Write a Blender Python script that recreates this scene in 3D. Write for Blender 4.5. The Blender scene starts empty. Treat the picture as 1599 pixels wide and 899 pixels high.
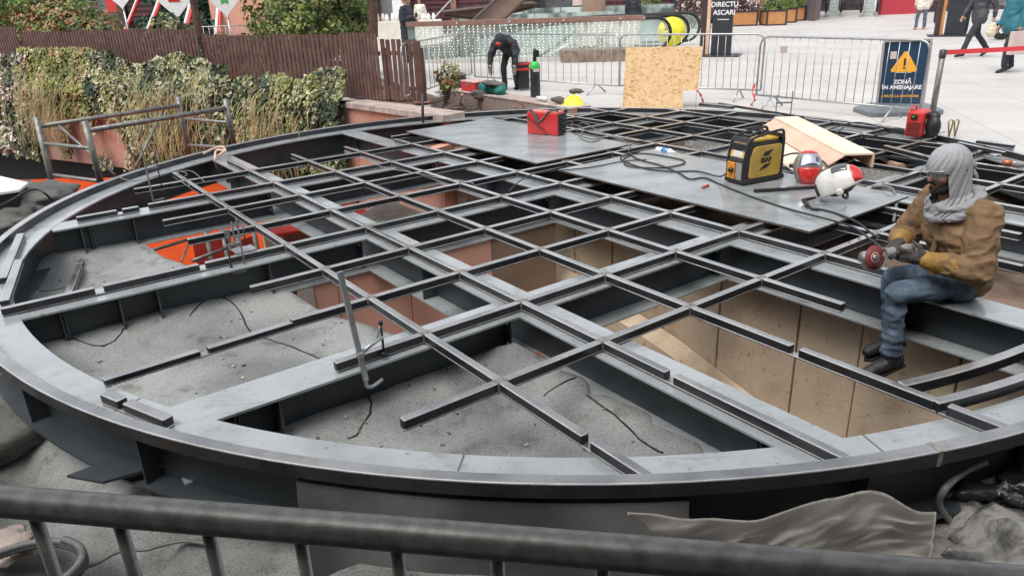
import bpy, bmesh, math, random
from mathutils import Vector, Matrix, noise, Euler
S = bpy.context.scene
COL = S.collection
R_ = math.radians
random.seed(7)

# ---------------------------------------------------------------- camera
F_PX, PITCH, ROLL, CH = 1146.6, 0.3825, -0.0382, 1.8
_f = Vector((0, math.cos(PITCH), -math.sin(PITCH)))
_u0 = Vector((0, math.sin(PITCH), math.cos(PITCH)))
_r0 = Vector((1, 0, 0))
RT = math.cos(ROLL) * _r0 + math.sin(ROLL) * _u0
UP = -math.sin(ROLL) * _r0 + math.cos(ROLL) * _u0
cam = bpy.data.cameras.new('camera')
cam.sensor_width = 36
cam.lens = F_PX / 1600 * 36
cam.clip_start = .02
cam.clip_end = 900
co = bpy.data.objects.new('camera', cam)
COL.objects.link(co)
co.matrix_world = Matrix(((RT.x, UP.x, -_f.x, 0), (RT.y, UP.y, -_f.y, 0), (RT.z, UP.z, -_f.z, CH), (0, 0, 0, 1)))
S.camera = co

# ---------------------------------------------------------------- light
SUN_EL, SUN_AZ = R_(62), R_(-142)          # azimuth measured from +y towards +x
w = bpy.data.worlds.new('World'); S.world = w; w.use_nodes = True
nt = w.node_tree; nt.nodes.clear()
sky = nt.nodes.new('ShaderNodeTexSky'); sky.sky_type = 'NISHITA'; sky.sun_disc = False
sky.sun_elevation = SUN_EL; sky.sun_rotation = SUN_AZ
sky.air_density = 1.0; sky.dust_density = 1.5; sky.ozone_density = 1.0
hs = nt.nodes.new('ShaderNodeHueSaturation'); hs.inputs['Saturation'].default_value = .22
bg = nt.nodes.new('ShaderNodeBackground'); bg.inputs['Strength'].default_value = .15
wo = nt.nodes.new('ShaderNodeOutputWorld')
nt.links.new(sky.outputs[0], hs.inputs['Color']); nt.links.new(hs.outputs[0], bg.inputs[0]); nt.links.new(bg.outputs[0], wo.inputs[0])
sl = bpy.data.lights.new('sun', 'SUN'); sl.energy = 1.25; sl.angle = R_(32); sl.color = (1, .95, .88)
so = bpy.data.objects.new('sun', sl); COL.objects.link(so)
sd = Vector((math.sin(SUN_AZ) * math.cos(SUN_EL), math.cos(SUN_AZ) * math.cos(SUN_EL), math.sin(SUN_EL)))
so.rotation_euler = sd.to_track_quat('Z', 'Y').to_euler(); so.location = sd * 30
S.view_settings.view_transform = 'Standard'; S.view_settings.look = 'None'
S.view_settings.exposure = .86; S.view_settings.gamma = 1

# ---------------------------------------------------------------- coordinates
def ray(px, py):
    return _f * F_PX + RT * (px - 800) - UP * (py - 450)
def at(px, py, z=0.0):
    d = ray(px, py); t = (z - CH) / d.z
    return Vector((0, 0, CH)) + d * t
def aty(px, py, Y):
    d = ray(px, py); t = Y / d.y
    return Vector((0, 0, CH)) + d * t
YAW = .6277; OX, OY = -.0767, 3.2449
GA = Vector((math.cos(YAW), math.sin(YAW), 0)); GB = Vector((-math.sin(YAW), math.cos(YAW), 0))
def gw(a, b, z=0.0):
    return Vector((OX, OY, z)) + GA * a + GB * b
CC = Vector((.498, 7.338, 0))
CA, CB = 2.869, 2.975
def rad(th, R):
    return R + .04 * math.cos(2 * th) - .026 * math.sin(2 * th)
def arc(R, th, z=0.0):
    r = rad(th, R)
    return Vector((CC.x + r * math.cos(th), CC.y + r * math.sin(th), z))
def lerp(a, b, t): return a + (b - a) * t

# ---------------------------------------------------------------- materials
def mat(name, col, rough=.6, metal=0.0, var=.15, scale=8.0, bump=0.0, bscale=None, spec=.5, col2=None, mix=(.4, .6), detail=5, coat=0, alpha=None, emit=None, trans=0, stretch=None, rvar=.0):
    m = bpy.data.materials.new(name); m.use_nodes = True
    n = m.node_tree.nodes; L = m.node_tree.links
    b = n['Principled BSDF']
    b.inputs['Roughness'].default_value = rough; b.inputs['Metallic'].default_value = metal
    b.inputs['Specular IOR Level'].default_value = spec
    if coat: b.inputs['Coat Weight'].default_value = coat; b.inputs['Coat IOR'].default_value = 2.0; b.inputs['Coat Roughness'].default_value = .12
    if trans: b.inputs['Transmission Weight'].default_value = trans
    if alpha is not None: b.inputs['Alpha'].default_value = alpha
    if emit: b.inputs['Emission Color'].default_value = (*emit[0], 1); b.inputs['Emission Strength'].default_value = emit[1]
    tc = n.new('ShaderNodeTexCoord'); mp = n.new('ShaderNodeMapping'); L.new(tc.outputs['Object'], mp.inputs[0])
    if stretch: mp.inputs['Scale'].default_value = stretch
    nz = n.new('ShaderNodeTexNoise'); nz.inputs['Scale'].default_value = scale; nz.inputs['Detail'].default_value = detail
    L.new(mp.outputs[0], nz.inputs['Vector'])
    rp = n.new('ShaderNodeValToRGB'); L.new(nz.outputs['Fac'], rp.inputs[0])
    c2 = col2 if col2 else tuple(min(1, c * (1 + var * 1.2)) for c in col)
    c1 = col if col2 else tuple(c * (1 - var) for c in col)
    rp.color_ramp.elements[0].position = mix[0]; rp.color_ramp.elements[1].position = mix[1]
    if not col2: rp.color_ramp.elements[0].position = .3; rp.color_ramp.elements[1].position = .7
    rp.color_ramp.elements[0].color = (*c1, 1); rp.color_ramp.elements[1].color = (*c2, 1)
    L.new(rp.outputs[0], b.inputs['Base Color'])
    if rvar:
        n3 = n.new('ShaderNodeTexNoise'); n3.inputs['Scale'].default_value = scale * 1.7; n3.inputs['Detail'].default_value = 6
        L.new(mp.outputs[0], n3.inputs['Vector'])
        mr = n.new('ShaderNodeMapRange'); mr.inputs[3].default_value = max(.03, rough - rvar); mr.inputs[4].default_value = min(1, rough + rvar)
        mr.inputs[1].default_value = .3; mr.inputs[2].default_value = .7
        L.new(n3.outputs['Fac'], mr.inputs[0]); L.new(mr.outputs[0], b.inputs['Roughness'])
    if bump:
        n2 = n.new('ShaderNodeTexNoise'); n2.inputs['Scale'].default_value = bscale or scale * 4; n2.inputs['Detail'].default_value = 6
        L.new(mp.outputs[0], n2.inputs['Vector'])
        bp = n.new('ShaderNodeBump'); bp.inputs['Strength'].default_value = bump; bp.inputs['Distance'].default_value = .02
        L.new(n2.outputs['Fac'], bp.inputs['Height']); L.new(bp.outputs[0], b.inputs['Normal'])
    m['_x'] = 1
    return m
def seams(m, w, h, col=(.3, .3, .3), mort=.01, rot=0, amt=1.0, off=0.0, gen=None):
    """brick-texture joints multiplied over a material's base colour"""
    n = m.node_tree.nodes; L = m.node_tree.links; b = n['Principled BSDF']
    src = b.inputs['Base Color'].links[0].from_socket
    tc = n.new('ShaderNodeTexCoord'); mp = n.new('ShaderNodeMapping')
    L.new(tc.outputs['Object'], mp.inputs[0]); mp.inputs['Rotation'].default_value = rot if isinstance(rot, tuple) else (0, 0, rot)
    br = n.new('ShaderNodeTexBrick'); br.offset = off; br.inputs['Scale'].default_value = 1
    br.inputs['Brick Width'].default_value = w; br.inputs['Row Height'].default_value = h; br.inputs['Mortar Size'].default_value = mort
    br.inputs['Color1'].default_value = (1, 1, 1, 1); br.inputs['Color2'].default_value = (.93, .93, .93, 1); br.inputs['Mortar'].default_value = (*col, 1)
    br.inputs['Mortar Smooth'].default_value = .1
    L.new(mp.outputs[0], br.inputs[0])
    mx = n.new('ShaderNodeMix'); mx.data_type = 'RGBA'; mx.blend_type = 'MULTIPLY'; mx.inputs[0].default_value = amt
    L.new(src, mx.inputs[6]); L.new(br.outputs['Color'], mx.inputs[7]); L.new(mx.outputs[2], b.inputs['Base Color'])
    return m
M = {}
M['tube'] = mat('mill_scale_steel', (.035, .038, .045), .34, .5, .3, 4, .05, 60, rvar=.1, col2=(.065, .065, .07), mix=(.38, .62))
M['tube_top'] = mat('tube_top_sky_glare', (.11, .115, .12), .27, .4, .3, 3, .05, 60, rvar=.1, col2=(.27, .27, .265), mix=(.35, .6), coat=1)  # sky glare on upward faces painted as a brighter steel colour
M['tube_edge'] = mat('tube_edge_glint', (.55, .55, .54), .3, .6, .15, 6, rvar=.1)  # bevel glint painted as paler steel, with some edge wear
M['weld'] = mat('weld_bead', (.35, .32, .28), .4, .7, .4, 40, .6, 120)
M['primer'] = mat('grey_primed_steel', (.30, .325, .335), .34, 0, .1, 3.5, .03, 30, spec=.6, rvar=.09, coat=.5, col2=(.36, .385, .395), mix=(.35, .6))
M['primer_web'] = mat('shaded_primed_web', (.045, .054, .062), .42, 0, .15, 3, .03, 30, rvar=.08)  # darker copy of the primer, web shade put into the colour
M['bitumen'] = mat('mineral_bitumen_felt', (.27, .285, .278), .9, 0, .3, 1.3, .8, 220, col2=(.50, .515, .50), mix=(.34, .6), spec=.3)
M['bitumen_shaded'] = mat('shade_toned_bitumen', (.065, .065, .063), .8, 0, .4, 2.2, .25, 160, col2=(.17, .17, .165), mix=(.38, .66))  # felt colour darkened to carry the shade in front of the rim
M['tar'] = mat('bitumen_joint_tar', (.02, .02, .021), .35, 0, .3, 20)
M['concrete'] = mat('tan_shuttered_concrete', (.34, .25, .17), .85, 0, .2, 2.2, .3, 30, col2=(.47, .36, .26), mix=(.35, .65))
M['concrete_d'] = mat('brown_concrete', (.30, .20, .14), .85, 0, .2, 2, .2, 30)
M['salmon'] = mat('salmon_render_wall', (.62, .27, .17), .85, 0, .1, 1.2, .2, 50)
M['brick'] = mat('terracotta_masonry', (.48, .22, .15), .9, 0, .25, 2, .7, 18, col2=(.60, .32, .24))
M['cap'] = mat('stone_coping', (.42, .34, .30), .8, 0, .25, 4, .3, 60)
M['paving'] = mat('pale_stone_paving', (.51, .49, .465), .6, 0, .06, .6, .05, 30, col2=(.59, .57, .545), mix=(.3, .7), spec=.25)
seams(M['paving'], 1.2, .6, (.62, .61, .60), .007, .25, 1)
M['soil'] = mat('brown_soil', (.10, .065, .045), .95, 0, .4, 3, 1, 60, col2=(.24, .17, .13), mix=(.38, .6))
M['gravel'] = mat('grey_gravel', (.14, .13, .12), .9, 0, .4, 30, 1, 90, col2=(.34, .33, .31), mix=(.42, .6))
M['galv'] = mat('galvanised_steel', (.42, .43, .44), .38, .75, .15, 12, .05, 60, rvar=.1)
M['rail'] = mat('weathered_galvanised_rail', (.12, .12, .112), .42, .5, .35, 40, .03, 260, col2=(.19, .19, .18), mix=(.35, .65), rvar=.03)
M['scaf'] = mat('old_scaffold_steel', (.22, .22, .21), .5, .55, .3, 14, .1, 80)
M['black'] = mat('black_plastic', (.016, .016, .018), .45, 0, .2, 20)
M['blackrubber'] = mat('black_rubber_cable', (.02, .02, .022), .5, 0, .2, 20)
M['greycable'] = mat('grey_cable', (.16, .155, .15), .5, 0, .2, 20)
M['red'] = mat('red_enamel', (.55, .02, .018), .35, 0, .15, 8, .03, 60, coat=.3)
M['redlid'] = mat('red_plastic', (.6, .04, .035), .4, 0, .1, 8)
M['yellow'] = mat('yellow_enamel', (.68, .42, .035), .35, 0, .12, 6, coat=.3)
M['yellow_old'] = mat('ochre_side_panel', (.48, .31, .05), .4, 0, .2, 6, coat=.2)
M['yel_bright'] = mat('bright_yellow', (.85, .78, .05), .5)
M['white'] = mat('white_paint', (.8, .8, .79), .5, 0, .06, 8)
M['whitegloss'] = mat('white_gloss_shell', (.62, .61, .57), .25, 0, .12, 10, coat=.4)
M['silver'] = mat('silver_shell', (.30, .29, .28), .35, .3, .2, 12)
M['darkglass'] = mat('dark_visor_glass', (.03, .03, .035), .06, 0, .1, 5, coat=1)
M['mirror'] = mat('visor_reflection', (.6, .62, .7), .08, .9, .05, 5)
M['board'] = mat('grey_phenolic_board', (.19, .205, .215), .38, 0, .1, 1.6, .06, 20, col2=(.29, .31, .315), mix=(.35, .6), rvar=.12, stretch=(1, 2.5, 1), coat=.3)
M['boardedge'] = mat('board_edge_plies', (.10, .07, .05), .8, 0, .3, 30)
M['timber'] = mat('new_timber', (.80, .64, .49), .7, 0, .12, 2.5, .1, 20, stretch=(1, 1, 1))
M['timber_p'] = mat('pink_plywood', (.66, .45, .34), .75, 0, .15, 2.5, .1, 20)
M['oldwood'] = mat('brown_stained_timber', (.115, .058, .047), .65, 0, .3, 5, .3, 30)
M['oldwood2'] = mat('brown_stained_rail', (.26, .13, .10), .65, 0, .3, 5, .3, 30)
M['canvas'] = mat('grey_canvas', (.56, .53, .50), .85, 0, .15, 3, .15, 200, col2=(.68, .65, .61), mix=(.35, .65))
M['foil'] = mat('black_wrinkled_foil', (.03, .03, .032), .25, .2, .3, 6, 1, 14)
M['rubble'] = mat('broken_concrete', (.30, .29, .27), .9, 0, .4, 6, 1, 30, col2=(.07, .07, .07), mix=(.45, .62))
M['orange'] = mat('orange_awning_cloth', (.85, .11, .008), .7, 0, .15, 1.5)
M['redcloth'] = mat('red_sling_cloth', (.42, .03, .02), .75, 0, .2, 5)
M['skin'] = mat('skin', (.42, .24, .17), .5, 0, .1, 12)
M['skin_d'] = mat('tanned_skin', (.26, .12, .075), .5, 0, .2, 25)
M['beard'] = mat('dark_beard', (.012, .010, .010), .9, 0, .3, 60, .8, 200)
M['hair'] = mat('dark_hair', (.02, .016, .014), .6, 0, .3, 40, .5, 150)
M['jacket'] = mat('tan_duck_canvas_jacket', (.235, .145, .075), .85, 0, .2, 9, 1.0, 10, col2=(.165, .10, .05), mix=(.4, .62))
M['cuff'] = mat('ochre_leather_gauntlet', (.30, .17, .035), .7, 0, .3, 14, .3, 80)
M['glove'] = mat('dark_work_glove', (.055, .05, .045), .8, 0, .3, 30, .4, 150)
M['denim'] = mat('blue_denim', (.06, .09, .13), .85, 0, .3, 12, .7, 16, col2=(.115, .16, .215), mix=(.4, .65))
M['wrap'] = mat('grey_jersey_cloth', (.27, .275, .29), .85, 0, .1, 10, .35, 14)
M['boot'] = mat('black_boot', (.018, .018, .02), .6, 0, .2, 20)
M['disc'] = mat('red_brown_cutting_disc', (.20, .04, .035), .6, 0, .2, 40)
M['navy'] = mat('navy_poster', (.018, .05, .10), .3, 0, .15, 3, spec=.5, coat=.3)
M['orangep'] = mat('orange_print', (.9, .42, .03), .5, 0, .05, 4)
M['frame'] = mat('aluminium_snap_frame', (.55, .52, .50), .35, .5, .1, 8)
M['brown_st'] = mat('brown_painted_steel', (.30, .20, .15), .45, 0, .15, 4, .05, 40)
M['brown_dk'] = mat('dark_brown_steel', (.07, .045, .035), .5, 0, .15, 4)
M['glassp'] = mat('pale_green_glass', (.50, .62, .58), .1, 0, .05, 2, alpha=.20)
M['glassf'] = mat('frosted_glass_reflections', (.60, .70, .66), .3, 0, .2, 1.6, alpha=.8, col2=(.10, .14, .13), mix=(.42, .62))  # dark blotches are reflections painted into the glass colour
M['black_m'] = mat('charcoal_metal', (.035, .037, .045), .4, .2, .2, 4)
M['bulb'] = mat('warm_light_bulb', (.9, .85, .7), .4, emit=((1, .9, .7), .9))
M['planter'] = mat('orange_wood_planter', (.48, .22, .08), .6, 0, .12, 3, .1, 30)
M['burg'] = mat('burgundy_slats', (.14, .04, .05), .6, 0, .4, 3, .1, 30, col2=(.07, .03, .035))
M['wine'] = mat('crimson_wall', (.42, .03, .05), .5)
M['shopd'] = mat('dark_shop_front', (.045, .035, .04), .3, 0, .5, 1.2, col2=(.12, .10, .11))
M['shopg'] = mat('shop_window', (.09, .10, .12), .1, .2, .6, .8, col2=(.25, .23, .22), mix=(.4, .7))
M['terra'] = mat('terracotta_render', (.70, .36, .26), .8, 0, .08, 1)
M['step'] = mat('escalator_step_metal', (.45, .49, .48), .5, .1, .2, 10)
M['stepl'] = mat('escalator_cladding', (.50, .52, .50), .3, .4, .15, 5)
M['blue'] = mat('blue_gloss_paint', (.01, .22, .55), .25, 0, .1, 5, coat=.8)
M['coat_dk'] = mat('black_navy_coat', (.022, .024, .034), .7, 0, .3, 8, .2, 100)
M['coat_gr'] = mat('dark_grey_jacket', (.05, .05, .058), .6, 0, .3, 8, .3, 60)
M['trouser'] = mat('charcoal_trousers', (.03, .032, .04), .8, 0, .2, 10)
M['teal'] = mat('teal_jacket', (.03, .16, .20), .75, 0, .15, 10)
M['cream'] = mat('cream_coat', (.72, .68, .60), .8, 0, .08, 6)
M['bag'] = mat('pale_paper_bag', (.60, .48, .44), .8, 0, .06, 5)
M['bagcloth'] = mat('cream_cloth_bag', (.62, .56, .42), .8, 0, .12, 5)
M['tealbag'] = mat('teal_tool_bag', (.015, .17, .15), .7, 0, .25, 10, .4, 60)
M['greybag'] = mat('grey_backpack', (.12, .11, .105), .85, 0, .3, 9, .5, 60)
M['green'] = mat('green_cylinder_collar', (.05, .45, .08), .4)
M['tape'] = mat('red_barrier_tape', (.75, .04, .05), .45, 0, .05, 5)
M['copper'] = mat('copper_fitting', (.45, .16, .09), .4, .6, .2, 10)
M['brass'] = mat('brass_clip', (.42, .33, .18), .4, .8, .2, 20)
M['leaf1'] = mat('olive_leaf', (.17, .19, .06), .6, 0, .35, 3)
M['leaf2'] = mat('yellow_green_leaf', (.27, .28, .085), .6, 0, .35, 3)
M['leaf3'] = mat('cream_edged_leaf', (.43, .41, .28), .6, 0, .35, 3)
M['leaf4'] = mat('pinkish_white_leaf', (.66, .52, .49), .6, 0, .3, 3)
M['leaf5'] = mat('dark_green_leaf', (.03, .055, .025), .55, 0, .4, 3)
M['leaf6'] = mat('dry_brown_leaf', (.36, .19, .10), .7, 0, .35, 3)
M['leafg'] = mat('fresh_green_leaf', (.13, .22, .04), .55, 0, .35, 3)
M['grassb'] = mat('grey_green_blade', (.34, .34, .19), .7, 0, .35, 3)
M['bark'] = mat('brown_bark', (.13, .075, .055), .9, 0, .3, 9, .8, 30)
def grime(m, scale, lo, hi, col, stretch=(1, 1, 1), detail=8):
    """dirt, scuffs and stains multiplied over the base colour"""
    n = m.node_tree.nodes; L = m.node_tree.links; b = n['Principled BSDF']; src = b.inputs['Base Color'].links[0].from_socket
    tc = n.new('ShaderNodeTexCoord'); mp = n.new('ShaderNodeMapping'); mp.inputs['Scale'].default_value = stretch; L.new(tc.outputs['Object'], mp.inputs[0])
    nz = n.new('ShaderNodeTexNoise'); nz.inputs['Scale'].default_value = scale; nz.inputs['Detail'].default_value = detail; nz.inputs['Roughness'].default_value = .65; L.new(mp.outputs[0], nz.inputs['Vector'])
    r = n.new('ShaderNodeValToRGB'); r.color_ramp.elements[0].position = lo; r.color_ramp.elements[1].position = hi
    r.color_ramp.elements[0].color = (1, 1, 1, 1); r.color_ramp.elements[1].color = (*col, 1); L.new(nz.outputs['Fac'], r.inputs[0])
    mx = n.new('ShaderNodeMix'); mx.data_type = 'RGBA'; mx.blend_type = 'MULTIPLY'; mx.inputs[0].default_value = 1
    L.new(src, mx.inputs[6]); L.new(r.outputs[0], mx.inputs[7]); L.new(mx.outputs[2], b.inputs['Base Color'])
grime(M['primer'], 5, .56, .72, (.62, .60, .57)); grime(M['primer'], 28, .62, .70, (.55, .50, .45)); grime(M['primer'], 1.3, .5, .62, (.84, .84, .83))
grime(M['primer'], 9, .64, .69, (.55, .42, .34)); grime(M['primer'], 3, .60, .63, (.8, .8, .8), (1, 14, 1)); grime(M['tube'], 6, .5, .66, (.9, .66, .52)); grime(M['tube_top'], 5, .52, .68, (.72, .64, .58)); grime(M['tube_top'], 24, .58, .66, (.6, .58, .55)); grime(M['rail'], 18, .56, .68, (.8, .78, .75)); grime(M['salmon2'] if 'salmon2' in M else M['salmon'], 2, .52, .68, (.8, .76, .72))
grime(M['primer_web'], 2.5, .55, .7, (.45, .45, .45)); grime(M['bitumen'], 5, .54, .70, (.55, .53, .50)); grime(M['bitumen'], 120, .50, .62, (.58, .58, .57), detail=3)
grime(M['board'], 4, .55, .68, (.72, .70, .67)); grime(M['board'], 22, .64, .70, (.6, .5, .45)); grime(M['paving'], .35, .5, .66, (.88, .86, .84)); grime(M['paving'], 3, .6, .72, (.85, .84, .82))
grime(M['jacket'], 7, .54, .7, (.62, .58, .52)); grime(M['denim'], 9, .56, .7, (.65, .62, .58)); grime(M['yellow_old'], 14, .6, .7, (.6, .55, .5)); grime(M['red'], 16, .6, .7, (.6, .5, .5))
grime(M['canvas'], 3, .55, .68, (.68, .64, .6)); grime(M['brick'], 4, .55, .66, (.6, .55, .5)); grime(M['cap'], 6, .56, .68, (.65, .6, .56)); grime(M['whitegloss'], 14, .58, .7, (.65, .62, .6))
# oriented strand board: voronoi flakes
def osb():
    m = mat('oriented_strand_board', (.66, .40, .17), .75, 0, .2, 14)
    n = m.node_tree.nodes; L = m.node_tree.links; b = n['Principled BSDF']
    tc = n.new('ShaderNodeTexCoord'); mp = n.new('ShaderNodeMapping'); mp.inputs['Scale'].default_value = (13, 20, 26)
    v = n.new('ShaderNodeTexVoronoi'); v.inputs['Scale'].default_value = 1.6; v.inputs['Randomness'].default_value = 1
    nz = n.new('ShaderNodeTexNoise'); nz.inputs['Scale'].default_value = 6
    ad = n.new('ShaderNodeMixRGB'); ad.blend_type = 'ADD'; ad.inputs[0].default_value = .16; L.new(tc.outputs['Object'], ad.inputs[1]); L.new(tc.outputs['Object'], nz.inputs['Vector']); L.new(nz.outputs['Color'], ad.inputs[2])
    L.new(ad.outputs[0], mp.inputs[0]); L.new(mp.outputs[0], v.inputs['Vector']); L.new(v.outputs['Color'], n.new('ShaderNodeSeparateColor').inputs[0])
    sp = [x for x in n if x.bl_idname == 'ShaderNodeSeparateColor'][0]
    r = n.new('ShaderNodeValToRGB'); L.new(sp.outputs[0], r.inputs[0])
    r.color_ramp.elements[0].color = (.55, .30, .12, 1); r.color_ramp.elements[1].color = (.88, .64, .38, 1)
    e = r.color_ramp.elements.new(.25); e.color = (.80, .52, .27, 1)
    L.new(r.outputs[0], b.inputs['Base Color'])
    return m
M['osb'] = osb()
# corrugated grey sheet, felt crack lines
# ---------------------------------------------------------------- mesh helpers
class MB:
    def __init__(s): s.v = []; s.f = []; s.m = []; s.sm = []
    def add(s, vs, fs, mi=0, sm=False):
        o = len(s.v); s.v += [Vector(v) for v in vs]
        for f in fs: s.f.append([i + o for i in f]); s.m.append(mi); s.sm.append(sm)
    def box(s, c, size, rot=None, mi=0, ax=None):
        """box centred on c; ax = (X,Y,Z) unit axes"""
        c = Vector(c); X, Y, Z = ax if ax else (Vector((1, 0, 0)), Vector((0, 1, 0)), Vector((0, 0, 1)))
        if rot is not None:
            q = rot if isinstance(rot, Matrix) else Euler(rot).to_matrix()
            X, Y, Z = q @ X, q @ Y, q @ Z
        hx, hy, hz = [k / 2 for k in size]
        vs = [c + X * (i * hx) + Y * (j * hy) + Z * (k * hz) for i in (-1, 1) for j in (-1, 1) for k in (-1, 1)]
        s.add(vs, [(0, 1, 3, 2), (4, 6, 7, 5), (0, 4, 5, 1), (2, 3, 7, 6), (0, 2, 6, 4), (1, 5, 7, 3)], mi)
        return s
    def bar(s, p, q, wd, ht, up=Vector((0, 0, 1)), mi=0):
        """box from p to q, top face centre line passes p,q-up*0 ; centred"""
        p, q = Vector(p), Vector(q); d = (q - p); l = d.length; X = d / l
        Y = up.cross(X).normalized(); Z = X.cross(Y)
        s.box((p + q) / 2, (l, wd, ht), mi=mi, ax=(X, Y, Z)); return s
    def tube(s, pts, r, n=8, mi=0, closed=False, cap=True):
        pts = [Vector(p) for p in pts]; k = len(pts)
        rs = r if isinstance(r, (list, tuple)) else [r] * k
        prev = None; vs = []
        for i, p in enumerate(pts):
            if closed: t = pts[(i + 1) % k] - pts[i - 1]
            else: t = pts[min(i + 1, k - 1)] - pts[max(i - 1, 0)]
            if t.length < 1e-9: t = Vector((0, 0, 1))
            t.normalize()
            if prev is None:
                a = Vector((0, 0, 1)) if abs(t.z) < .9 else Vector((1, 0, 0))
                x = a.cross(t).normalized()
            else:
                x = (prev - t * prev.dot(t))
                x = x.normalized() if x.length > 1e-6 else Vector((1, 0, 0))
            prev = x; y = t.cross(x)
            for j in range(n):
                a = 2 * math.pi * j / n
                vs.append(p + (x * math.cos(a) + y * math.sin(a)) * rs[i])
        fs = []
        rng = k if closed else k - 1
        for i in range(rng):
            i2 = (i + 1) % k
            for j in range(n): fs.append((i * n + j, i * n + (j + 1) % n, i2 * n + (j + 1) % n, i2 * n + j))
        s.add(vs, fs, mi, True)
        if not closed and cap:
            o = len(s.v) - len(vs)
            s.f.append([o + j for j in range(n)][::-1]); s.m.append(mi); s.sm.append(False)
            s.f.append([o + (k - 1) * n + j for j in range(n)]); s.m.append(mi); s.sm.append(False)
        return s
    def prism(s, pts, z0, z1, mi=0):
        n = len(pts); vs = [Vector((p[0], p[1], z0)) for p in pts] + [Vector((p[0], p[1], z1)) for p in pts]
        fs = [tuple(range(n))[::-1], tuple(range(n, 2 * n))] + [(i, (i + 1) % n, n + (i + 1) % n, n + i) for i in range(n)]
        s.add(vs, fs, mi); return s
    def extrude(s, pts, d, mi=0):
        """closed planar outline pts (3d) extruded by vector d"""
        n = len(pts); d = Vector(d); vs = [Vector(p) for p in pts] + [Vector(p) + d for p in pts]
        s.add(vs, [tuple(range(n))[::-1], tuple(range(n, 2 * n))] + [(i, (i + 1) % n, n + (i + 1) % n, n + i) for i in range(n)], mi); return s
    def lathe(s, c, prof, axis=Vector((0, 0, 1)), n=20, mi=0):
        axis = Vector(axis).normalized(); a = Vector((0, 0, 1)) if abs(axis.z) < .9 else Vector((1, 0, 0))
        x = a.cross(axis).normalized(); y = axis.cross(x); c = Vector(c); vs = []
        for r, h in prof:
            for j in range(n):
                t = 2 * math.pi * j / n; vs.append(c + axis * h + (x * math.cos(t) + y * math.sin(t)) * max(r, 1e-4))
        fs = []
        for i in range(len(prof) - 1):
            for j in range(n): fs.append((i * n + j, i * n + (j + 1) % n, (i + 1) * n + (j + 1) % n, (i + 1) * n + j))
        s.add(vs, fs, mi, True); return s
    def ellip(s, c, r, rot=None, n=16, mi=0):
        c = Vector(c); vs = []; m = n // 2
        for i in range(m + 1):
            ph = math.pi * i / m
            for j in range(n):
                t = 2 * math.pi * j / n
                p = Vector((math.sin(ph) * math.cos(t) * r[0], math.sin(ph) * math.sin(t) * r[1], math.cos(ph) * r[2]))
                if rot is not None: p = (rot if isinstance(rot, Matrix) else Euler(rot).to_matrix()) @ p
                vs.append(c + p)
        fs = [(i * n + j, (i + 1) * n + j, (i + 1) * n + (j + 1) % n, i * n + (j + 1) % n) for i in range(m) for j in range(n)]
        s.add(vs, fs, mi, True); return s
    def build(s, name, mats, parent=None, bevel=0, origin=None, smooth=False, seg=2):
        o0 = Vector((0, 0, 0))
        if parent is not None:
            o0 = Vector(parent.get('_o', (0, 0, 0)))
        elif origin is not None: o0 = Vector(origin)
        me = bpy.data.meshes.new(name)
        me.from_pydata([tuple(v - o0) for v in s.v], [], s.f)
        if not isinstance(mats, (list, tuple)): mats = [mats]
        for m in mats: me.materials.append(m)
        me.polygons.foreach_set('material_index', s.m)
        me.polygons.foreach_set('use_smooth', [True] * len(s.f) if smooth else s.sm)
        bm = bmesh.new(); bm.from_mesh(me)
        bmesh.ops.remove_doubles(bm, verts=bm.verts, dist=1e-6)
        bmesh.ops.recalc_face_normals(bm, faces=bm.faces)
        if bevel:
            es = [e for e in bm.edges if len(e.link_faces) == 2 and e.calc_face_angle(0) > .6 and e.calc_length() > bevel * 2.2]
            bmesh.ops.bevel(bm, geom=es, offset=bevel, segments=seg, profile=.5, affect='EDGES', clamp_overlap=True)
        if mats[0] is M.get('tube'):      # sky glare painted into upward faces, glint into the bevels
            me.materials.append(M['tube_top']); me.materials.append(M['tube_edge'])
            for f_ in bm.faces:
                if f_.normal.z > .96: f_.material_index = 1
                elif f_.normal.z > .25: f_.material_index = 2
        bm.to_mesh(me); bm.free(); me.update()
        ob = bpy.data.objects.new(name, me); COL.objects.link(ob)
        if parent is not None: ob.parent = parent; ob['_o'] = list(o0)
        else: ob.location = o0; ob['_o'] = list(o0)
        return ob
def thing(name, label, cat, loc=(0, 0, 0), group=None):
    o = bpy.data.objects.new(name, None); COL.objects.link(o); o.location = loc
    o.empty_display_size = .1; o['_o'] = list(loc); o['label'] = label; o['category'] = cat
    if group: o['group'] = group
    return o
def tag(o, label=None, cat=None, group=None, kind=None):
    if label: o['label'] = label
    if cat: o['category'] = cat
    if group: o['group'] = group
    if kind: o['kind'] = kind
    return o
def smooth_path(pts, k=6):
    """Catmull-Rom through pts"""
    P = [Vector(p) for p in pts]; out = []
    for i in range(len(P) - 1):
        a = P[max(i - 1, 0)]; b = P[i]; c = P[i + 1]; d = P[min(i + 2, len(P) - 1)]
        for j in range(k):
            t = j / k
            out.append(.5 * ((2 * b) + (c - a) * t + (2 * a - 5 * b + 4 * c - d) * t * t + (3 * b - a - 3 * c + d) * t ** 3))
    out.append(P[-1]); return out
def cable(name, label, pts, r, m, parent=None, k=7, cat='cable', group=None):
    o = MB().tube(smooth_path(pts, k), r, 7).build(name, m, parent, origin=pts[0])
    if parent is None: tag(o, label, cat, group)
    return o
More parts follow.
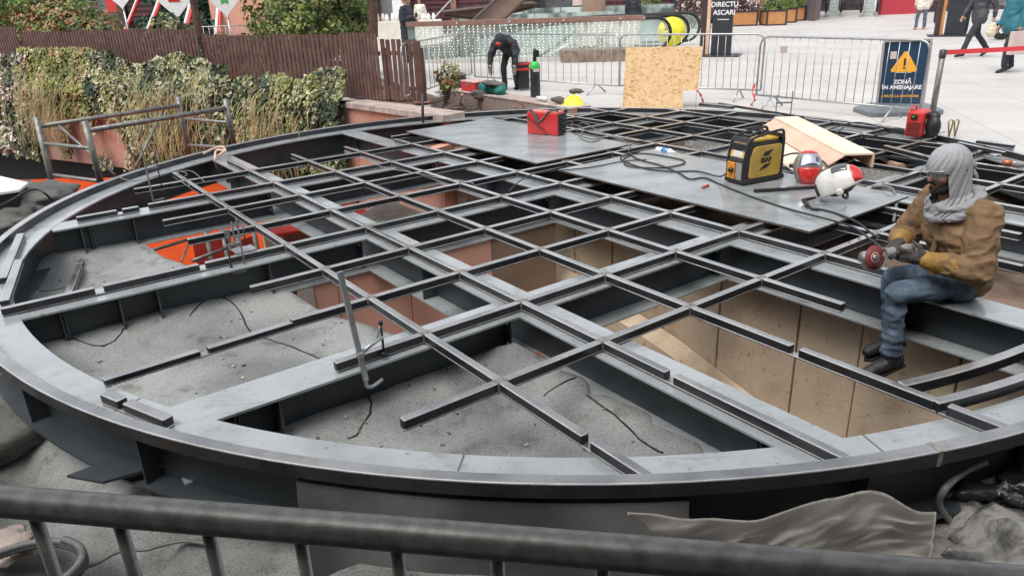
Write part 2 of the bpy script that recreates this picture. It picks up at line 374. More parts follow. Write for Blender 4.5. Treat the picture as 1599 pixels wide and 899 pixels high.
def sheet(poly, z, name, m, res=.12, amp=.0, fscale=1.0, kind=None, thick=0, grain=0):
    """triangulated, subdivided horizontal sheet from an outline, gently uneven"""
    bm = bmesh.new(); vs = [bm.verts.new((p[0], p[1], z)) for p in poly]; bm.faces.new(vs)
    bmesh.ops.triangulate(bm, faces=bm.faces)
    if res:
        x0 = min(p[0] for p in poly); x1 = max(p[0] for p in poly); y0 = min(p[1] for p in poly); y1 = max(p[1] for p in poly)
        k = x0
        while k < x1:
            bmesh.ops.bisect_plane(bm, geom=bm.verts[:] + bm.edges[:] + bm.faces[:], plane_co=(k, 0, 0), plane_no=(1, 0, 0)); k += res
        k = y0
        while k < y1:
            bmesh.ops.bisect_plane(bm, geom=bm.verts[:] + bm.edges[:] + bm.faces[:], plane_co=(0, k, 0), plane_no=(0, 1, 0)); k += res
        for v in bm.verts:
            p = v.co
            v.co.z += amp * noise.noise(p * fscale) + amp * .4 * noise.noise(p * fscale * 3.1) + grain * noise.noise(p * 14)
    if thick:
        be = [e for e in bm.edges if len(e.link_faces) == 1]
        r = bmesh.ops.extrude_edge_only(bm, edges=be)
        for v in [g for g in r['geom'] if isinstance(g, bmesh.types.BMVert)]: v.co.z = z - thick
    me = bpy.data.meshes.new(name); bm.normal_update(); bm.to_mesh(me); bm.free(); me.materials.append(m)
    me.polygons.foreach_set('use_smooth', [bool(res)] * len(me.polygons))
    ob = bpy.data.objects.new(name, me); COL.objects.link(ob)
    if kind: ob['kind'] = kind
    return ob
def text_obj(name, s, size, m, parent, origin, X, Y, depth=.002, align='CENTER', bold=0.0):
    cu = bpy.data.curves.new(name, 'FONT'); cu.body = s; cu.size = size; cu.extrude = depth; cu.align_x = align; cu.align_y = 'CENTER'; cu.offset = bold
    t = bpy.data.objects.new(name + '_t', cu); COL.objects.link(t)
    bpy.context.view_layer.update()
    me = bpy.data.meshes.new_from_object(t.evaluated_get(bpy.context.evaluated_depsgraph_get()))
    bpy.data.objects.remove(t); bpy.data.curves.remove(cu)
    X = Vector(X).normalized(); Y = Vector(Y).normalized(); Z = X.cross(Y)
    o0 = Vector(parent.get('_o', (0, 0, 0)))
    mt = Matrix(((X.x, Y.x, Z.x, 0), (X.y, Y.y, Z.y, 0), (X.z, Y.z, Z.z, 0), (0, 0, 0, 1)))
    me.transform(mt); me.transform(Matrix.Translation(Vector(origin) - o0))
    me.materials.clear(); me.materials.append(m)
    ob = bpy.data.objects.new(name, me); COL.objects.link(ob); ob.parent = parent; ob['_o'] = list(o0)
    return ob
# ---- bodies: tapered capsules fused by a voxel remesh
def caps(mb, p, q, r0, r1, n=12):
    p, q = Vector(p), Vector(q); d = q - p; L = max(d.length, 1e-5); ax = d / L
    prof = [(r0 * math.sin(a), -r0 * math.cos(a)) for a in [R_(x) for x in (1, 30, 60, 90)]] + [(r1 * math.sin(a), L + r1 * -math.cos(a)) for a in [R_(x) for x in (90, 120, 150, 179)]]
    mb.lathe(p, prof, ax, n)
def fuse(name, mb, voxel, m, parent, it=4, wr=0.0, wf=9.0, wdir=None, ridged=True, cut=None):
    me = bpy.data.meshes.new('tmp'); me.from_pydata([tuple(v) for v in mb.v], [], mb.f)
    t = bpy.data.objects.new('tmp', me); COL.objects.link(t)
    md = t.modifiers.new('r', 'REMESH'); md.mode = 'VOXEL'; md.voxel_size = voxel; md.use_smooth_shade = True
    bpy.context.view_layer.update()
    me2 = bpy.data.meshes.new_from_object(t.evaluated_get(bpy.context.evaluated_depsgraph_get()))
    bpy.data.objects.remove(t); bpy.data.meshes.remove(me)
    bm = bmesh.new(); bm.from_mesh(me2)
    for _ in range(it): bmesh.ops.smooth_vert(bm, verts=bm.verts, factor=.5, use_axis_x=True, use_axis_y=True, use_axis_z=True)
    if wr:
        bm.normal_update()
        for v in bm.verts:
            q = v.co.copy()
            if wdir is not None: q = Vector((q.x * wdir[0], q.y * wdir[1], q.z * wdir[2]))
            q = q + Vector((noise.noise(v.co * 5), noise.noise(v.co * 5 + Vector((9, 0, 0))), 0)) * .12
            h = noise.noise(q * wf)
            if ridged: h = .5 - abs(h) * 2.0
            h += .35 * noise.noise(q * wf * 2.3)
            v.co += v.normal * (h * wr)
    o0 = Vector(parent.get('_o', (0, 0, 0)))
    for v in bm.verts: v.co -= o0
    bm.to_mesh(me2); bm.free(); me2.materials.clear(); me2.materials.append(m); me2.name = name
    me2.polygons.foreach_set('use_smooth', [True] * len(me2.polygons))
    ob = bpy.data.objects.new(name, me2); COL.objects.link(ob); ob.parent = parent; ob['_o'] = list(o0)
    return ob

# ================================================================ SETTING
WE = [Vector((-1.15, 12.05, 0)), Vector((-2.9, 13.9, 0)), Vector((-6.3, 15.8, 0)), Vector((-14.0, 20.2, 0)), Vector((-40, 35, 0))]
LW0, LW1 = at(694, 141, 0), at(893, 172, 0)
THB = math.atan2(LW1.y - CC.y, LW1.x - CC.x)
def build_plaza():
    inner = []
    for i in range(0, 60):
        th = R_(-52) + (THB - R_(-52)) * i / 59; inner.append(arc(5.045, th))
    inner = [Vector((9, .6, 0))] + inner + [LW1, LW0, Vector((-1.32, 13.2, 0))] + WE[1:]
    vs = []; fs = []
    for p in inner:
        d = (p - CC).normalized(); vs.append(p)
        vs.append(CC + d * 9 if (p - CC).length < 8.9 else p + d * .5); vs.append(CC + d * (60 if (p-CC).length < 55 else 70)); vs.append(CC + d * 420)
    n = len(inner)
    for i in range(n - 1):
        for k in range(3): fs.append((i * 4 + k, i * 4 + k + 1, i * 4 + 5 + k, i * 4 + 4 + k))
    # rim going down so the paving has thickness
    b0 = len(vs)
    for p in inner: vs.append(p - Vector((0, 0, .42)))
    for i in range(n - 1): fs.append((i * 4, i * 4 + 4, b0 + i + 1, b0 + i))
    mb = MB(); mb.add(vs, fs); o = mb.build('plaza', M['paving']); tag(o, kind='structure')
build_plaza()
o = sheet([(-60, -20), (60, -20), (60, 60), (-60, 60)], -3.5, 'lower_ground', mat('lower_level_paving', (.09, .07, .06), .8, 0, .3, .8), 0); tag(o, kind='structure')

# bitumen roof on the near side, with the inner slanted edge of the opening
ez = -.40
edge = [at(x, y, ez) for x, y in [(45, 276), (125, 314), (195, 378), (300, 412), (430, 458), (625, 515), (830, 568), (880, 600), (1190, 715)]]
edge.append(arc(4.93, R_(-71), 0))
roofp = edge + [arc(4.95, R_(-58)), arc(5.0, R_(-45)), Vector((4.2, 2.2, 0)), Vector((5, .3, 0)), Vector((-9, .3, 0)), Vector((-9, 6, 0)), Vector((-8, 10.5, 0))]
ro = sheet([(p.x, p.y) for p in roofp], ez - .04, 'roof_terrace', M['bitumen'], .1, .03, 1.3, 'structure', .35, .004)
for v in ro.data.vertices:      # the felt drops to a lower gutter level outside the rim
    d_ = (Vector((v.co.x, v.co.y, 0)) - CC).length
    if v.co.x > -3.9 and v.co.z > -.7:
        k_ = max(0, min(1, (d_ - 4.95) / .35)) * max(0, min(1, (v.co.x + 3.9) / 1.0)); v.co.z -= .20 * k_ * k_ * (3 - 2 * k_)
        v.co.z -= .24 * max(0, 1 - abs(d_ - 5.05) / .42) * max(0, min(1, (v.co.x + 3.3) / .4)) * max(0, min(1, (-.7 - v.co.x) / .4))
    q_ = Vector((v.co.x - OX, v.co.y - OY, 0)); a_ = q_.dot(GA); b_ = q_.dot(GB)
    if v.co.z > -.7 and a_ < .72 and b_ < .75 and d_ < 4.95:
        k3 = max(0, min(1, 1 - abs(a_ - .70) / .5)); v.co.z += .12 * k3 * k3 * (3 - 2 * k3)
    if v.co.z > -.7 and a_ < .62 and d_ < 4.95:
        for bb, aa in ((.81, .7), (2.92, .1), (5.12, -.5)):
            if a_ < aa:
                k2 = max(0, 1 - abs(b_ - bb) / .55); v.co.z += .13 * k2 * k2 * (3 - 2 * k2)
    if v.co.z > -.7 and v.co.x <= -3.2 and v.co.y < 6: v.co.z += .05 * max(0, min(1, (-3.2 - v.co.x) / 1.2))

def shade_felt(m):
    """near side shade painted into the felt colour outside the rim"""
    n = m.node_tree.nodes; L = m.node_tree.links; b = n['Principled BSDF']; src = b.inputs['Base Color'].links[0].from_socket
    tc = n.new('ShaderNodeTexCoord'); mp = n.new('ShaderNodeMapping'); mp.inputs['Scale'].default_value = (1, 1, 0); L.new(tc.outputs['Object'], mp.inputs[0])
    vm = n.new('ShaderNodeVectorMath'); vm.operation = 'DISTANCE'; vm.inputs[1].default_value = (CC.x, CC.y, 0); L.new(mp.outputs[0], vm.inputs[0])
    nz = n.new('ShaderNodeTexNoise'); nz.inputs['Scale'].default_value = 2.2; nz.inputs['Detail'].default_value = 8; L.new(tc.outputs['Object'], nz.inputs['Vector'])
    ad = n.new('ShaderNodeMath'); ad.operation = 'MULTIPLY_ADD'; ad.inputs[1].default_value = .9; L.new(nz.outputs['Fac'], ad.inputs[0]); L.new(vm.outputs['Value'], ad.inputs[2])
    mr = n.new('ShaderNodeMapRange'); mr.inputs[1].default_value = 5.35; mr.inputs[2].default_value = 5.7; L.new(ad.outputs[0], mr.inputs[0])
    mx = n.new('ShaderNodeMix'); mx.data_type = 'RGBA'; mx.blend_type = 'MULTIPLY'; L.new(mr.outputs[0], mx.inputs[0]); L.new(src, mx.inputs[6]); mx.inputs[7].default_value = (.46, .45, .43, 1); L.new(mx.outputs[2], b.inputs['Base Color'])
shade_felt(M['bitumen'])  # darkens the outer felt as painted shade
# soil fill under the far half of the frame
sp = [gw(3.02, -1.9), gw(3.02, 5.0), gw(4.45, 7.45)]
sp += [arc(5.1, R_(a)) for a in range(105, -48, -6)]
sheet([(p.x, p.y) for p in sp], -.48, 'soil_bed', M['soil'], .14, .05, 1.6, 'structure', 0, .02)
def patch(px, z, m, name, amp=.03, thick=.05, n=14, r=.3):
    c = at(px[0], px[1], z); pts = []
    for i in range(n):
        a = 2 * math.pi * i / n; k = r * (1 + .35 * noise.noise(Vector((math.cos(a) * 2 + px[0], math.sin(a) * 2, 0))))
        pts.append((c.x + math.cos(a) * k * 1.3, c.y + math.sin(a) * k))
    return sheet(pts, z, name, m, .06, amp, 5, None, thick, .015)
for (px, py, r) in [(1365, 275, .62), (1180, 232, .5), (1120, 226, .4)]:
    o = patch((px, py), -.42, M['gravel'], 'gravel_bed', r=r); o['kind'] = 'structure'

# pit walls
def wall(name, label, pts, z0, z1, th, m, cat='wall'):
    """vertical wall through plan points; th to the left of travel"""
    mb = MB(); n = len(pts)
    P = [Vector((p[0], p[1], 0)) for p in pts]
    off = []
    for i in range(n):
        t = (P[min(i + 1, n - 1)] - P[max(i - 1, 0)]).normalized(); off.append(P[i] + Vector((-t.y, t.x, 0)) * th)
    ring = P + off[::-1]
    mb.prism(ring, z0, z1)
    o = mb.build(name, m); tag(o, label, cat); return o
seams(M['concrete'], 50, .62, (.35, .25, .18), .012, (0, math.pi / 2, 0), 1)
def conc_wall():
    # shutter panels joined by vertical seams
    t = thing('shaft_wall', 'tall tan shuttered concrete wall of the pit below the seated worker', 'concrete wall', tuple(gw(2.95, 0, -3.5)))
    b = -2.3; k = 0
    wd = [.72, .60, .66, .5, .74, .62, .7, .55, .68, .6, .7, .6]
    pts0 = gw(2.95, -2.3); 
    while b < 5.0:
        w_ = wd[k % len(wd)]; b2 = min(b + w_, 5.05)
        d = .006 * ((k * 7) % 3)
        mb = MB(); mb.extrude([gw(2.95 - d, b + .007, -3.5), gw(2.95 - d, b2 - .007, -3.5), gw(2.95 - d, b2 - .007, -.38), gw(2.95 - d, b + .007, -.38)], GA * .2)
        mb.build('concrete_panel', M['concrete2'], t, bevel=.006)
        b = b2; k += 1
    mb = MB(); mb.extrude([gw(3.1, -2.3, -3.5), gw(3.1, 5.05, -3.5), gw(3.1, 5.05, -.385), gw(3.1, -2.3, -.385)], GA * .15); mb.build('backing', M['concrete_d'], t)
M['concrete2'] = mat('tan_panel_concrete', (.50, .39, .28), .85, 0, .2, 1.2, .3, 26, col2=(.66, .53, .39), mix=(.35, .65))
grime(M['concrete2'], 1.6, .52, .68, (.72, .66, .6), (1, 1, .6)); grime(M['concrete2'], 16, .60, .70, (.55, .48, .42)); 
conc_wall()
# inclined ledge along that wall
def ray_plane_a(px, py, a):
    d = ray(px, py); o = Vector((0, 0, CH)); p0 = gw(a, 0)
    t = (p0 - o).dot(GA) / d.dot(GA); return o + d * t
lp = [ray_plane_a(x, y, 2.93) for x, y in [(752, 366), (902, 428), (1060, 530), (1215, 648), (1290, 700)]]
mb = MB(); V = []; Fc = []
for p in lp:
    q = p - GA * .14 - Vector((0, 0, .10)); V += [p, q, q - Vector((0, 0, 2.3)), p - Vector((0, 0, 2.3))]
for i in range(len(lp) - 1):
    for k in range(4): Fc.append((i * 4 + k, i * 4 + (k + 1) % 4, i * 4 + 4 + (k + 1) % 4, i * 4 + 4 + k))
Fc += [(0, 1, 2, 3), tuple((len(lp) - 1) * 4 + k for k in (3, 2, 1, 0))]
mb.add(V, Fc); o = mb.build('stair_stringer', M['concrete2'], bevel=0); tag(o, 'sloping pale concrete ledge running along the foot of the pit wall', 'ledge')
# salmon wall under the middle beam
seams(M['salmon'], 50, .9, (.55, .5, .45), .006, (0, math.pi / 2, 0), 1)
def bwall(name, label, a0, a1, b, z0, z1, m, th=.2):
    mb = MB(); mb.extrude([gw(a0, b, z0), gw(a1, b, z0), gw(a1, b, z1), gw(a0, b, z1)], GB * th)
    o = mb.build(name, m, origin=gw(a0, b, z0)); tag(o, label, 'wall'); return o
M['salmon2'] = mat('salmon_wall_render', (.84, .44, .33), .85, 0, .1, 1.5, .1, 30)
t = thing('rendered_wall', 'smooth salmon pink wall inside the opening below the middle beam', 'wall', tuple(gw(.1, 3.2, -3.5)))
for a0, a1 in [(.13, .33), (.337, 1.0), (1.007, 1.9), (1.907, 2.7)]:
    mb = MB(); mb.extrude([gw(a0, 2.8, -3.5), gw(a1, 2.8, -3.5), gw(a1, 2.8, -.365), gw(a0, 2.8, -.365)], GB * .15)
    mb.build('wall_panel', M['salmon2'] if a0 < 1.5 else M['concrete_d'], t, bevel=.003)
mb = MB(); mb.extrude([gw(-.02, 2.78, -3.5), gw(.12, 2.78, -3.5), gw(.12, 2.78, -.365), gw(-.02, 2.78, -.365)], GB * .1); mb.build('corner_trim', M['cap'], t, bevel=.004)
mb = MB(); mb.extrude([gw(-.14, 3.10, -3.5), gw(-.07, 3.10, -3.5), gw(-.07, 3.10, -.365), gw(-.14, 3.10, -.365)], GB * .05); mb.build('drain_pipe', M['black'], t, bevel=.004)
# terracotta wall turning from the shaft to the coping
q0, q1 = gw(2.95, 5.06), Vector((-1.15, 12.05, 0))
wall('terracotta_wall', 'plain terracotta wall deep under the far left rim of the ring', [gw(3.0, 5.06), gw(3.15, 5.9), gw(3.9, 7.2), q1 + Vector((.25, -.3, 0))][::-1], -3.5, -.42, -.2, M['terra'])
# masonry wall with coping beside the fence, then the ivy wall
def coping():
    t = thing('retaining_wall', 'red masonry retaining wall with flat stone coping behind the ring', 'wall', (-1.5, 12.4, -3.5))
    mb = MB(); P = [Vector((-.95, 11.85, 0)), Vector((-2.9, 13.9, 0))]
    d = (P[1] - P[0]).normalized(); nrm = Vector((-d.y, d.x, 0))
    mb.prism([P[0], P[1], P[1] - nrm * .35, P[0] - nrm * .35], -3.5, -.07); mb.build('masonry', M['brick'], t)
    mb = MB(); k = 0; L = (P[1] - P[0]).length; s = 0
    while s < L - .1:
        e = min(s + .95, L); a = P[0] + d * (s + .005); b = P[0] + d * (e - .005)
        MB().prism([a + nrm * .06, b + nrm * .06, b - nrm * .42, a - nrm * .42], -.07, .03).build('coping_stone', M['cap'], t, bevel=.006); s = e
coping()
wall('ivy_wall', 'long terracotta garden wall hung with ivy below the brown picket fence', [WE[1], WE[2], WE[3], WE[4]], -1.75, .0, -.3, mat('faded_red_render', (.36, .17, .13), .9, 0, .25, 1.5, .4, 20, col2=(.46, .27, .22)))
wall('basement_wall', 'dark recess wall under the ivy at the left edge', [Vector((-3.2, 14.7, 0)), Vector((-6.5, 16.6, 0)), Vector((-14.2, 21, 0)), Vector((-40, 36, 0))], -3.5, -1.6, -.3, mat('shadow_dark_recess', (.03, .027, .028), .9))  # near-black colour carries the shadow below the ivy
# unseen wall and overhang added behind the camera to shade the near side
t = thing('light_blocker', 'added dark wall and overhang behind the viewpoint, unseen, shading the near side', 'building', (0, -4, 0))
M['facade'] = mat('dark_blocker_face', (.07, .065, .06), .6, 0, .3, .4)  # dark finish of the added light blocker
MB().box((0, -7, 4.5), (60, 2, 10)).build('wall', M['facade'], t)
MB().box((0, -3.15, 4.6), (60, 5.8, .4)).build('shade_overhang', M['facade'], t)

# ================================================================ STEEL FRAME
FZ = -.06   # flange top
fr = thing('ring_frame', 'large round grey steel frame of curved rim and crossing beams over the pit', 'steel frame', (CC.x, CC.y, -.36))
def ringband(name, R0, R1, z0, z1, m, a0=0, a1=360, n=180, bev=0, parent=fr):
    vs = []; fs = []; full = (a1 - a0) >= 360
    k = n if full else n + 1
    for i in range(k):
        th = R_(a0 + (a1 - a0) * i / n)
        vs += [arc(R0, th, z0), arc(R1, th, z0), arc(R1, th, z1), arc(R0, th, z1)]
    for i in range(n):
        j = (i + 1) % k
        for q in range(4): fs.append((i * 4 + q, i * 4 + (q + 1) % 4, j * 4 + (q + 1) % 4, j * 4 + q))
    if not full: fs += [(0, 3, 2, 1), tuple(n * 4 + q for q in (0, 1, 2, 3))]
    mb = MB(); mb.add(vs, fs); return mb.build(name, m, parent, bevel=bev)
# flange in welded segments with thin joints
cuts = [-171, -148, -121, -99, -77.5, -64, -40, -8, 24, 58, 84, 110, 137, 160, 189]
for i in range(len(cuts) - 1):
    o = ringband('flange_plate', 4.74, 4.99, FZ - .016, FZ, M['primer'], cuts[i] + .06, cuts[i + 1] - .06, 24)
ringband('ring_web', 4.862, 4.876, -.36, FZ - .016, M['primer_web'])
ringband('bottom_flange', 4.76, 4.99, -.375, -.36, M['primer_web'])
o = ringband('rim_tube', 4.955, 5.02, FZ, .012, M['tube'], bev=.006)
# weld marks on the rim
for a in (-76, -63.5, 135, 78, 104): ringband('weld_seam', 4.953, 5.022, FZ, .0135, M['weld'], a, a + .25, 2, parent=o)
for a in range(-170, 190, 13):
    if abs(a + 90) < 100:
        th = R_(a); d = Vector((math.cos(th), math.sin(th), 0)); c = arc(4.925, th, (FZ - .016 - .36) / 2)
        MB().box(c, (.095, .012, .28), ax=(d, Vector((-d.y, d.x, 0)), Vector((0, 0, 1)))).build('stiffener', M['primer_web'], fr)
def chord(c, k):   # half range along the other axis
    h = math.sqrt(max(.01, 4.80 ** 2 - (c - k) ** 2)); return h
def ibeam(p, q, nm, hw=.14, zt=FZ - .003, parent=fr):
    d = (q - p).normalized(); nrm = Vector((-d.y, d.x, 0))
    mb = MB()
    mb.bar(p + Vector((0, 0, zt - .008)), q + Vector((0, 0, zt - .008)), hw * 2, .016)
    top = mb.build(nm, M['primer'], parent, bevel=.002)
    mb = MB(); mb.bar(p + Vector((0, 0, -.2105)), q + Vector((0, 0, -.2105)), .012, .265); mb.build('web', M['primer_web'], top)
    mb = MB(); mb.bar(p + Vector((0, 0, -.352)), q + Vector((0, 0, -.352)), hw * 2, .016); mb.build('bottom_plate', M['primer'], top, bevel=.002)
    return top
AM = [.77, 2.82, 4.87]; BM = [.81, 2.92, 5.12]
for a in AM:
    h = chord(a, CA); ibeam(gw(a, CB - h), gw(a, CB + h), 'main_beam')
for b in BM:
    h = chord(b, CB); xs = [CA - h, AM[0] - .14, AM[0] + .14, AM[1] - .14, AM[1] + .14, AM[2] - .14, AM[2] + .14, CA + h]
    for i in range(0, 8, 2): ibeam(gw(xs[i] + .002, b), gw(xs[i + 1] - .002, b), 'cross_beam')
def bolt(mb, c, n, r=.014, h=.014):
    mb.lathe(c, [(0, h), (r, h), (r, 0)], n, 6)
# bolted end plates
def endplate(a, b, axis, side):
    """plate on the web side near a joint, with bolts"""
    n = GA if axis == 'a' else GB; u = GB if axis == 'a' else GA
    c = gw(a, b, -.21)
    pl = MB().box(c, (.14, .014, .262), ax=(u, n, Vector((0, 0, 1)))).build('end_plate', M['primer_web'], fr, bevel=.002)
    for z in (-.13, -.28):
        for s in (-.045, .045): mb = MB(); bolt(mb, c + u * s + n * side * .007 + Vector((0, 0, z + .21)), n * side); mb.build('bolt', M['galv'], pl)
for b in BM:
    h = chord(b, CB)
    for a, s in [(CA - h + .32, -1), (CA - h + .30, 1), (AM[0] - .16, -1), (AM[0] + .16, 1), (AM[1] - .16, -1), (AM[1] + .16, 1)]: endplate(a, b, 'a', s)
for a in AM[:2]:
    h = chord(a, CA)
    for b, s in [(CB - h + .3, -1), (CB - h + .32, 1), (CB + h - .3, -1)]: endplate(a, b, 'b', s)
for a, b in [(-1.27, 2.92), (-1.02, 2.92), (-.2, 2.92), (-1.2, 5.12), (-.75, 5.12), (-.9, .81)]:
    MB().box(gw(a, b - .07, -.21), (.012, .12, .264), ax=(GA, GB, Vector((0, 0, 1)))).build('stiffener', M['primer_web'], fr)
for a, b in [(.77 - .07, 6.6), (.77 - .07, 1.9), (2.82 - .07, -.6), (2.82 - .07, 4.0)]:
    MB().box(gw(a, b, -.21), (.12, .012, .264), ax=(GA, GB, Vector((0, 0, 1)))).build('stiffener', M['primer_web'], fr)
# ring upstand kerb on the roof below the front of the rim
mb = MB()
vs = []; fs = []; n = 60; A0, A1 = -107, -88
for i in range(n + 1):
    th = R_(A0 + (A1 - A0) * i / n); vs += [arc(4.90, th, -.64), arc(5.06, th, -.64), arc(5.0, th, -.095), arc(4.90, th, -.085)]
for i in range(n):
    for q in range(4): fs.append((i * 4 + q, i * 4 + (q + 1) % 4, i * 4 + 4 + (q + 1) % 4, i * 4 + 4 + q))
fs += [(0, 1, 2, 3), tuple(n * 4 + q for q in (3, 2, 1, 0))]
mb.add(vs, fs); o = mb.build('roof_kerb', M['bitumen_shaded']); tag(o, 'felt covered upstand kerb right under the front of the round frame', 'kerb')

# ================================================================ TUBE GRID
tg = thing('tube_grid', 'welded diagonal lattice of black square steel tubes resting on the round frame', 'steel grid', tuple(gw(CA, CB, FZ)))
AL = [0, .705, 1.424, 2.13, 2.865, 3.57, 4.28, 5.03, 5.735, 6.45, 7.19, 7.75]
BL = [0, .739, 1.448, 2.174, 2.912, 3.63, 4.39, 5.12, 5.93]
TW, TH = .045, .06
def tube_run(p, q, notches=(), parent=tg, name='long_tube', zt=0.0, w_=TW, h_=TH, ends=(1, 1)):
    """square tube p->q (plan), top at zt; notch = (distance from p, length)"""
    p = Vector((p.x, p.y, 0)); q = Vector((q.x, q.y, 0)); d = q - p; L = d.length; d.normalize(); nrm = Vector((-d.y, d.x, 0))
    segs = []; s = 0
    for (c, l) in sorted(notches): segs.append((s, c - l / 2)); s = c + l / 2
    segs.append((s, L)); mb = MB()
    mb.bar(p + Vector((0, 0, zt - h_ + .006)), q + Vector((0, 0, zt - h_ + .006)), w_ - .0004, .012)
    for (a, b) in segs:
        mb.bar(p + d * a + Vector((0, 0, zt - h_ / 2 + .0062)), p + d * b + Vector((0, 0, zt - h_ / 2 + .0062)), w_, h_ - .0122)
    o = mb.build(name, M['tube'], parent, bevel=.005 if h_ > .03 else 0, origin=p + Vector((0, 0, zt - h_)))
    # black plates stand in for the shade inside the tube ends
    for i_, (a, b) in enumerate(segs):
        for x, sg in ((a, -1), (b, 1)):
            if (x == 0 and not ends[0]) or (x == L and not ends[1]): continue
            MB().box(p + d * (x + sg * .0012) + Vector((0, 0, zt - h_ / 2 + .003)), (.0016, w_ - .012, h_ - .020), ax=(d, nrm, Vector((0, 0, 1)))).build('dark_end_plate', M['black'], o)
    return o
def bound(c, k, R=4.94): return math.sqrt(max(0, R * R - (c - k) ** 2))
atop = [6.50, 6.74, 6.47, 6.42, 6.40]; abot = [-1.03, -1.44, -1.80, -.58, -.62]
an = [[(.06, .0)] , [], [], [], []]
for i, a in enumerate(AL):
    h = bound(a, CA)
    lo, hi = CB - h, CB + h
    if i < 5: lo, hi = max(lo, abot[i]), min(hi, atop[i])
    else: lo = max(lo, [-1.0, -.72, -.5, -9, -9, -9, -9][i - 5]); hi = min(hi, 6.65)
    nt_ = []
    if i == 0: nt_ = [(-.66 - lo, .055)]
    if i == 1: nt_ = [(-.50 - lo, .055)]
    if i == 2: nt_ = [(-.73 - lo, .055), (-1.48 - lo, .055)]
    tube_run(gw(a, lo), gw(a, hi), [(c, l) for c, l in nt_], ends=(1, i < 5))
blft = [-.56, -.56, -.53, -.54, -1.94, -.58, -.60, -.57, -.54]
# cross tubes: short lengths between the long ones, welded at each node
for j, b in enumerate(BL + [6.62]):
    h = bound(b, CB); a0 = CA - h; a1 = CA + h
    a0 = max(a0, blft[j]) if j < 9 else 2.9
    stops = [a0] + [a for a in AL if a > a0 + .06 and a < a1 - .06] + [a1]
    if j == 9: stops = [a for a in stops if a >= 2.8]
    for k in range(len(stops) - 1):
        s = stops[k] + (TW / 2 + .001 if k > 0 or j == 9 else 0); e = stops[k + 1] - (TW / 2 + .001 if k < len(stops) - 2 else 0)
        if e - s < .05: continue
        nn = []
        if j == 4 and k == 0: nn = [(-1.36 - s, .06), (-.66 - s, .05)]
        elif k == 0 and j in (): pass
        p = gw(s, b); q = gw(e, b)
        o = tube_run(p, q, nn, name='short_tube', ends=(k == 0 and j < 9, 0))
# weld beads at nodes, one mesh per node would be lost: beads belong to the grid
for a in AL:
    for b in BL:
        mb = MB()
        if (a - CA) ** 2 + (b - CB) ** 2 > 4.7 ** 2: continue
        c = gw(a, b, .0012)
        for s in (-1, 1):
            mb.box(c + GA * s * (TW / 2 + .001), (.012, TW * .9, .005), ax=(GA, GB, Vector((0, 0, 1))))
            for q in (-1, 1):
                mb.box(gw(a, b, -.028) + GA * s * (TW / 2 + .003) + GB * q * (TW / 2 + .002), (.010, .010, .058), ax=(GA, GB, Vector((0, 0, 1))))
        mb.box(gw(a, b, .0004), (TW + .026, TW * .8, .0012), ax=(GA, GB, Vector((0, 0, 1))))
        mb.build('weld_bead', M['weld'], tg)
# loose lengths
def loose(label, p, q, z, nt_=(), w_=.05, h_=.05, group=None):
    o = tube_run(p, q, nt_, None, 'steel_tube', z + h_, w_, h_); tag(o, label, 'tube', group); return o
# tube_run with parent None: dark_end_plate child needs origin
loose('long notched steel tube laid over the bitumen left of the big clamp', gw(-1.58, 1.40), gw(-.53, 1.448), FZ, [(.52, .05)], .05, .045)
loose('short notched tube offcut with open end on the front left flange', at(163, 612, 0), at(262, 652, 0), FZ, [(.17, .045)], .055, .06)
loose('notched tube lying on the flange beside the far left rim', gw(-1.20, 5.12), gw(-.66, 5.12), FZ, [(.37, .05)], .05, .055)
loose('pale steel tube leaning along the left rim, upper of the two', at(31, 363, 0), at(2, 432, 0), FZ, (), .06, .05)
loose('pale steel tube lying beside the left rim, lower of the two', at(28, 402, 0), at(5, 466, 0), FZ, (), .06, .045)
loose('short slotted tube lying on the pale felt near the left beam', at(128, 402, -.36), at(106, 458, -.36), -.405, [(.22, .03)], .055, .05)
loose('tube section set across the grid right of the yellow welding machine', at(1383, 231, .03), at(1465, 252, .03), .0, (), .05, .06)
loose('thin dark tube lying on the paving behind the far edge of the ring', at(1095, 166, 0), at(1145, 171, 0), .004, (), .12, .05)
loose('long thin steel angle on the paving behind the ring by the fence feet', at(1123, 164, 0), at(1255, 186, 0), .004, (), .03, .03)
loose('dark square tube on the paving above the seated worker\'s head', at(1526, 226, 0), at(1583, 234, 0), .004, (), .06, .05)
loose('pale steel tube lying across the right hand end of the ring rim', at(1497, 224, .03), at(1570, 240, .03), .014, (), .05, .03)
# curved pieces resting over the shaft at right
for i, (R, a0, a1) in enumerate([(4.50, -72.5, -50), (4.68, -72.3, -50)]):
    o = ringband('curved_tube', R - .025, R + .025, FZ, 0, M['tube'], a0, a1, 20, .005, None)
    tag(o, ['inner of two curved steel tubes spanning the pit below the worker', 'outer of two curved steel tubes spanning the pit, nearest the rim'][i], 'tube')

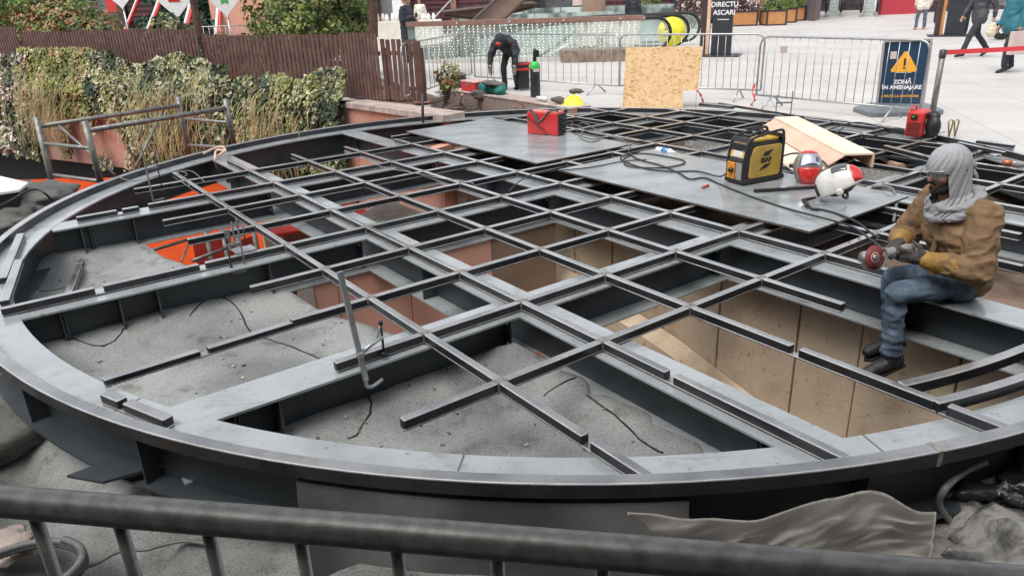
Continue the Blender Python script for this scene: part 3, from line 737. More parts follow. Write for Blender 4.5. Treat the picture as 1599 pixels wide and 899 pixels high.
# ================================================================ BOARDS, CLAMPS, TOOLS ON THE GRID
def board(label, a0, b0, a1, b1, z=0.004, th=.018):
    t = thing('plywood_board', label, 'board', tuple(gw((a0 + a1) / 2, (b0 + b1) / 2, z)))
    MB().box(gw((a0 + a1) / 2, (b0 + b1) / 2, z + th / 2 + .0005), (a1 - a0 - .004, b1 - b0 - .004, th - .002), ax=(GA, GB, Vector((0, 0, 1)))).build('plies', M['boardedge'], t)
    MB().box(gw((a0 + a1) / 2, (b0 + b1) / 2, z + th), (a1 - a0, b1 - b0, .003), ax=(GA, GB, Vector((0, 0, 1)))).build('coated_face', M['board'], t, bevel=.001)
    return t
board('grey phenolic board lying on the grid under the red welding machine', 3.19, 3.70, 4.68, 6.68)
board('grey phenolic board lying on the grid under the yellow welding machine', 3.15, .30, 4.65, 3.29)
BZ = .026
# big F clamp
def fclamp():
    b = at(545, 588, -.12); d0 = at(577, 560, -.04)
    t = thing('bar_clamp', 'long steel bar clamp standing upright on the front crossing tube', 'clamp', tuple(b))
    topz = .47
    base = gw(-.43, .66, -.13); top = base + Vector((-.07, .02, .63))
    mb = MB(); ax = (top - base).normalized(); X = (GA - ax * GA.dot(ax)).normalized(); Y = ax.cross(X)
    mb.box((base + top) / 2, (.030, .018, (top - base).length), ax=(X, Y, ax)); mb.build('bar', M['galv'], t, bevel=.002)
    MB().tube(smooth_path([base + Vector((0, 0, .02)), base + Vector((.0, 0, -.03)), base + GA * .035 + Vector((0, 0, -.045)), base + GA * .105 + GB * .02 + Vector((0, 0, -.035))]), .012, 8).build('fixed_jaw', M['galv'], t)
    j = base + ax * .16
    arm = MB().tube([j, j + GA * .07 + Vector((0, 0, .035)), j + GA * .15 + GB * .02 + Vector((0, 0, .05))], [.014, .012, .012], 8).build('sliding_arm', M['galv'], t)
    MB().box(j, (.03, .05, .028), ax=(X, Y, ax)).build('collar', M['galv'], arm, bevel=.004)
    s = j + GA * .15 + GB * .02 + Vector((0, 0, .05))
    sp_ = MB().tube([s + Vector((0, 0, .09)), s + Vector((0, 0, -.10))], .007, 8).build('screw', M['tube'], t)
    MB().lathe(s + Vector((0, 0, .075)), [(0, 0), (.013, 0), (.013, .02), (0, .02)], n=8).build('knob', M['black'], sp_)
    MB().lathe(s + Vector((0, 0, -.115)), [(0, 0), (.017, 0), (.012, .022), (0, .022)], n=10).build('pad', M['black'], sp_)
    MB().tube([s + Vector((-.03, 0, -.01)), s + Vector((-.002, 0, .07))], .005, 6).build('tommy_bar', M['galv'], sp_)
fclamp()
def cclamp(label, base, h=.24, reach=.10, dirv=GA, tall=0):
    """G clamp: vertical bar, two jaws and a screw"""
    t = thing('g_clamp', label, 'clamp', tuple(base)); base = Vector(base)
    top = base + Vector((0, 0, h))
    MB().bar(base, top, .022, .01, up=dirv).build('bar', M['scaf'], t, bevel=.002)
    MB().bar(base + Vector((0, 0, .01)), base + dirv * reach + Vector((0, 0, .01)), .02, .018).build('fixed_jaw', M['scaf'], t, bevel=.003)
    z = base + Vector((0, 0, h * .55)); MB().bar(z, z + dirv * (reach + .01), .022, .02).build('sliding_arm', M['scaf'], t, bevel=.003)
    s = z + dirv * reach
    k = MB().tube([s + Vector((0, 0, h * .3)), s + Vector((0, 0, -h * .38))], .006, 7).build('screw', M['tube'], t)
    MB().tube([s + Vector((-.03, 0, h * .28)), s + Vector((.03, 0, h * .28))], .0045, 6).build('handle', M['scaf'], k)
    MB().lathe(s + Vector((0, 0, -h * .42)), [(0, 0), (.014, 0), (.01, .02), (0, .02)], n=8).build('pad', M['black'], k)
cclamp('slim bar clamp with tall upright on the left short tubes of the grid', at(240, 316, -.07), .62, .12, (GA + GB * .3).normalized())
cclamp('rusty clamp in the cluster on the left tube, nearest the camera', at(384, 424, -.12), .42, .10, -GA)
cclamp('clamp with two screws at the back of the left cluster', at(371, 398, -.06), .27, .08, GA)
cclamp('short clamp standing left in the cluster by the notched tube', at(362, 392, -.02), .18, .06, GB)
t = thing('steel_bracket', 'pale steel angle bracket held by the clamps on the left tube', 'bracket', tuple(gw(-.35, 2.95, -.02)))
MB().box(gw(-.32, 2.98, .012), (.16, .13, .012), ax=(GA, GB, Vector((0, 0, 1)))).build('plate', M['galv'], t, bevel=.002)
MB().box(gw(-.32, 2.915, -.02), (.16, .008, .07), ax=(GA, GB, Vector((0, 0, 1)))).build('plate', M['galv'], t, bevel=.002)
cclamp('upright clamp hooked on the far rim in front of the chipboard', at(1003, 168, -.02), .36, .1, RT.normalized())
cclamp('short clamp on the far rim just right of the upright one', at(1019, 170, -.02), .17, .06, Vector((-1, 0, 0)))
cclamp('tall clamp on the far rim left of the warning sign', at(1235, 182, -.02), .36, .22, Vector((-1, 0, 0)))
# brass spring clips
def clip():
    c = at(1487, 214, .02); t = thing('spring_clip', 'pair of brass spring clips pinching the far right rim', 'clamp', tuple(c))
    for s in (-1, 1):
        p = c + Vector((s * .035, 0, 0)); MB().tube([p + Vector((0, 0, .0)), p + Vector((-.02, 0, .1)), p + Vector((-.035, 0, .19)), p + Vector((0, 0, .2)), p + Vector((.02, 0, .18)), p + Vector((.012, 0, .09)), p + Vector((.0, 0, .0))], .009, 6).build('clip', M['brass'], t)
clip()
def uvec(v): return Vector(v).normalized()
Z = Vector((0, 0, 1))
# -- yellow welding machine
def welder():
    c = at(1175, 287, BZ + .002)
    f0 = at(1134, 283, BZ); f1 = at(1166, 292, BZ); f2 = at(1218, 263, BZ)
    U = (f1 - f0); U.z = 0; W_ = .235; U = uvec(U); V_ = uvec(Vector((-U.y, U.x, 0)))
    L_ = .50; Hh = .43
    o = f0
    def P(u, v, z): return o + U * u + V_ * v + Z * z
    t = thing('welding_machine', 'yellow and black inverter welding machine on the near board', 'welding machine', tuple(P(W_ / 2, L_ / 2, 0)))
    ax = (U, V_, Z)
    MB().box(P(W_ / 2, L_ / 2, .03), (W_ + .02, L_ + .03, .05), ax=ax).build('base_skid', M['black'], t, bevel=.012)
    MB().box(P(W_ / 2, L_ / 2, .215), (W_ - .03, L_ - .04, .33), ax=ax).build('body', M['black'], t, bevel=.01)
    # front bezel frame with raked upper panel
    prof = [(0, .05), (0, .235), (.035, Hh - .035), (.06, Hh), (.10, Hh), (.10, .05)]
    for s in (0, W_ - .022):
        mb = MB(); mb.extrude([P(s, -.012 + y, z) for y, z in prof], U * .022); mb.build('front_bezel', M['black'], t, bevel=.006)
    MB().extrude([P(.02, -.008, .21), P(.02, .004, .25), P(W_ - .02, .004, .25), P(W_ - .02, -.008, .21)], Z * .0 + V_ * .06).build('bezel_bar', M['black'], t, bevel=.003)
    MB().extrude([P(.02, .03, Hh - .04), P(.02, .055, Hh - .002), P(W_ - .02, .055, Hh - .002), P(W_ - .02, .03, Hh - .04)], V_ * .05).build('bezel_bar', M['black'], t, bevel=.003)
    pn = MB().extrude([P(.02, .008, .25), P(W_ - .02, .008, .25), P(W_ - .03, .038, Hh - .035), P(.03, .038, Hh - .035)], V_ * .02).build('control_panel', M['yellow'], t)
    rk = uvec(P(0, .038, Hh - .035) - P(0, .008, .25))
    def PN(u, k, out=.0): return P(u, .008, .25) + rk * k - uvec(U.cross(rk) * -1) * 0 + uvec(rk.cross(U)) * (-out if rk.cross(U).dot(V_) > 0 else out)
    def face(u0, u1, k0, k1, m, nm, out=.003):
        MB().extrude([PN(u0, k0, out), PN(u1, k0, out), PN(u1, k1, out), PN(u0, k1, out)], V_ * .002).build(nm, m, pn)
    face(.06, .18, .006, .062, mat('grey_label_field', (.62, .62, .58), .4, 0, .3, 90), 'label')
    face(.07, .155, .078, .098, M['red'], 'label_strip')
    face(.03, .052, .062, .085, M['disc'], 'button')
    face(.175, .20, .068, .09, M['green'], 'button')
    face(.10, .13, .103, .125, M['black'], 'knob', .008)
    # lower grille
    g = MB().box(P(.075, -.006, .125), (.105, .012, .165), ax=ax).build('grille', M['copper'], t)
    for i in range(8):
        MB().box(P(.075, -.016, .055 + i * .020), (.10, .01, .009), ax=ax).build('slat', M['orangep'], g)
    MB().box(P(.172, -.010, .125), (.075, .006, .165), ax=ax).build('data_plate', mat('worn_data_plate', (.33, .31, .29), .5, .2, .3, 60), t)
    MB().lathe(P(.09, -.01, .13), [(0, .045), (.018, .045), (.026, .02), (.026, 0)], -V_, 12).build('power_socket', M['black'], t)
    # side panels: rounded
    for s, nm in ((W_ - .012, 'side_panel'), (0.0, 'side_panel')):
        pr = [(.075, .06), (.42, .06), (.45, .09), (.45, .33), (.43, .36), (.13, .345), (.095, .32), (.075, .25)]
        pr = [(.055, .075), (.07, .055), (.43, .055), (.455, .08), (.455, .335), (.435, .352), (.14, .352), (.10, .335), (.062, .25)]
        sd_ = MB().extrude([P(s, y, z) for y, z in pr], U * .016).build(nm, M['yellow_old'], t, bevel=.004)
    # emblem on the side: slanted black mark with lettering
    e = P(W_ + .0055, .26, .215)
    mk = MB().extrude([e + V_ * a + Z * b for a, b in [(-.085, -.095), (.02, -.07), (.065, -.035), (-.02, -.045)]], U * .002).build('emblem', M['black'], t)
    MB().extrude([e + V_ * a + Z * b for a, b in [(-.05, .045), (.02, .038), (.085, .095), (-.02, .08)]], U * .002).build('emblem', M['black'], t)
    text_obj('emblem_lettering', 'ESAB', .062, M['black'], t, e + U * .001, V_, Z, .0008, bold=.0025)
    # vents dots
    mb = MB()
    for i in range(5): bolt(mb, P(W_ + .004, .15 + i * .03, .085), U, .004, .002)
    mb.build('screw_heads', M['black'], t)
    # rear frame + handle
    MB().extrude([P(-.006, y, z) for y, z in [(.445, .04), (.49, .04), (.49, Hh - .03), (.47, Hh + .01), (.43, Hh + .02), (.43, Hh - .02), (.452, Hh - .04)]], U * (W_ + .012)).build('rear_frame', M['black'], t, bevel=.008)
    MB().extrude([P(.03, .10, Hh - .045), P(.03, .44, Hh - .045), P(.03, .44, Hh - .02), P(.03, .10, Hh - .02)], U * (W_ - .06)).build('top_cover', M['yellow'], t, bevel=.006)
    for s in (.012, W_ - .012):
        MB().tube(smooth_path([P(s, .05, Hh - .02), P(s, .10, Hh + .005), P(s, .2, Hh + .022), P(s, .40, Hh + .045), P(s, .465, Hh + .035), P(s, .48, Hh - .03)]), .013, 8).build('handle', M['black'], t)
    MB().tube([P(W_ / 2, .12, Hh + .0), P(W_ / 2, .28, Hh + .03)], .017, 10).build('handle_grip', M['black'], t)
    MB().tube([P(W_ / 2 - .02, .28, Hh + .03), P(W_ / 2 + .03, .30, Hh + .02)], .028, 10).build('connector', M['black'], t)
    return P
WP = welder()
# -- red welding machine with straps
def redwelder():
    p0 = at(824, 209, BZ); p1 = at(872, 213, BZ); U = uvec(p1 - p0); V_ = Vector((-U.y, U.x, 0)); o = p0
    L_ = (p1 - p0).length; D = .19; Hh = .29
    def P(u, v, z): return o + U * u + V_ * v + Z * z
    t = thing('welding_machine', 'red boxy welding machine with grey strap on the far board', 'welding machine', tuple(P(L_ / 2, D / 2, 0))); ax = (U, V_, Z)
    MB().box(P(L_ / 2, D / 2, Hh / 2), (L_, D, Hh), ax=ax).build('body', M['red'], t, bevel=.012)
    MB().box(P(L_ / 2, D / 2, Hh + .004), (L_ - .02, D - .02, .01), ax=ax).build('top_cover', mat('faded_red_lid', (.62, .16, .13), .5, 0, .2, 10), t, bevel=.003)
    MB().box(P(L_ + .008, D / 2, Hh * .5), (.02, D - .01, Hh - .02), ax=ax).build('connector_panel', M['black'], t, bevel=.004)
    for z in (.07, .14, .21): MB().lathe(P(L_ + .018, D / 2, z), [(0, .03), (.018, .03), (.022, 0)], U, 10).build('socket', M['black'], t)
    for s in (0, 1):
        v0 = -.006
        MB().tube(smooth_path([P(.03 + s * .02, .02, Hh + .01), P(.08, v0, Hh + .03), P(.13 + s * .03, -.012, Hh - .06), P(.18, -.014, Hh - .12), P(.26, -.012, Hh - .07), P(.33, .0, Hh + .01), P(.42, .03, Hh + .035), P(.46, .05, Hh + .012)]), .013, 6).build('strap', M['greybag'], t)
    MB().tube(smooth_path([P(.0, -.01, Hh - .07), P(.12, -.016, Hh - .13), P(.22, -.015, Hh - .2), P(.30, -.02, .03), P(.33, -.03, .008)]), .006, 6).build('lead', M['black'], t)
redwelder()
def small_red():
    p0 = at(1412, 213, .004); U = uvec(at(1440, 216, .0) - p0); V_ = Vector((-U.y, U.x, 0)); o = p0; Wd = .19; D = .3; Hh = .30
    def P(u, v, z): return o + U * u + V_ * v + Z * z
    t = thing('battery_charger', 'small red ribbed power unit standing by the foot of the warning sign', 'power unit', tuple(P(Wd / 2, D / 2, 0))); ax = (U, V_, Z)
    MB().box(P(Wd / 2, D / 2, Hh / 2), (Wd, D, Hh), ax=ax).build('body', M['redlid'], t, bevel=.02)
    for i in range(7): MB().box(P(Wd / 2, -.006, .04 + i * .022), (Wd - .04, .012, .009), ax=ax).build('rib', M['disc'], t)
    MB().box(P(Wd / 2 - .01, -.005, .235), (.07, .01, .06), ax=ax).build('display', M['black'], t)
    MB().lathe(P(Wd / 2 - .02, -.01, .24), [(0, .01), (.012, .01), (.012, 0)], -V_, 10).build('knob', M['green'], t)
    MB().tube(smooth_path([P(.03, .03, Hh), P(.03, .05, Hh + .04), P(.03, .22, Hh + .04), P(.03, .26, Hh)]), .012, 7).build('handle', M['redlid'], t)
    b = MB(); b.ellip(P(Wd + .09, .1, .13), (.08, .1, .14)); b.ellip(P(Wd + .07, .14, .24), (.07, .09, .07))
    o2 = b.build('tool_pouch', M['black']); tag(o2, 'black tool pouch slumped against the small red unit', 'bag')
small_red()
# -- welding helmets
def helmet_shape(name, m, parent, c, fwd, tilt, s=1.0, r=(.115, .125, .15), span=.64):
    """open shell: front half of an egg with chin, thick"""
    bm = bmesh.new()
    n, k = 28, 18; rows = []
    for i in range(k + 1):
        ph = math.pi * (.06 + .90 * i / k); row = []
        for j in range(n + 1):
            th = math.pi * (-span + 2 * span * j / n)
            zz = math.cos(ph)
            rr = math.sin(ph) ** .75
            x = math.cos(th) * r[0] * rr * (1.0 + .25 * max(0, -zz) * max(0, math.cos(th)))
            y = math.sin(th) * r[1] * rr * (1 - .12 * max(0, -zz))
            row.append(bm.verts.new(Vector((x, y, zz * r[2])) * s))
        rows.append(row)
    for i in range(k):
        for j in range(n): bm.faces.new((rows[i][j], rows[i + 1][j], rows[i + 1][j + 1], rows[i][j + 1]))
    f = uvec(fwd); side = Z.cross(f).normalized(); up = f.cross(side)
    B = Matrix((f, side, up)).transposed()
    T = B @ Euler(tilt).to_matrix()
    bmesh.ops.recalc_face_normals(bm, faces=bm.faces)
    bmesh.ops.solidify(bm, geom=bm.faces[:], thickness=.005)
    me = bpy.data.meshes.new(name); o0 = Vector(parent['_o'])
    for v in bm.verts: v.co = T @ v.co + Vector(c) - o0
    bm.to_mesh(me); bm.free(); me.materials.append(m); me.polygons.foreach_set('use_smooth', [True] * len(me.polygons))
    ob = bpy.data.objects.new(name, me); COL.objects.link(ob); ob.parent = parent; ob['_o'] = list(o0)
    return ob, T
def shellpatch(name, m, parent, c, T, s, r, th0, th1, ph0, ph1, off=.004, n=12):
    """piece of the same egg surface, raised by off (a visor, a coloured panel)"""
    vs = []; fs = []
    for lay in (0, 1):
        for i in range(n + 1):
            ph = math.pi * (ph0 + (ph1 - ph0) * i / n)
            for j in range(n + 1):
                th = math.pi * (th0 + (th1 - th0) * j / n); zz = math.cos(ph); rr = math.sin(ph) ** .75
                x = math.cos(th) * r[0] * rr * (1.0 + .25 * max(0, -zz) * max(0, math.cos(th))); y = math.sin(th) * r[1] * rr * (1 - .12 * max(0, -zz))
                v = Vector((x, y, zz * r[2])) * s; v = v * (1 + (off if lay else .001) / v.length); vs.append(T @ v + Vector(c))
    N = (n + 1) ** 2
    for lay in (0, 1):
        for i in range(n):
            for j in range(n):
                a = lay * N + i * (n + 1) + j; fs.append((a, a + 1, a + n + 2, a + n + 1))
    for i in range(n):
        for (a, b) in ((i, i + 1), (n * (n + 1) + i, n * (n + 1) + i + 1), (i * (n + 1), (i + 1) * (n + 1)), (i * (n + 1) + n, (i + 1) * (n + 1) + n)): fs.append((a, b, b + N, a + N))
    mb = MB(); mb.add(vs, fs, 0, True); return mb.build(name, m, parent)
def helmets():
    r = (.12, .125, .155)
    c = at(1267, 288, BZ) + Z * .125 + Vector((0, .12, 0)); fwd = Vector((-.22, -1, .0))
    t = thing('welding_helmet', 'red and silver welding helmet facing the camera beside the yellow machine', 'welding helmet', (c.x, c.y, BZ))
    sh, T = helmet_shape('shell', M['silver'], t, c, fwd, (0, R_(-16), 0), 1.05, r)
    shellpatch('red_face', M['red'], t, c, T, 1.05, r, -.27, .27, .50, .90, .006)
    shellpatch('red_crown', M['red'], t, c, T, 1.05, r, -.33, .33, .07, .2, .005)
    shellpatch('visor', M['mirror'], t, c, T, 1.05, r, -.23, .23, .22, .48, .008)
    shellpatch('visor_shade', M['darkglass'], t, c, T, 1.05, r, .12, .22, .30, .40, .010)
    side = Z.cross(uvec(fwd)).normalized()
    for s in (-1, 1): MB().lathe(c + side * s * .115 + Vector((0, .05, .01)), [(0, .035), (.018, .033), (.022, 0)], side * s, 12).build('pivot_knob', M['black'], t)
    # white helmet lying tilted, open side to the right
    c2 = at(1318, 318, BZ) + Z * .115 + Vector((0, .06, 0)); fwd2 = Vector((-.80, .52, 0))
    t2 = thing('welding_helmet', 'white welding helmet with red crown tipped over on the near board', 'welding helmet', (c2.x, c2.y, BZ))
    r2 = (.19, .13, .19)
    sh, T = helmet_shape('shell', M['whitegloss'], t2, c2, fwd2, (0, R_(-58), 0), 1.05, r2, .50)
    shellpatch('red_crown', M['red'], t2, c2, T, 1.05, r2, -.45, .45, .07, .26, .005)
    shellpatch('visor', M['darkglass'], t2, c2, T, 1.05, r2, -.2, .2, .30, .5, .008)
    shellpatch('chin_vent', M['black'], t2, c2, T, 1.05, r2, -.42, -.18, .80, .90, .010); shellpatch('chin_vent', M['black'], t2, c2, T, 1.05, r2, .18, .42, .80, .90, .010)
    sd2 = Z.cross(uvec(fwd2)).normalized()
    side = T @ Vector((0, 1, 0))
    for s in (-1, 1): MB().lathe(c2 + side * s * .125, [(0, .016), (.012, .016), (.03, .012), (.034, 0)], side * s, 14).build('pivot_knob', M['whitegloss'], t2)
    up = T @ Z; fw = T @ Vector((1, 0, 0))
    MB().tube(smooth_path([c2 + side * .10 - fw * .0, c2 - fw * .06 + side * .08, c2 - fw * .09, c2 - fw * .06 - side * .08, c2 - side * .10 - fw * .0]), .012, 8).build('headband', M['black'], t2)
    b = MB(); b.ellip(c2 + fw * .045, (.10, .115, .15), rot=T); b.build('liner', M['black'], t2)
helmets()
loose('short bright steel tube lying on the near board before the helmets', at(1178, 305, 0), at(1286, 298, 0), BZ, (), .035, .03)
# torch on the board
def torch():
    c = at(1258, 318, BZ + .02); t = thing('welding_torch', 'black welding electrode holder lying on the near board', 'torch', tuple(c))
    MB().tube([at(1262, 322, BZ + .02), at(1256, 313, BZ + .03), at(1274, 309, BZ + .03)], [.017, .02, .01], 8).build('holder', M['black'], t)
    MB().tube([at(1262, 322, BZ + .02), at(1268, 326, BZ + .015), at(1280, 328, BZ + .012)], [.014, .013, .009], 8).build('grip', M['blackrubber'], t)
torch()
# red and white plug on the board
c = at(1100, 291, BZ + .008); t = thing('electrode_stub', 'tiny red and white plug lying on the near board', 'plug', tuple(c))
MB().tube([c, c + Vector((.05, .02, 0))], .011, 8).build('plug', M['red'], t); MB().tube([c + Vector((-.03, -.03, 0)), c + Vector((.01, -.02, 0))], .01, 7).build('cap', M['copper'], t)
def onb(pts, z=BZ + .007): return [at(x, y, z + (dz[0] if dz else 0)) for x, y, *dz in pts]
cable('power_cable', 'black cable from the yellow machine looping over the near board', onb([(1134, 272, .12), (1122, 276, .03), (1090, 268), (1050, 268), (1010, 264), (975, 252), (972, 244), (1000, 240), (1030, 243), (1065, 250), (1068, 256), (1040, 262), (1000, 262), (978, 258), (975, 248), (985, 243)]), .008, M['blackrubber'])
cable('power_cable', 'dark cable trailing from the coil down the near board towards the worker', onb([(984, 234), (983, 240), (1000, 250), (1030, 258), (1060, 270), (1078, 280), (1100, 278), (1125, 288), (1170, 306), (1230, 326), (1290, 342, .02), (1330, 354, .03), (1360, 374, .10), (1378, 388, .16), (1390, 396, .2)]), .008, M['blackrubber'])
cable('torch_cable', 'black torch lead curving along the front edge of the near board', onb([(1268, 326), (1285, 328), (1310, 335), (1340, 348, .02), (1362, 365, .03), (1375, 372, .06)]), .009, M['blackrubber'])
cable('power_cable', 'thin black cable crossing the gap between the two boards', onb([(795, 300, -.02), (806, 288, -.02), (830, 273, -.01), (860, 268), (920, 262), (975, 252), (1010, 250)]), .006, M['blackrubber'])
cable('power_cable', 'tangled black leads beside the red welding machine', onb([(882, 196, .1), (900, 196, .08), (912, 203, .05), (905, 214), (925, 222), (945, 212), (930, 202, .05), (912, 192, .12), (905, 198, .06), (925, 208), (950, 212), (975, 221, .01), (985, 232, .0)]), .007, M['greycable'])
cable('power_cable', 'second grey lead running from the red welding machine to the grid', onb([(880, 203, .06), (900, 210), (925, 217), (955, 214), (990, 220, -.02), (1040, 218, -.02)]), .006, M['greycable'])
cable('wire', 'thin pale wire lying over the left part of the tube grid', [at(x, y, .012) for x, y in [(575, 250), (600, 262), (640, 269), (690, 279), (725, 283), (740, 287)]], .004, M['galv'])
cable('wire', 'thin bent wire looped round the left end of the longest tube', [at(x, y, .02) for x, y in [(182, 276), (210, 283), (245, 275), (275, 268), (292, 272), (283, 282), (296, 292), (290, 280), (278, 270), (300, 268), (320, 285)]], .005, M['greycable'])
cable('hose', 'grey hose bent over the edge of the near board behind the worker', [at(x, y, z) for x, y, z in [(1362, 292, BZ + .02), (1380, 291, BZ + .03), (1394, 296, BZ + .03), (1400, 310, 0), (1399, 330, -.03), (1396, 347, -.1)]], .014, M['greycable'])
cable('power_cable', 'cables looped over the far right grid beside the timber', [at(x, y, .03) for x, y in [(1265, 222), (1290, 215), (1330, 218), (1380, 210), (1412, 203), (1380, 200), (1345, 192), (1315, 196), (1290, 206), (1286, 214), (1300, 212), (1318, 200)]], .009, M['blackrubber'])
cable('power_cable', 'black lead running from the yellow machine behind the helmets', [at(x, y, z) for x, y, z in [(1218, 246, .14), (1240, 240, .12), (1262, 243, .1), (1285, 252, .06), (1300, 268, .05), (1320, 280, .05)]], .010, M['blackrubber'])
# timber beam and sheet
def timber():
    a = at(1226, 190, .16); b = at(1318, 250, .14)
    t = thing('timber_plank', 'new pale timber trough lying across the grid behind the yellow machine', 'timber', tuple(at(1270, 235, 0)))
    p0 = at(1206, 200, .02); p1 = at(1313, 262, .02); d = uvec(p1 - p0); n = Vector((-d.y, d.x, 0)); L_ = (p1 - p0).length
    ax = (d, n, Z)
    MB().box(p0 + d * L_ / 2 + n * .17 + Z * .13, (L_, .30, .022), ax=ax).build('top_board', M['timber'], t, bevel=.002)
    MB().extrude([p0 + n * .02 + Z * .118, p0 + n * .04 + Z * .118, p0 - n * .13 + Z * .012, p0 - n * .15 + Z * .012], d * L_).build('side_board', M['timber_p'], t, bevel=.002)
    MB().box(p0 + d * L_ / 2 + n * .32 + Z * .055, (L_, .022, .125), ax=ax).build('side_board', M['timber_p'], t, bevel=.002)
    q = [at(1195, 235, .006), at(1215, 215, .006), at(1300, 262, .006), at(1250, 276, .006)]
    o = MB().prism([(v.x, v.y) for v in q], .003, .018).build('plywood_sheet', M['timber'], None, bevel=.002); tag(o, 'pale plywood offcut under the front of the timber trough', 'plywood')
timber()
o = MB().prism([(v.x, v.y) for v in [at(1335, 283, 0), at(1395, 262, 0), at(1430, 265, 0), at(1345, 292, 0)]], -.40, -.37).build('wood_offcut', M['timber'], None); tag(o, 'narrow pale wood offcut lying on gravel between the tubes', 'wood')
o = MB().prism([(v.x, v.y) for v in [at(1370, 246, -.4), at(1420, 240, -.4), at(1475, 258, -.4), at(1400, 262, -.4)]], -.41, -.36).build('plywood_offcut', M['timber_p'], None); tag(o, 'flat plywood offcut on the ground beneath the far right tubes', 'wood')
# plastic bottle
c = at(1040, 236, .03); t = thing('plastic_bottle', 'clear blue labelled plastic wrapper lying at the far edge of the near board', 'packaging', tuple(c))
d = uvec(at(1058, 238, 0) - at(1030, 233, 0))
MB().lathe(c, [(0, -.15), (.03, -.13), (.034, -.05), (.034, .07), (.012, .12), (.012, .15), (0, .15)], d, 14).build('bottle', M['white'], t)
MB().lathe(c, [(.0345, -.04), (.036, -.04), (.036, .05), (.0345, .05)], d, 14).build('label', M['blue'], t)
# angle grinder lying at right
def grinder(t, c, f, s, up, disc_n, mats=('silver', 'black')):
    """body along f, head at +f end, disc plane normal disc_n"""
    c = Vector(c)
    MB().lathe(c, [(0, -.17), (.028, -.165), (.032, -.06), (.036, .0), (.034, .03), (0, .032)], f, 14).build('body', M[mats[1]], t)
    MB().lathe(c, [(.034, .028), (.04, .05), (.036, .09), (.02, .105), (0, .106)], f, 14).build('gear_head', M[mats[0]], t)
c = at(1585, 256, .04); t = thing('angle_grinder', 'silver angle grinder lying on the right side of the grid', 'angle grinder', tuple(c))
grinder(t, c, uvec(Vector((-1, .35, .1))), 1, Z, Z, ('copper', 'silver'))
c = at(1555, 243, .05)
MB().lathe(c, [(.0, 0), (.05, 0), (.055, .012), (.0, .014)], Z, 18).build('disc_guard', M['galv'], t)

# ================================================================ FOREGROUND
def front_barrier():
    a = Vector((-.80, .94, 1.1)); b = Vector((.32, .745, 1.1)); d = uvec(b - a)
    A = a - d * .7; B = b + d * .55
    t = thing('crowd_barrier', 'weathered galvanised barrier right in front of the camera, thick top rail', 'barrier', (A.x, A.y, 0), )
    pts = smooth_path([A + Z * -1.0, A + Z * -.12, A + Z * -.02 + d * .05, A + d * .16], 6) + smooth_path([B - d * .16, B + Z * -.02 - d * .05, B + Z * -.12, B + Z * -1.0], 6)
    MB().tube(pts, .0245, 16).build('top_rail', M['rail'], t)
    MB().tube([A - Z * .9, B - Z * .9], .02, 12).build('lower_rail', M['rail'], t)
    xs = [-.75, -.61, -.47, -.33, -.19, -.04]
    k = 0; x = -.75 - .143 * 4
    while x < B.x - .1:
        s = (x - a.x) / d.x
        if s > -.6:
            p = a + d * s; MB().tube([p - Z * .015, p - Z * .9], .0100, 8).build('bar', M['scaf'], t)
        x += .143
    for s in (.1, .9):
        p = lerp(A, B, s); n = Vector((-d.y, d.x, 0))
        MB().tube([Vector((p.x, p.y, .0)) - n * .3 + Z * .02, Vector((p.x, p.y, .22)), Vector((p.x, p.y, .0)) + n * .3 + Z * .02], .015, 8).build('foot', M['rail'], t)
front_barrier()

# ================================================================ CANVAS, RUBBLE, CABLES BY THE BARRIER
def grid_surface(name, m, f, nu, nv, parent=None, thick=.006):
    vs = [f(i / nu, j / nv) for j in range(nv + 1) for i in range(nu + 1)]
    fs = [(j * (nu + 1) + i, j * (nu + 1) + i + 1, (j + 1) * (nu + 1) + i + 1, (j + 1) * (nu + 1) + i) for j in range(nv) for i in range(nu)]
    bm = bmesh.new(); V = [bm.verts.new(v) for v in vs]; [bm.faces.new([V[k] for k in q]) for q in fs]
    if thick: bmesh.ops.solidify(bm, geom=bm.faces[:], thickness=thick)
    o0 = Vector(parent['_o']) if parent else Vector((0, 0, 0))
    for v in bm.verts: v.co -= o0
    me = bpy.data.meshes.new(name); bm.to_mesh(me); bm.free(); me.materials.append(m); me.polygons.foreach_set('use_smooth', [True] * len(me.polygons))
    ob = bpy.data.objects.new(name, me); COL.objects.link(ob)
    if parent: ob.parent = parent; ob['_o'] = list(o0)
    return ob
def fold(u, v, s=0):
    q = Vector((u * 5 + s, v * 2.2, s)); a = noise.noise(q); b = noise.noise(q * 2.7 + Vector((3, 1, 0)))
    return (.5 - abs(a) * 1.6) * .6 + (.5 - abs(b) * 1.6) * .28
tp = [at(980, 800, -.13), at(1358, 786, -.10), at(1462, 800, -.16), at(990, 846, -.55), at(1452, 892, -.56)]
def tarp(u, v):
    top = lerp(tp[0], tp[1], min(1, u / .8)) if u < .8 else lerp(tp[1], tp[2], (u - .8) / .2)
    bot = lerp(at(985, 885, -.50), at(1452, 915, -.50), u)
    p = lerp(top, bot, v ** .8)
    e = math.sin(math.pi * min(1, max(0, v))) 
    fo = fold(u * .75 + v * .5, v * .8 - u * .3, 2) + .22 * fold(u * 2.2 + v, v * 1.5, 6); p += Vector((0, -.5, .8)) * (.08 * fo * (.35 + e) * min(1, .15 + u * 5))
    p.z += .0 + .06 * math.exp(-((u - .62) ** 2) / .02) * (1 - v) + .05 * math.exp(-((u - .83) ** 2) / .006) * (1 - v)
    p.y += .03 * noise.noise(Vector((u * 6, v * 3, 5))) - .07 * math.sin(math.pi * min(1, u * 1.3)) 
    return p
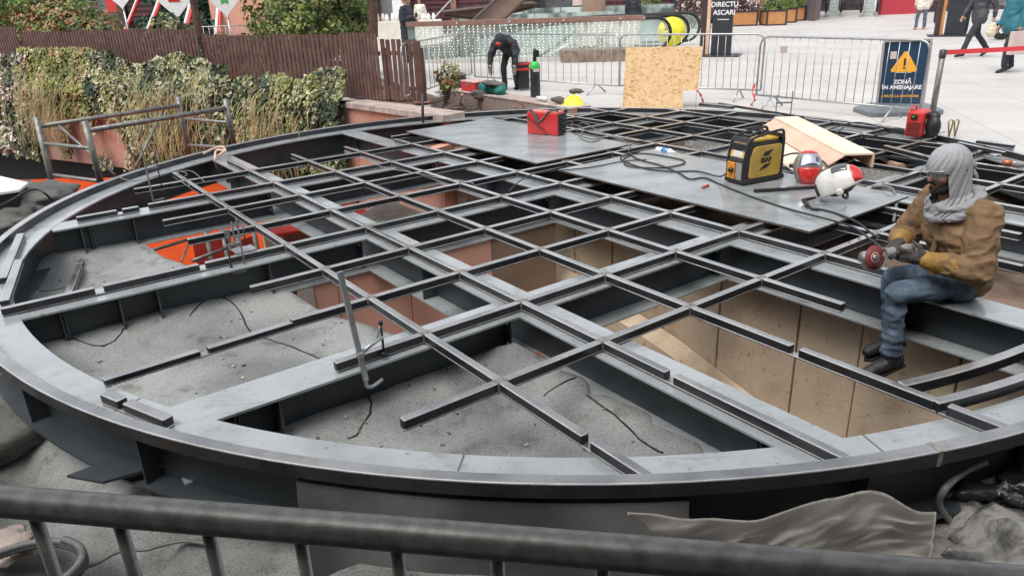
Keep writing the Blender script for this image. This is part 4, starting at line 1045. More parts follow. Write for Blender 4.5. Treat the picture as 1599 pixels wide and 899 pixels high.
o = grid_surface('canvas_sheet', M['canvas'], tarp, 110, 50); tag(o, 'crumpled grey canvas sheet draped under the near edge of the round frame', 'canvas')
# rubble mound at the right
def lump(name, label, cat, c, r, m, seed, amp=.35, fr_=3, sub=4, facet=0):
    bm = bmesh.new(); bmesh.ops.create_icosphere(bm, subdivisions=sub, radius=1)
    for v in bm.verts:
        n_ = v.co.normalized(); k = 1 + amp * noise.noise(n_ * fr_ + Vector((seed, 0, 0))) + amp * .4 * noise.noise(n_ * fr_ * 3 + Vector((0, seed, 0)))
        v.co = Vector((n_.x * r[0] * k, n_.y * r[1] * k, n_.z * r[2] * k))
    me = bpy.data.meshes.new(name); bm.to_mesh(me); bm.free(); me.materials.append(m); me.polygons.foreach_set('use_smooth', [not facet] * len(me.polygons))
    ob = bpy.data.objects.new(name, me); COL.objects.link(ob); ob.location = c; tag(ob, label, cat); return ob
lump('broken_concrete', 'jagged pale concrete lump below the rim at the right corner', 'rubble', at(1530, 850, -.62), (.46, .34, .26), M['rubble'], 4, .5, 2.2)
lump('broken_concrete', 'dark broken concrete block at the bottom right by the cables', 'rubble', at(1600, 900, -.5), (.35, .25, .2), M['rubble'], 9, .5, 2.2)
lump('crumpled_foil', 'shiny black crumpled membrane at the right edge below the rim', 'membrane', at(1600, 780, -.5), (.42, .36, .24), M['foil'], 2, .55, 4, 5)
lump('bitumen_fold', 'swollen fold of grey roofing felt below the rim, lower left', 'roofing felt', at(20, 640, -.55), (.50, .60, .17), M['bitumen'], 3, .2, 2)
cable('thick_cable', 'thick grey cable looping down from the rim at the right corner', [at(1540, 722, -.2), at(1505, 738, -.2), at(1476, 764, -.22), at(1468, 790, -.32), at(1490, 820, -.42), at(1512, 850, -.46), at(1522, 899, -.5), at(1524, 930, -.52)], .016, M['greycable'])
cable('thick_cable', 'thick grey cable arching in from the right edge at the bottom', [at(1640, 832, -.4), at(1590, 822, -.36), at(1540, 824, -.36), at(1515, 842, -.40), at(1508, 870, -.46), at(1512, 920, -.5)], .016, M['greycable'])
cable('thin_cable', 'dark thin cable curling beside the canvas at the bottom right', [at(1458, 800, -.4), at(1470, 830, -.5), at(1446, 862, -.55), at(1450, 899, -.56)], .006, M['blackrubber'])
# left front: plate, conduit, cable
p = [at(104, 742, -.30), at(160, 722, -.30), at(330, 690, -.30), at(330, 705, -.30), at(160, 752, -.30)]
o = MB().prism([(v.x, v.y) for v in p], -.315, -.30).build('steel_plate', M['primer_web']); tag(o, 'grey steel bracket plate jutting out below the front left rim', 'steel plate')
coil = []
cc = at(40, 905, -.56)
for i in range(420):
    a = i / 420 * 2 * math.pi * 2.2; coil.append(cc + Vector((math.cos(a) * (.24 + .01 * math.sin(3 * a)), math.sin(a) * .20, .02 + i * .00009)))
o = MB().tube(coil, [.015 + (.004 if i % 2 else 0) for i in range(420)], 8).build('conduit_coil', M['greycable'], origin=cc); tag(o, 'coiled corrugated grey conduit on the felt at the bottom left', 'conduit')
cable('power_cable', 'grey cable wandering over the felt behind the barrier bars', [at(x, y, -.58) for x, y in [(95, 899), (150, 880), (185, 862), (230, 858), (260, 850), (290, 845), (330, 850)]], .009, M['greycable'])
o = lump('felt_scrap', 'pale torn scrap of roofing by the bottom left corner', 'debris', at(15, 850, -.58), (.14, .12, .035), M['cap'], 5, .5, 2); 

# ================================================================ UNDER THE FRAME, LEFT
def awn(u, v):
    p = lerp(lerp(Vector((-14.0, 17.4, -1.9)), Vector((-6.6, 10.3, -2.15)), v), lerp(Vector((-7.2, 16.9, -1.9)), Vector((-3.0, 12.2, -2.15)), v), u)
    p.z += .30 * math.sin(math.pi * v) ** .7 + .03 * noise.noise(Vector((u * 7, v * 4, 0))); return p
aw = thing('orange_awning', 'bright orange fabric awning on the lower level below the left rim', 'awning', (-7.5, 14, -2.1))
grid_surface('cloth', M['orange'], awn, 40, 30, aw, .01)
for v_ in (0, .5, 1): MB().tube([awn(0, v_) - Z * .03, awn(1, v_) - Z * .03], .02, 8).build('frame_bar', M['scaf'], aw)
def red(u, v):
    p = lerp(lerp(Vector((-5.6, 14.6, -1.7)), Vector((-3.6, 11.9, -1.9)), v), lerp(Vector((-4.2, 16, -1.7)), Vector((-2.4, 12.8, -1.9)), v), u)
    p.z += .12 * math.sin(math.pi * u) + .05 * noise.noise(Vector((u * 3, v * 4, 7))); return p
o = grid_surface('red_awning', M['redcloth'], red, 24, 24); tag(o, 'dark red fabric awning behind the orange one, seen through the left grid', 'awning')
cable('scaffold_tube', 'thin diagonal grey tube below the grid over the orange awning, upper one', [at(235, 392, -.9), at(295, 374, -.9)], .02, M['scaf'], cat='tube', k=1)
cable('scaffold_tube', 'steep thin grey tube below the grid against the orange awning', [at(284, 408, -.9), at(295, 378, -.9)], .012, M['scaf'], cat='tube', k=1)
cable('scaffold_tube', 'slanting thin grey tube below the left clamps against the orange awning', [at(300, 408, -.9), at(358, 386, -.9)], .02, M['scaf'], cat='tube', k=1)
def small_tower():
    t = thing('scaffold_trestle', 'low steel trestle with red panels seen below the left clamps', 'trestle', tuple(at(350, 400, -1.4)))
    for x, y in [(326, 385), (352, 385), (372, 378), (398, 372)]:
        p = at(x, y, -1.0); MB().tube([p + Z * .25, p - Z * 1.2], .03, 8).build('upright', M['scaf'], t)
    for (a, b) in [((300, 378), (352, 372)), ((350, 383), (398, 368))]:
        MB().extrude([at(*a, -1.15), at(*b, -1.15), at(*b, -1.15) - Z * .5, at(*a, -1.15) - Z * .5], Vector((.02, .04, 0))).build('panel', M['redcloth'], t)
small_tower()
o = MB().box(at(428, 372, -1.3) + Vector((0, .4, -.3)), (.55, .3, 1.0), rot=(0, 0, .4)).build('cladding_panel', M['concrete2'], bevel=.01); tag(o, 'pale tan panel standing on the lower level beyond the salmon wall', 'panel')
t = thing('storage_box', 'red brown timber box on the lower level seen through the middle left grid', 'box', tuple(at(480, 360, -1.5)))
MB().box(at(485, 364, -1.4), (.9, .5, .5), rot=(0, 0, .5)).build('body', M['oldwood2'], t, bevel=.01)
MB().box(at(478, 350, -1.1), (1.0, .6, .05), rot=(0, 0, .5)).build('lid', M['redcloth'], t, bevel=.01)
def corr(u, v):
    p = lerp(lerp(at(560, 338, -1.5), at(640, 368, -1.5), v), lerp(at(610, 312, -1.5), at(680, 342, -1.5), v), u); p.z += .02 * math.sin(v * 120); return p
o = grid_surface('corrugated_sheet', mat('grey_corrugated_sheet', (.36, .36, .34), .6, 0, .15, 4), corr, 4, 240); tag(o, 'grey corrugated sheet lying low in the opening below the grid', 'roof sheet')
lump('orange_rag', 'crumpled orange red plastic bag in the corner of the bitumen triangle', 'plastic bag', at(832, 566, -.36), (.08, .07, .05), mat('orange_plastic', (.60, .09, .03), .4, 0, .2, 8), 6, .6, 2.2, 3, 1)
o = MB().prism([(v.x, v.y) for v in [at(868, 585, -.4), at(915, 605, -.4), at(917, 614, -.4), at(868, 596, -.4)]], -.42, -.36).build('brick_edge', M['terra']); tag(o, 'strip of terracotta masonry showing under the middle beam', 'masonry')
# felt cracks
for k, (pts) in enumerate([[(100, 545), (150, 555), (182, 548), (205, 530)], [(330, 480), (370, 492), (395, 520), (430, 530), (500, 558)], [(300, 512), (345, 478), (400, 465), (430, 462)], [(15 + 530, 700), (560, 692), (583, 660), (576, 632)], [(850, 630), (880, 620), (912, 612)], [(915, 640), (960, 670), (1000, 705), (1035, 726)], [(28, 450), (50, 448), (64, 456), (80, 455), (100, 450)]]):
    P = [at(x, y, -.418) for x, y in pts]; P = smooth_path(P, 5); bm = MB()
    for i in range(len(P) - 1):
        pass
    zz = []
    dg = bpy.context.evaluated_depsgraph_get()
    for p in P:
        hit = ro.ray_cast(Vector((p.x, p.y, 1)), Vector((0, 0, -1)))
        zz.append(Vector((p.x + .01 * noise.noise(p * 30), p.y + .01 * noise.noise(p * 31), (hit[1].z if hit[0] else -.43) + .001)))
    o = MB().tube(zz, [.006 + .004 * noise.noise(q * 20) for q in zz], 5).build('felt_joint', M['tar'], origin=zz[0]); o['kind'] = 'structure'
rr = random.Random(12); mb = MB()
for _ in range(200):
    a_ = rr.uniform(-1.7, .6); b_ = rr.uniform(-.8, 4.7); q = gw(a_, b_, 0); hit = ro.ray_cast(Vector((q.x, q.y, 1)), Vector((0, 0, -1)))
    if not hit[0] or hit[1].z < -.6: continue
    z_ = rr.uniform(.004, .016); mb.box(Vector((q.x, q.y, hit[1].z + z_ * .4)), (rr.uniform(.006, .028), rr.uniform(.005, .02), z_), rot=(rr.uniform(-.3, .3), rr.uniform(-.3, .3), rr.uniform(0, 3)), mi=rr.randrange(4))
o = mb.build('debris_chips', [M['rubble'], M['bitumen_shaded'], M['cap'], M['galv']]); tag(o, 'small chips and offcuts scattered over the grey felt inside the ring', 'debris', kind='stuff')
# left parapet things
def leftbox():
    t = thing('roof_unit', 'flat white topped roof unit on the felt at the left edge', 'roof unit', (-5.6, 8.2, -.3))
    P = [at(-70, 276, .02), at(0, 275, .02), at(44, 285, .02), at(30, 296, .02), at(-70, 312, .02)]
    MB().prism([(v.x, v.y) for v in P], -.01, .02).build('top', M['white'], t, bevel=.004)
    C = sum(P, Vector()) / 5; Q = [C + (v - C) * .93 for v in P]
    MB().prism([(v.x, v.y) for v in Q], -.5, -.012).build('casing', M['black_m'], t)
leftbox()
lump('felt_bundle', 'folded grey roofing felt heaped beside the white topped unit', 'roofing felt', at(48, 318, -.25) , (.50, .55, .20), M['bitumen'], 12, .3, 2.6)
lump('felt_bundle', 'long roll of grey felt at the left edge outside the rim', 'roofing felt', at(5, 345, -.3), (.45, .38, .14), M['bitumen'], 15, .3, 2.6)
cable('power_cable', 'dark cable curving over the felt beside the white topped unit', [at(x, y, z) for x, y, z in [(0, 322, -.1), (20, 312, -.03), (40, 300, 0), (58, 296, 0), (72, 304, -.05), (82, 315, -.2)]], .012, M['blackrubber'])
# scaffold frame
def scaffold():
    t = thing('scaffold_tower', 'top of an old grey steel scaffold tower rising behind the left rim', 'scaffold', tuple(aty(120, 300, 10)))
    Y1, Y2, Y3, Y4 = 10.6, 9.6, 12.6, 11.6
    def ln(a, ya, b, yb, r, nm): MB().tube([aty(*a, ya), aty(*b, yb)], r, 8).build(nm, M['scaf'], t)
    ln((56, 183), Y1, (90, 318), Y1 - .1, .042, 'upright'); ln((132, 190), Y2, (160, 295), Y2, .042, 'upright')
    ln((278, 152), Y3, (296, 245), Y3, .042, 'upright'); ln((352, 155), Y4, (367, 232), Y4, .042, 'upright')
    ln((62, 198), Y1, (281, 165), Y3, .034, 'rail'); ln((140, 204), Y2, (354, 169), Y4, .034, 'rail')
    for a, b, ya, yb in [((67, 224), (140, 232), Y1, Y2), ((79, 273), (153, 283), Y1, Y2), ((287, 186), (356, 192), Y3, Y4), ((294, 227), (362, 231), Y3, Y4)]: ln(a, ya, b, yb, .026, 'rung')
    ln((92, 197), Y1, (180, 274), 10.2, .018, 'brace'); ln((253, 176), Y3, (212, 262), 11.6, .020, 'brace')
scaffold()
# rope knot round the rim
o = MB().tube(smooth_path([at(x, y, z) for x, y, z in [(318, 240, .02), (335, 232, .05), (348, 230, .06), (352, 238, .03), (342, 243, .01), (350, 236, .05), (338, 236, .03), (336, 250, -.05), (338, 262, -.2)]]), .014, 7).build('rope', M['timber_p'], origin=at(340, 240, 0)); tag(o, 'tan rag rope knotted round the far left rim', 'rope')

# ================================================================ FENCE AND PLANTS
FP = [Vector((-1.48, 13.35, .03)), Vector((-2.15, 13.75, .03)), Vector((-3.05, 14.75, .03)), Vector((-6.5, 16.8, .12)), Vector((-14.6, 21.6, .28)), Vector((-24, 27, .3))]
def fence():
    t = thing('picket_fence', 'dark brown wooden picket fence standing above the ivy wall', 'fence', tuple(FP[0])); sec = 0
    for i in range(len(FP) - 1):
        a, b = FP[i], FP[i + 1]; L = (b - a).length; n = max(1, round(L / 2.1))
        for k in range(n):
            p, q = lerp(a, b, k / n), lerp(a, b, (k + 1) / n); d = uvec(Vector((q.x - p.x, q.y - p.y, 0))); nr = Vector((d.y, -d.x, 0))
            back = (sec % 3 == 1) * -.09; H0 = 1.13 + .05 * ((sec * 5) % 3 - 1); l = (q - p).length
            mb = MB(); s = .05
            while s < l - .02:
                c = p + d * s + nr * back; z0 = lerp(p.z, q.z, s / l); j = random.uniform(-.012, .012)
                mb.box(c + Z * ((z0 + .04 + z0 + H0 + j) / 2 - c.z), (.084, .018, H0 - .04 + j), ax=(uvec(d + nr * random.uniform(-.03, .03)), nr, uvec(Z + d * random.uniform(-.012, .012)))); s += .118
            mb.build('picket_panel', M['oldwood'], t)
            for z in (.24, .84):
                MB().bar(p + Z * (z) + nr * (back + .03), q + Z * z + nr * (back + .03), .04, .07).build('fence_rail', M['oldwood2'], t)
            MB().box(p + nr * .06 + Z * .44, (.10, .10, .98), ax=(d, nr, Z)).build('post', M['oldwood'], t, bevel=.008)
            sec += 1
    MB().box(FP[0] + Z * .5, (.11, .11, 1.1)).build('post', M['oldwood'], t, bevel=.008)
    MB().box(FP[0] + Vector((.0, 0, .02)), (.3, .2, .02)).build('post_base', M['oldwood2'], t)
fence()
# planting bed behind fence
o = MB().prism([(p.x, p.y) for p in [Vector((-1.36, 13.25, 0)), FP[1], FP[2], FP[3], FP[4], FP[5], Vector((-30, 45, 0)), Vector((-9, 45, 0)), Vector((-5.4, 24, 0)), Vector((-1.6, 15.0, 0)), Vector((-1.1, 13.8, 0))]], .0, .02).build('planting_bed', M['soil']); o['kind'] = 'structure'
def leafmesh(name, mats, gen, count, label=None, cat='plant', parent=None, kind=None, seed=1, group=None):
    """gen(rnd) -> (pos, size, material index, outward normal or None)"""
    rnd = random.Random(seed); mb = MB(); V = mb.v; F = mb.f; MI = mb.m; SM = mb.sm
    for _ in range(count):
        g = gen(rnd)
        if g is None: continue
        p, s, mi, nn = g
        n = Vector((rnd.uniform(-1, 1), rnd.uniform(-1, 1), rnd.uniform(-.6, 1)))
        if nn is not None: n = n * .7 + nn
        n.normalize(); t = n.cross(Vector((rnd.uniform(-1, 1), rnd.uniform(-1, 1), rnd.uniform(-1, 1)))).normalized(); b = n.cross(t)
        o = len(V)
        V += [p - t * s * .5, p + b * s * .36 + n * s * .1, p + t * s * .55, p - b * s * .36 + n * s * .1]
        F.append([o, o + 1, o + 2, o + 3]); MI.append(mi); SM.append(False)
    me = bpy.data.meshes.new(name); o0 = Vector(parent['_o']) if parent is not None else Vector((0, 0, 0))
    me.from_pydata([tuple(v - o0) for v in V], [], F)
    for m in mats: me.materials.append(m)
    me.polygons.foreach_set('material_index', MI); me.update()
    ob = bpy.data.objects.new(name, me); COL.objects.link(ob)
    if parent is not None: ob.parent = parent; ob['_o'] = list(o0)
    if label: tag(ob, label, cat, group)
    if kind: ob['kind'] = kind
    return ob
def wallpt(s):
    """point along WE[1..4] by distance"""
    P = WE[1:]; 
    for i in range(len(P) - 1):
        L = (P[i + 1] - P[i]).length
        if s <= L or i == len(P) - 2:
            d = (P[i + 1] - P[i]).normalized(); return P[i] + d * s, Vector((-d.y, d.x, 0)) * 1
        s -= L
def ivy(s0, s1, name, label, mats, wts, count, zlo, zhi, hole=None, size=(.06, .11), seed=1, bulge=.45, top=.3):
    def gen(r):
        s = r.uniform(s0, s1); u = r.random(); z = zlo + (zhi - zlo) * u
        p, nrm = wallpt(s)
        nrm = -nrm if nrm.y > 0 else nrm
        x = noise.noise(Vector((s * .9, z * 1.3, seed)))
        if hole and hole(s, z, x): return None
        zt = zhi - .06 + top * 1.1 * noise.noise(Vector((s * .8, 0, 3.3))) + .12 * noise.noise(Vector((s * 3, 1, 3.3)))
        if z > zt: return None
        if z < zlo + .22 * (1 + noise.noise(Vector((s * 2.2, 5, seed)))): 
            if r.random() < .6: return None
        clump = noise.noise(Vector((s * 3.1, z * 3.1, seed + 1)))
        out = .05 + bulge * (.45 + .5 * x) * (1 - .3 * u) + .10 * clump
        if z > 0.0: out -= z * .5
        p = p + nrm * (out * r.uniform(.35, 1.05)); p.z = z
        w_ = noise.noise(Vector((s * 1.7, z * 1.7, seed + 9))) * .9 + r.uniform(-.44, .34) - .13
        k = min(len(mats) - 1, max(0, int((w_ + .5) * len(mats)))); 
        k = wts[k] if wts else k
        return p, r.uniform(*size), k, (nrm + Z * .4)
    return leafmesh(name, mats, gen, count, label, 'climbing plant', seed=seed)
def blades(s0, s1, name, label, count, z0, z1, seed, m):
    r = random.Random(seed); mb = MB()
    for _ in range(count):
        s = r.gauss((s0 + s1) / 2, (s1 - s0) / 4); p, nrm = wallpt(max(.05, s)); nrm = -nrm if nrm.y > 0 else nrm
        tang = Vector((nrm.y, -nrm.x, 0)); z = r.uniform(z0 + .5, z1 + .1); L = r.uniform(.4, 1.0); q = p + nrm * r.uniform(.25, .5); q.z = z; w_ = .007
        lean = r.uniform(-.35, .35); pts = []
        for k in range(5):
            t_ = k / 4; pts.append(q + tang * (lean * t_ * L + .05 * noise.noise(q * 3 + Vector((t_, 0, 0)))) + nrm * (.22 * math.sin(t_ * 2.2)) - Z * (L * t_ ** 1.4 - .10 * t_))
        for k in range(4):
            mb.add([pts[k] - tang * w_, pts[k] + tang * w_, pts[k + 1] + tang * w_ * .8, pts[k + 1] - tang * w_ * .8], [(0, 1, 2, 3)], r.randrange(3))
    o = mb.build(name, m); tag(o, label, 'hanging grass'); return o
L_ = M
ivy(.05, 3.0, 'ivy', 'green and cream ivy falling over the wall next to the stone coping', [L_['leaf5'], L_['leaf1'], L_['leaf2'], L_['leaf3'], L_['leaf6']], [0, 1, 3, 1, 2], 11000, -1.75, .62, seed=2, size=(.04, .13), bulge=.5)
ivy(3.0, 7.6, 'ivy', 'broad curtain of cream edged ivy on the garden wall behind the scaffold', [L_['leaf5'], L_['leaf1'], L_['leaf3'], L_['leaf2'], L_['leaf6']], [0, 1, 2, 2, 3], 17000, -1.75, .88, seed=5, size=(.04, .14), bulge=.6, hole=lambda s, z, x: (s > 6.6 and z < -.55 and x < .15))
ivy(7.6, 10.5, 'ivy', 'yellow green creeper thinning over the bare terracotta wall', [L_['leaf1'], L_['leaf2'], L_['leaf2'], L_['leaf6'], L_['leaf3']], [0, 1, 1, 3, 4], 13000, -1.75, .95, seed=8, size=(.04, .14), bulge=.5, hole=lambda s, z, x: (9.0 < s < 10.2 and z < -.42 + .25 * x) or (z < -.6 and x < .0))
ivy(10.1, 19, 'ivy', 'pinkish white variegated ivy covering the left end of the wall', [L_['leaf5'], L_['leaf1'], L_['leaf4'], L_['leaf4'], L_['leaf3']], [0, 1, 2, 3, 4], 14000, -1.75, .85, seed=11, size=(.05, .16), bulge=.6)
GM = [L_['grassb'], L_['leaf2'], L_['leaf6']]
blades(3.2, 6.4, 'hanging_grass', 'grey green trailing grass over the cream ivy right of the scaffold', 300, -1.3, .4, 3, GM)
blades(7.8, 10.4, 'hanging_grass', 'yellowish trailing grass hanging beside the bare patch of wall', 260, -1.3, .4, 4, [L_['leaf2'], L_['grassb'], L_['leaf6']])
blades(.6, 2.8, 'hanging_grass', 'short trailing stems over the ivy next to the coping', 160, -1.3, .2, 6, GM)
def bush(name, label, c, r, mats, count, seed, size=(.07, .14), cat='shrub', stems=0, trunk=True, group=None):
    c = Vector(c); t = thing(name, label, cat, (c.x, c.y, 0), group)
    def gen(q):
        for _ in range(20):
            v = Vector((q.uniform(-1, 1), q.uniform(-1, 1), q.uniform(-1, 1)))
            if v.length < 1:
                k = .78 + .35 * noise.noise(v.normalized() * 2.1 + Vector((seed, 0, 0)))
                if v.length < k and v.length > .35 * q.random() + .2: break
        else: return None
        cl = noise.noise(Vector((v.x * 3 * r[0], v.y * 3 * r[1], v.z * 3 * r[2])) * 1.3 + Vector((seed, 1, 2)))
        if cl < -.28: return None
        p = c + Vector((v.x * r[0], v.y * r[1], v.z * r[2]))
        if p.z < .03: return None
        k = int((cl + .45 + q.uniform(-.22, .22)) * len(mats)); k = max(0, min(len(mats) - 1, k))
        return p, q.uniform(*size), k, v.normalized()
    leafmesh('foliage', mats, gen, count, parent=t, seed=seed)
    rr = random.Random(seed)
    if trunk:
        mb = MB()
        for _ in range(6):
            a = rr.uniform(0, 6.28); e = c + Vector((math.cos(a) * r[0] * .6, math.sin(a) * r[1] * .6, r[2] * rr.uniform(.0, .6)))
            mb.tube(smooth_path([Vector((c.x, c.y, 0)), lerp(Vector((c.x, c.y, 0)), e, .5) + Vector((rr.uniform(-.1, .1), rr.uniform(-.1, .1), .1)), e], 4), [.03 - .0025 * i for i in range(9)], 6)
        mb.build('trunk', M['bark'], t)
    return t
bush('green_shrub', 'big rounded yellow green shrub behind the fence near the standing man', (-4.75, 18.3, 1.25), (1.55, 1.1, 1.35), [L_['leaf5'], L_['leaf1'], L_['leafg'], L_['leaf2']], 9000, 21, (.06, .12))
bush('conifer_shrub', 'dense dark green shrub right behind the leaning trunk at the fence end', (-3.62, 18.9, 1.2), (.62, .7, 1.45), [L_['leaf5'], L_['leafg'], L_['leaf1']], 4500, 22, (.05, .10))
bush('olive_shrub', 'small grey green shrub behind the fence beside the heart signs', (-8.9, 21, .95), (.9, .8, .75), [L_['leaf5'], L_['leaf1'], L_['leaf3']], 3000, 23)
bush('olive_shrub', 'low brown green shrub behind the fence left of the heart signs', (-11.3, 22, .95), (1.0, .8, .7), [L_['leaf5'], L_['leaf1'], L_['leaf6']], 3000, 24)
bush('reddish_shrub', 'wide orange brown shrub behind the left stretch of fence', (-13.4, 24, 1.2), (2.2, 1.0, 1.1), [L_['leaf6'], L_['leaf6'], L_['leaf1'], L_['leafg']], 6000, 25)
bush('leafy_shrub', 'bright green leafy shrub at the top left above the fence', (-15.2, 25.5, 1.9), (2.4, 1.2, 1.2), [L_['leaf5'], L_['leafg'], L_['leaf1'], L_['leafg']], 6500, 26)
bush('dry_shrub', 'small dry twiggy shrub in front of the terracotta kiosk', (-7.2, 20.5, .65), (.9, .6, .5), [L_['leaf6'], L_['leaf3'], L_['leaf1']], 1800, 27)
bush('young_shrub', 'small yellow leaved plant at the right end of the picket fence', (-1.05, 13.9, .35), (.32, .28, .4), [L_['leaf1'], L_['leaf2'], L_['leaf6']], 420, 28, (.05, .09))
def trunk(label, p, q, r):
    t = thing('tree', label, 'tree', tuple(p)); p, q = Vector(p), Vector(q)
    MB().tube(smooth_path([p, lerp(p, q, .5) + Vector((.04, 0, 0)), q], 6), [r * (1 - .03 * i) for i in range(13)], 10).build('trunk', M['bark'], t)
    c = q + Z * .8
    def gen(k):
        v = Vector((k.gauss(0, .8), k.gauss(0, .8), k.gauss(0, .4))); return c + v, k.uniform(.08, .14), k.randrange(3), None
    leafmesh('crown', [L_['leaf5'], L_['leaf1'], L_['leafg']], gen, 2500, parent=t, seed=int(p.x * -10))
    mb = MB(); rr = random.Random(int(p.x * 7))
    for _ in range(7):
        e = c + Vector((rr.uniform(-.9, .9), rr.uniform(-.9, .9), rr.uniform(-.2, .5))); mb.tube([q - Z * .2, lerp(q, e, .5) + Z * .1, e], [.05, .03, .012], 6)
    mb.build('limbs', M['bark'], t)
trunk('slim brown tree trunk leaning behind the fence between the heart signs', aty(312, 62, 19.5), aty(286, -60, 19.5), .10)
trunk('slim brown tree trunk behind the big shrub near the fence end', aty(583, 58, 16.8), aty(577, -50, 16.8), .11)
# dark conifer with ribbons and heart signs
def conifer():
    c = Vector((-10.3, 27.5, 0)); t = thing('christmas_tree', 'wide dark green conifer with red and white ribbons behind the fence', 'tree', tuple(c))
    MB().tube([c, c + Z * 5.5], [.16, .05], 10).build('trunk', M['bark'], t)
    def gen(k):
        z = 5.6 * k.random() ** 1.4; R = 3.1 * (1 - z / 6.0); a = k.uniform(0, 6.28); rr = R * (k.random() ** .35) * (.85 + .2 * math.sin(z * 7))
        return c + Vector((math.cos(a) * rr, math.sin(a) * rr, z + .1)), k.uniform(.12, .24), 0 if k.random() < .55 else 1, Vector((math.cos(a), math.sin(a), .3))
    leafmesh('crown', [L_['leaf5'], mat('fir_green', (.02, .09, .055), .6, 0, .3, 3)], gen, 14000, parent=t, seed=77)
    for a0 in (-2.5, -2.05, -1.6, -1.25, -.9):
        for s, m in ((0, 'white'), (.06, 'redlid')):
            pts = [c + Vector((math.cos(a0 + s * .6 + .12 * z) * (3.2 * (1 - z / 6.0) + .12), math.sin(a0 + s * .6 + .12 * z) * (3.2 * (1 - z / 6.0) + .12), z + .1)) for z in [.1, .8, 1.6, 2.4, 3.4, 4.4, 5.4]]
            MB().tube(pts, .05, 6).build('ribbon', M[m], t)
conifer()
def heart(px, py, Y, s, label, kind):
    c = aty(px, py, Y); t = thing('heart_sign', label, 'sign', (c.x, c.y, 0)); pts = []
    for i in range(40):
        a = 2 * math.pi * i / 40; x = 16 * math.sin(a) ** 3; y = 13 * math.cos(a) - 5 * math.cos(2 * a) - 2 * math.cos(3 * a) - math.cos(4 * a)
        pts.append(c + Vector((x * s / 16, 0, y * s / 15)))
    MB().extrude(pts, (0, .05, 0)).build('panel', M['white'], t)
    MB().tube([c + Vector((0, .06, -s)), Vector((c.x, Y + .06, 0.0))], .03, 8).build('pole', M['galv'], t)
    if kind == 'red':
        MB().extrude([c + Vector((x * s, -.012, z * s)) for x, z in [(-.35, .1), (-.2, .32), (.1, .36), (.35, .2), (.2, .06), (.38, -.12), (-.33, -.12)]], (0, .01, 0)).build('red_print', M['red'], t)
    else:
        for k in range(6):
            a = k * math.pi / 3; d = Vector((math.cos(a), 0, math.sin(a))); n = Vector((-d.z, 0, d.x)); q = c + Vector((0, -.012, .05))
            MB().extrude([q, q + d * s * .22 + n * s * .12, q + d * s * .45, q + d * s * .22 - n * s * .12], (0, .01, 0)).build('leaf_print', M['green'], t)
heart(272, 0, 22.6, .50, 'white heart sign with red print behind the fence', 'red')
heart(350, 0, 23.2, .46, 'white heart sign with green clover print behind the fence', 'green')
heart(187, -6, 23.8, .36, 'white heart sign cut by the top of the picture, leftmost of the hearts', 'red')
o = MB().box(Vector((-8.4, 26, 1.9)), (1.9, 1.4, 3.4)).build('kiosk_wall', M['terra'], bevel=.02); tag(o, 'terracotta orange kiosk wall above the fence left of the big shrub', 'kiosk')
t = thing('mesh_fence', 'low pale wire mesh fence in front of the conifer', 'fence', (-8.5, 23.8, 0))
for i in range(26): MB().tube([Vector((-11 + i * .17, 23.9, .5)), Vector((-11 + i * .17, 23.9, 1.16))], .01, 5).build('bar', M['galv'], t)
for z in (.55, .85, 1.15): MB().tube([Vector((-11, 23.9, z)), Vector((-6.7, 23.9, z))], .018, 6).build('rail', M['galv'], t)

# ================================================================ PLAZA OBJECTS
def crowd_barrier(label, p, q, h=1.04, n=20, z0=.0, feet=(.12, .86), m='galv'):
    p, q = Vector(p), Vector(q); p.z = q.z = z0; d = uvec(q - p); nr = Vector((-d.y, d.x, 0)); L = (q - p).length
    t = thing('crowd_barrier', label, 'barrier', tuple(lerp(p, q, .5)), 'crowd barriers round the work area')
    r = .016; c = .13; T = z0 + h; B = z0 + .17
    prof = [(0, B), (0, T - c), (c * .3, T - c * .3), (c, T), (L - c, T), (L - c * .3, T - c * .3), (L, T - c), (L, B)]
    MB().tube([p + d * s + Z * (z - z0) for s, z in prof[:2]] + smooth_path([p + d * s + Z * (z - z0) for s, z in prof[1:4]], 3)[1:] + smooth_path([p + d * s + Z * (z - z0) for s, z in prof[4:7]], 3) + [p + d * L + Z * (B - z0)], r, 8).build('frame', M[m], t)
    MB().tube([p + Z * (B - z0), q + Z * (B - z0)], r * .9, 8).build('lower_rail', M[m], t)
    for i in range(1, n):
        s = L * i / n; MB().tube([p + d * s + Z * (B - z0), p + d * s + Z * (h - .005)], .006, 5).build('bar', M[m], t)
    for f in feet:
        s = p + d * L * f
        MB().tube([s - nr * .28 + Z * .01, s - nr * .03 + Z * (B - z0), s + nr * .03 + Z * (B - z0), s + nr * .28 + Z * .01], .014, 7).build('foot', M[m], t)
    return t
crowd_barrier('crowd barrier slanting away from the fence end behind the toolboxes', at(634, 167, 0), at(738, 128, 0), n=18)
crowd_barrier('crowd barrier behind the bending worker and the gas cylinder', at(743, 133, 0), at(968, 150, 0), n=20)
crowd_barrier('crowd barrier standing behind the chipboard sheet', at(967, 149, 0), at(1187, 158, 0), n=20)
cb = crowd_barrier('crowd barrier in front of the navy warning sign', at(1180, 166, 0), at(1434, 192, 0), n=19)
# small plate on it
pp = lerp(at(1180, 166, 0), at(1434, 192, 0), .16); MB().box(pp + Z * .86 + Vector((0, -.012, 0)), (.10, .006, .10)).build('plate', M['bag'], cb)
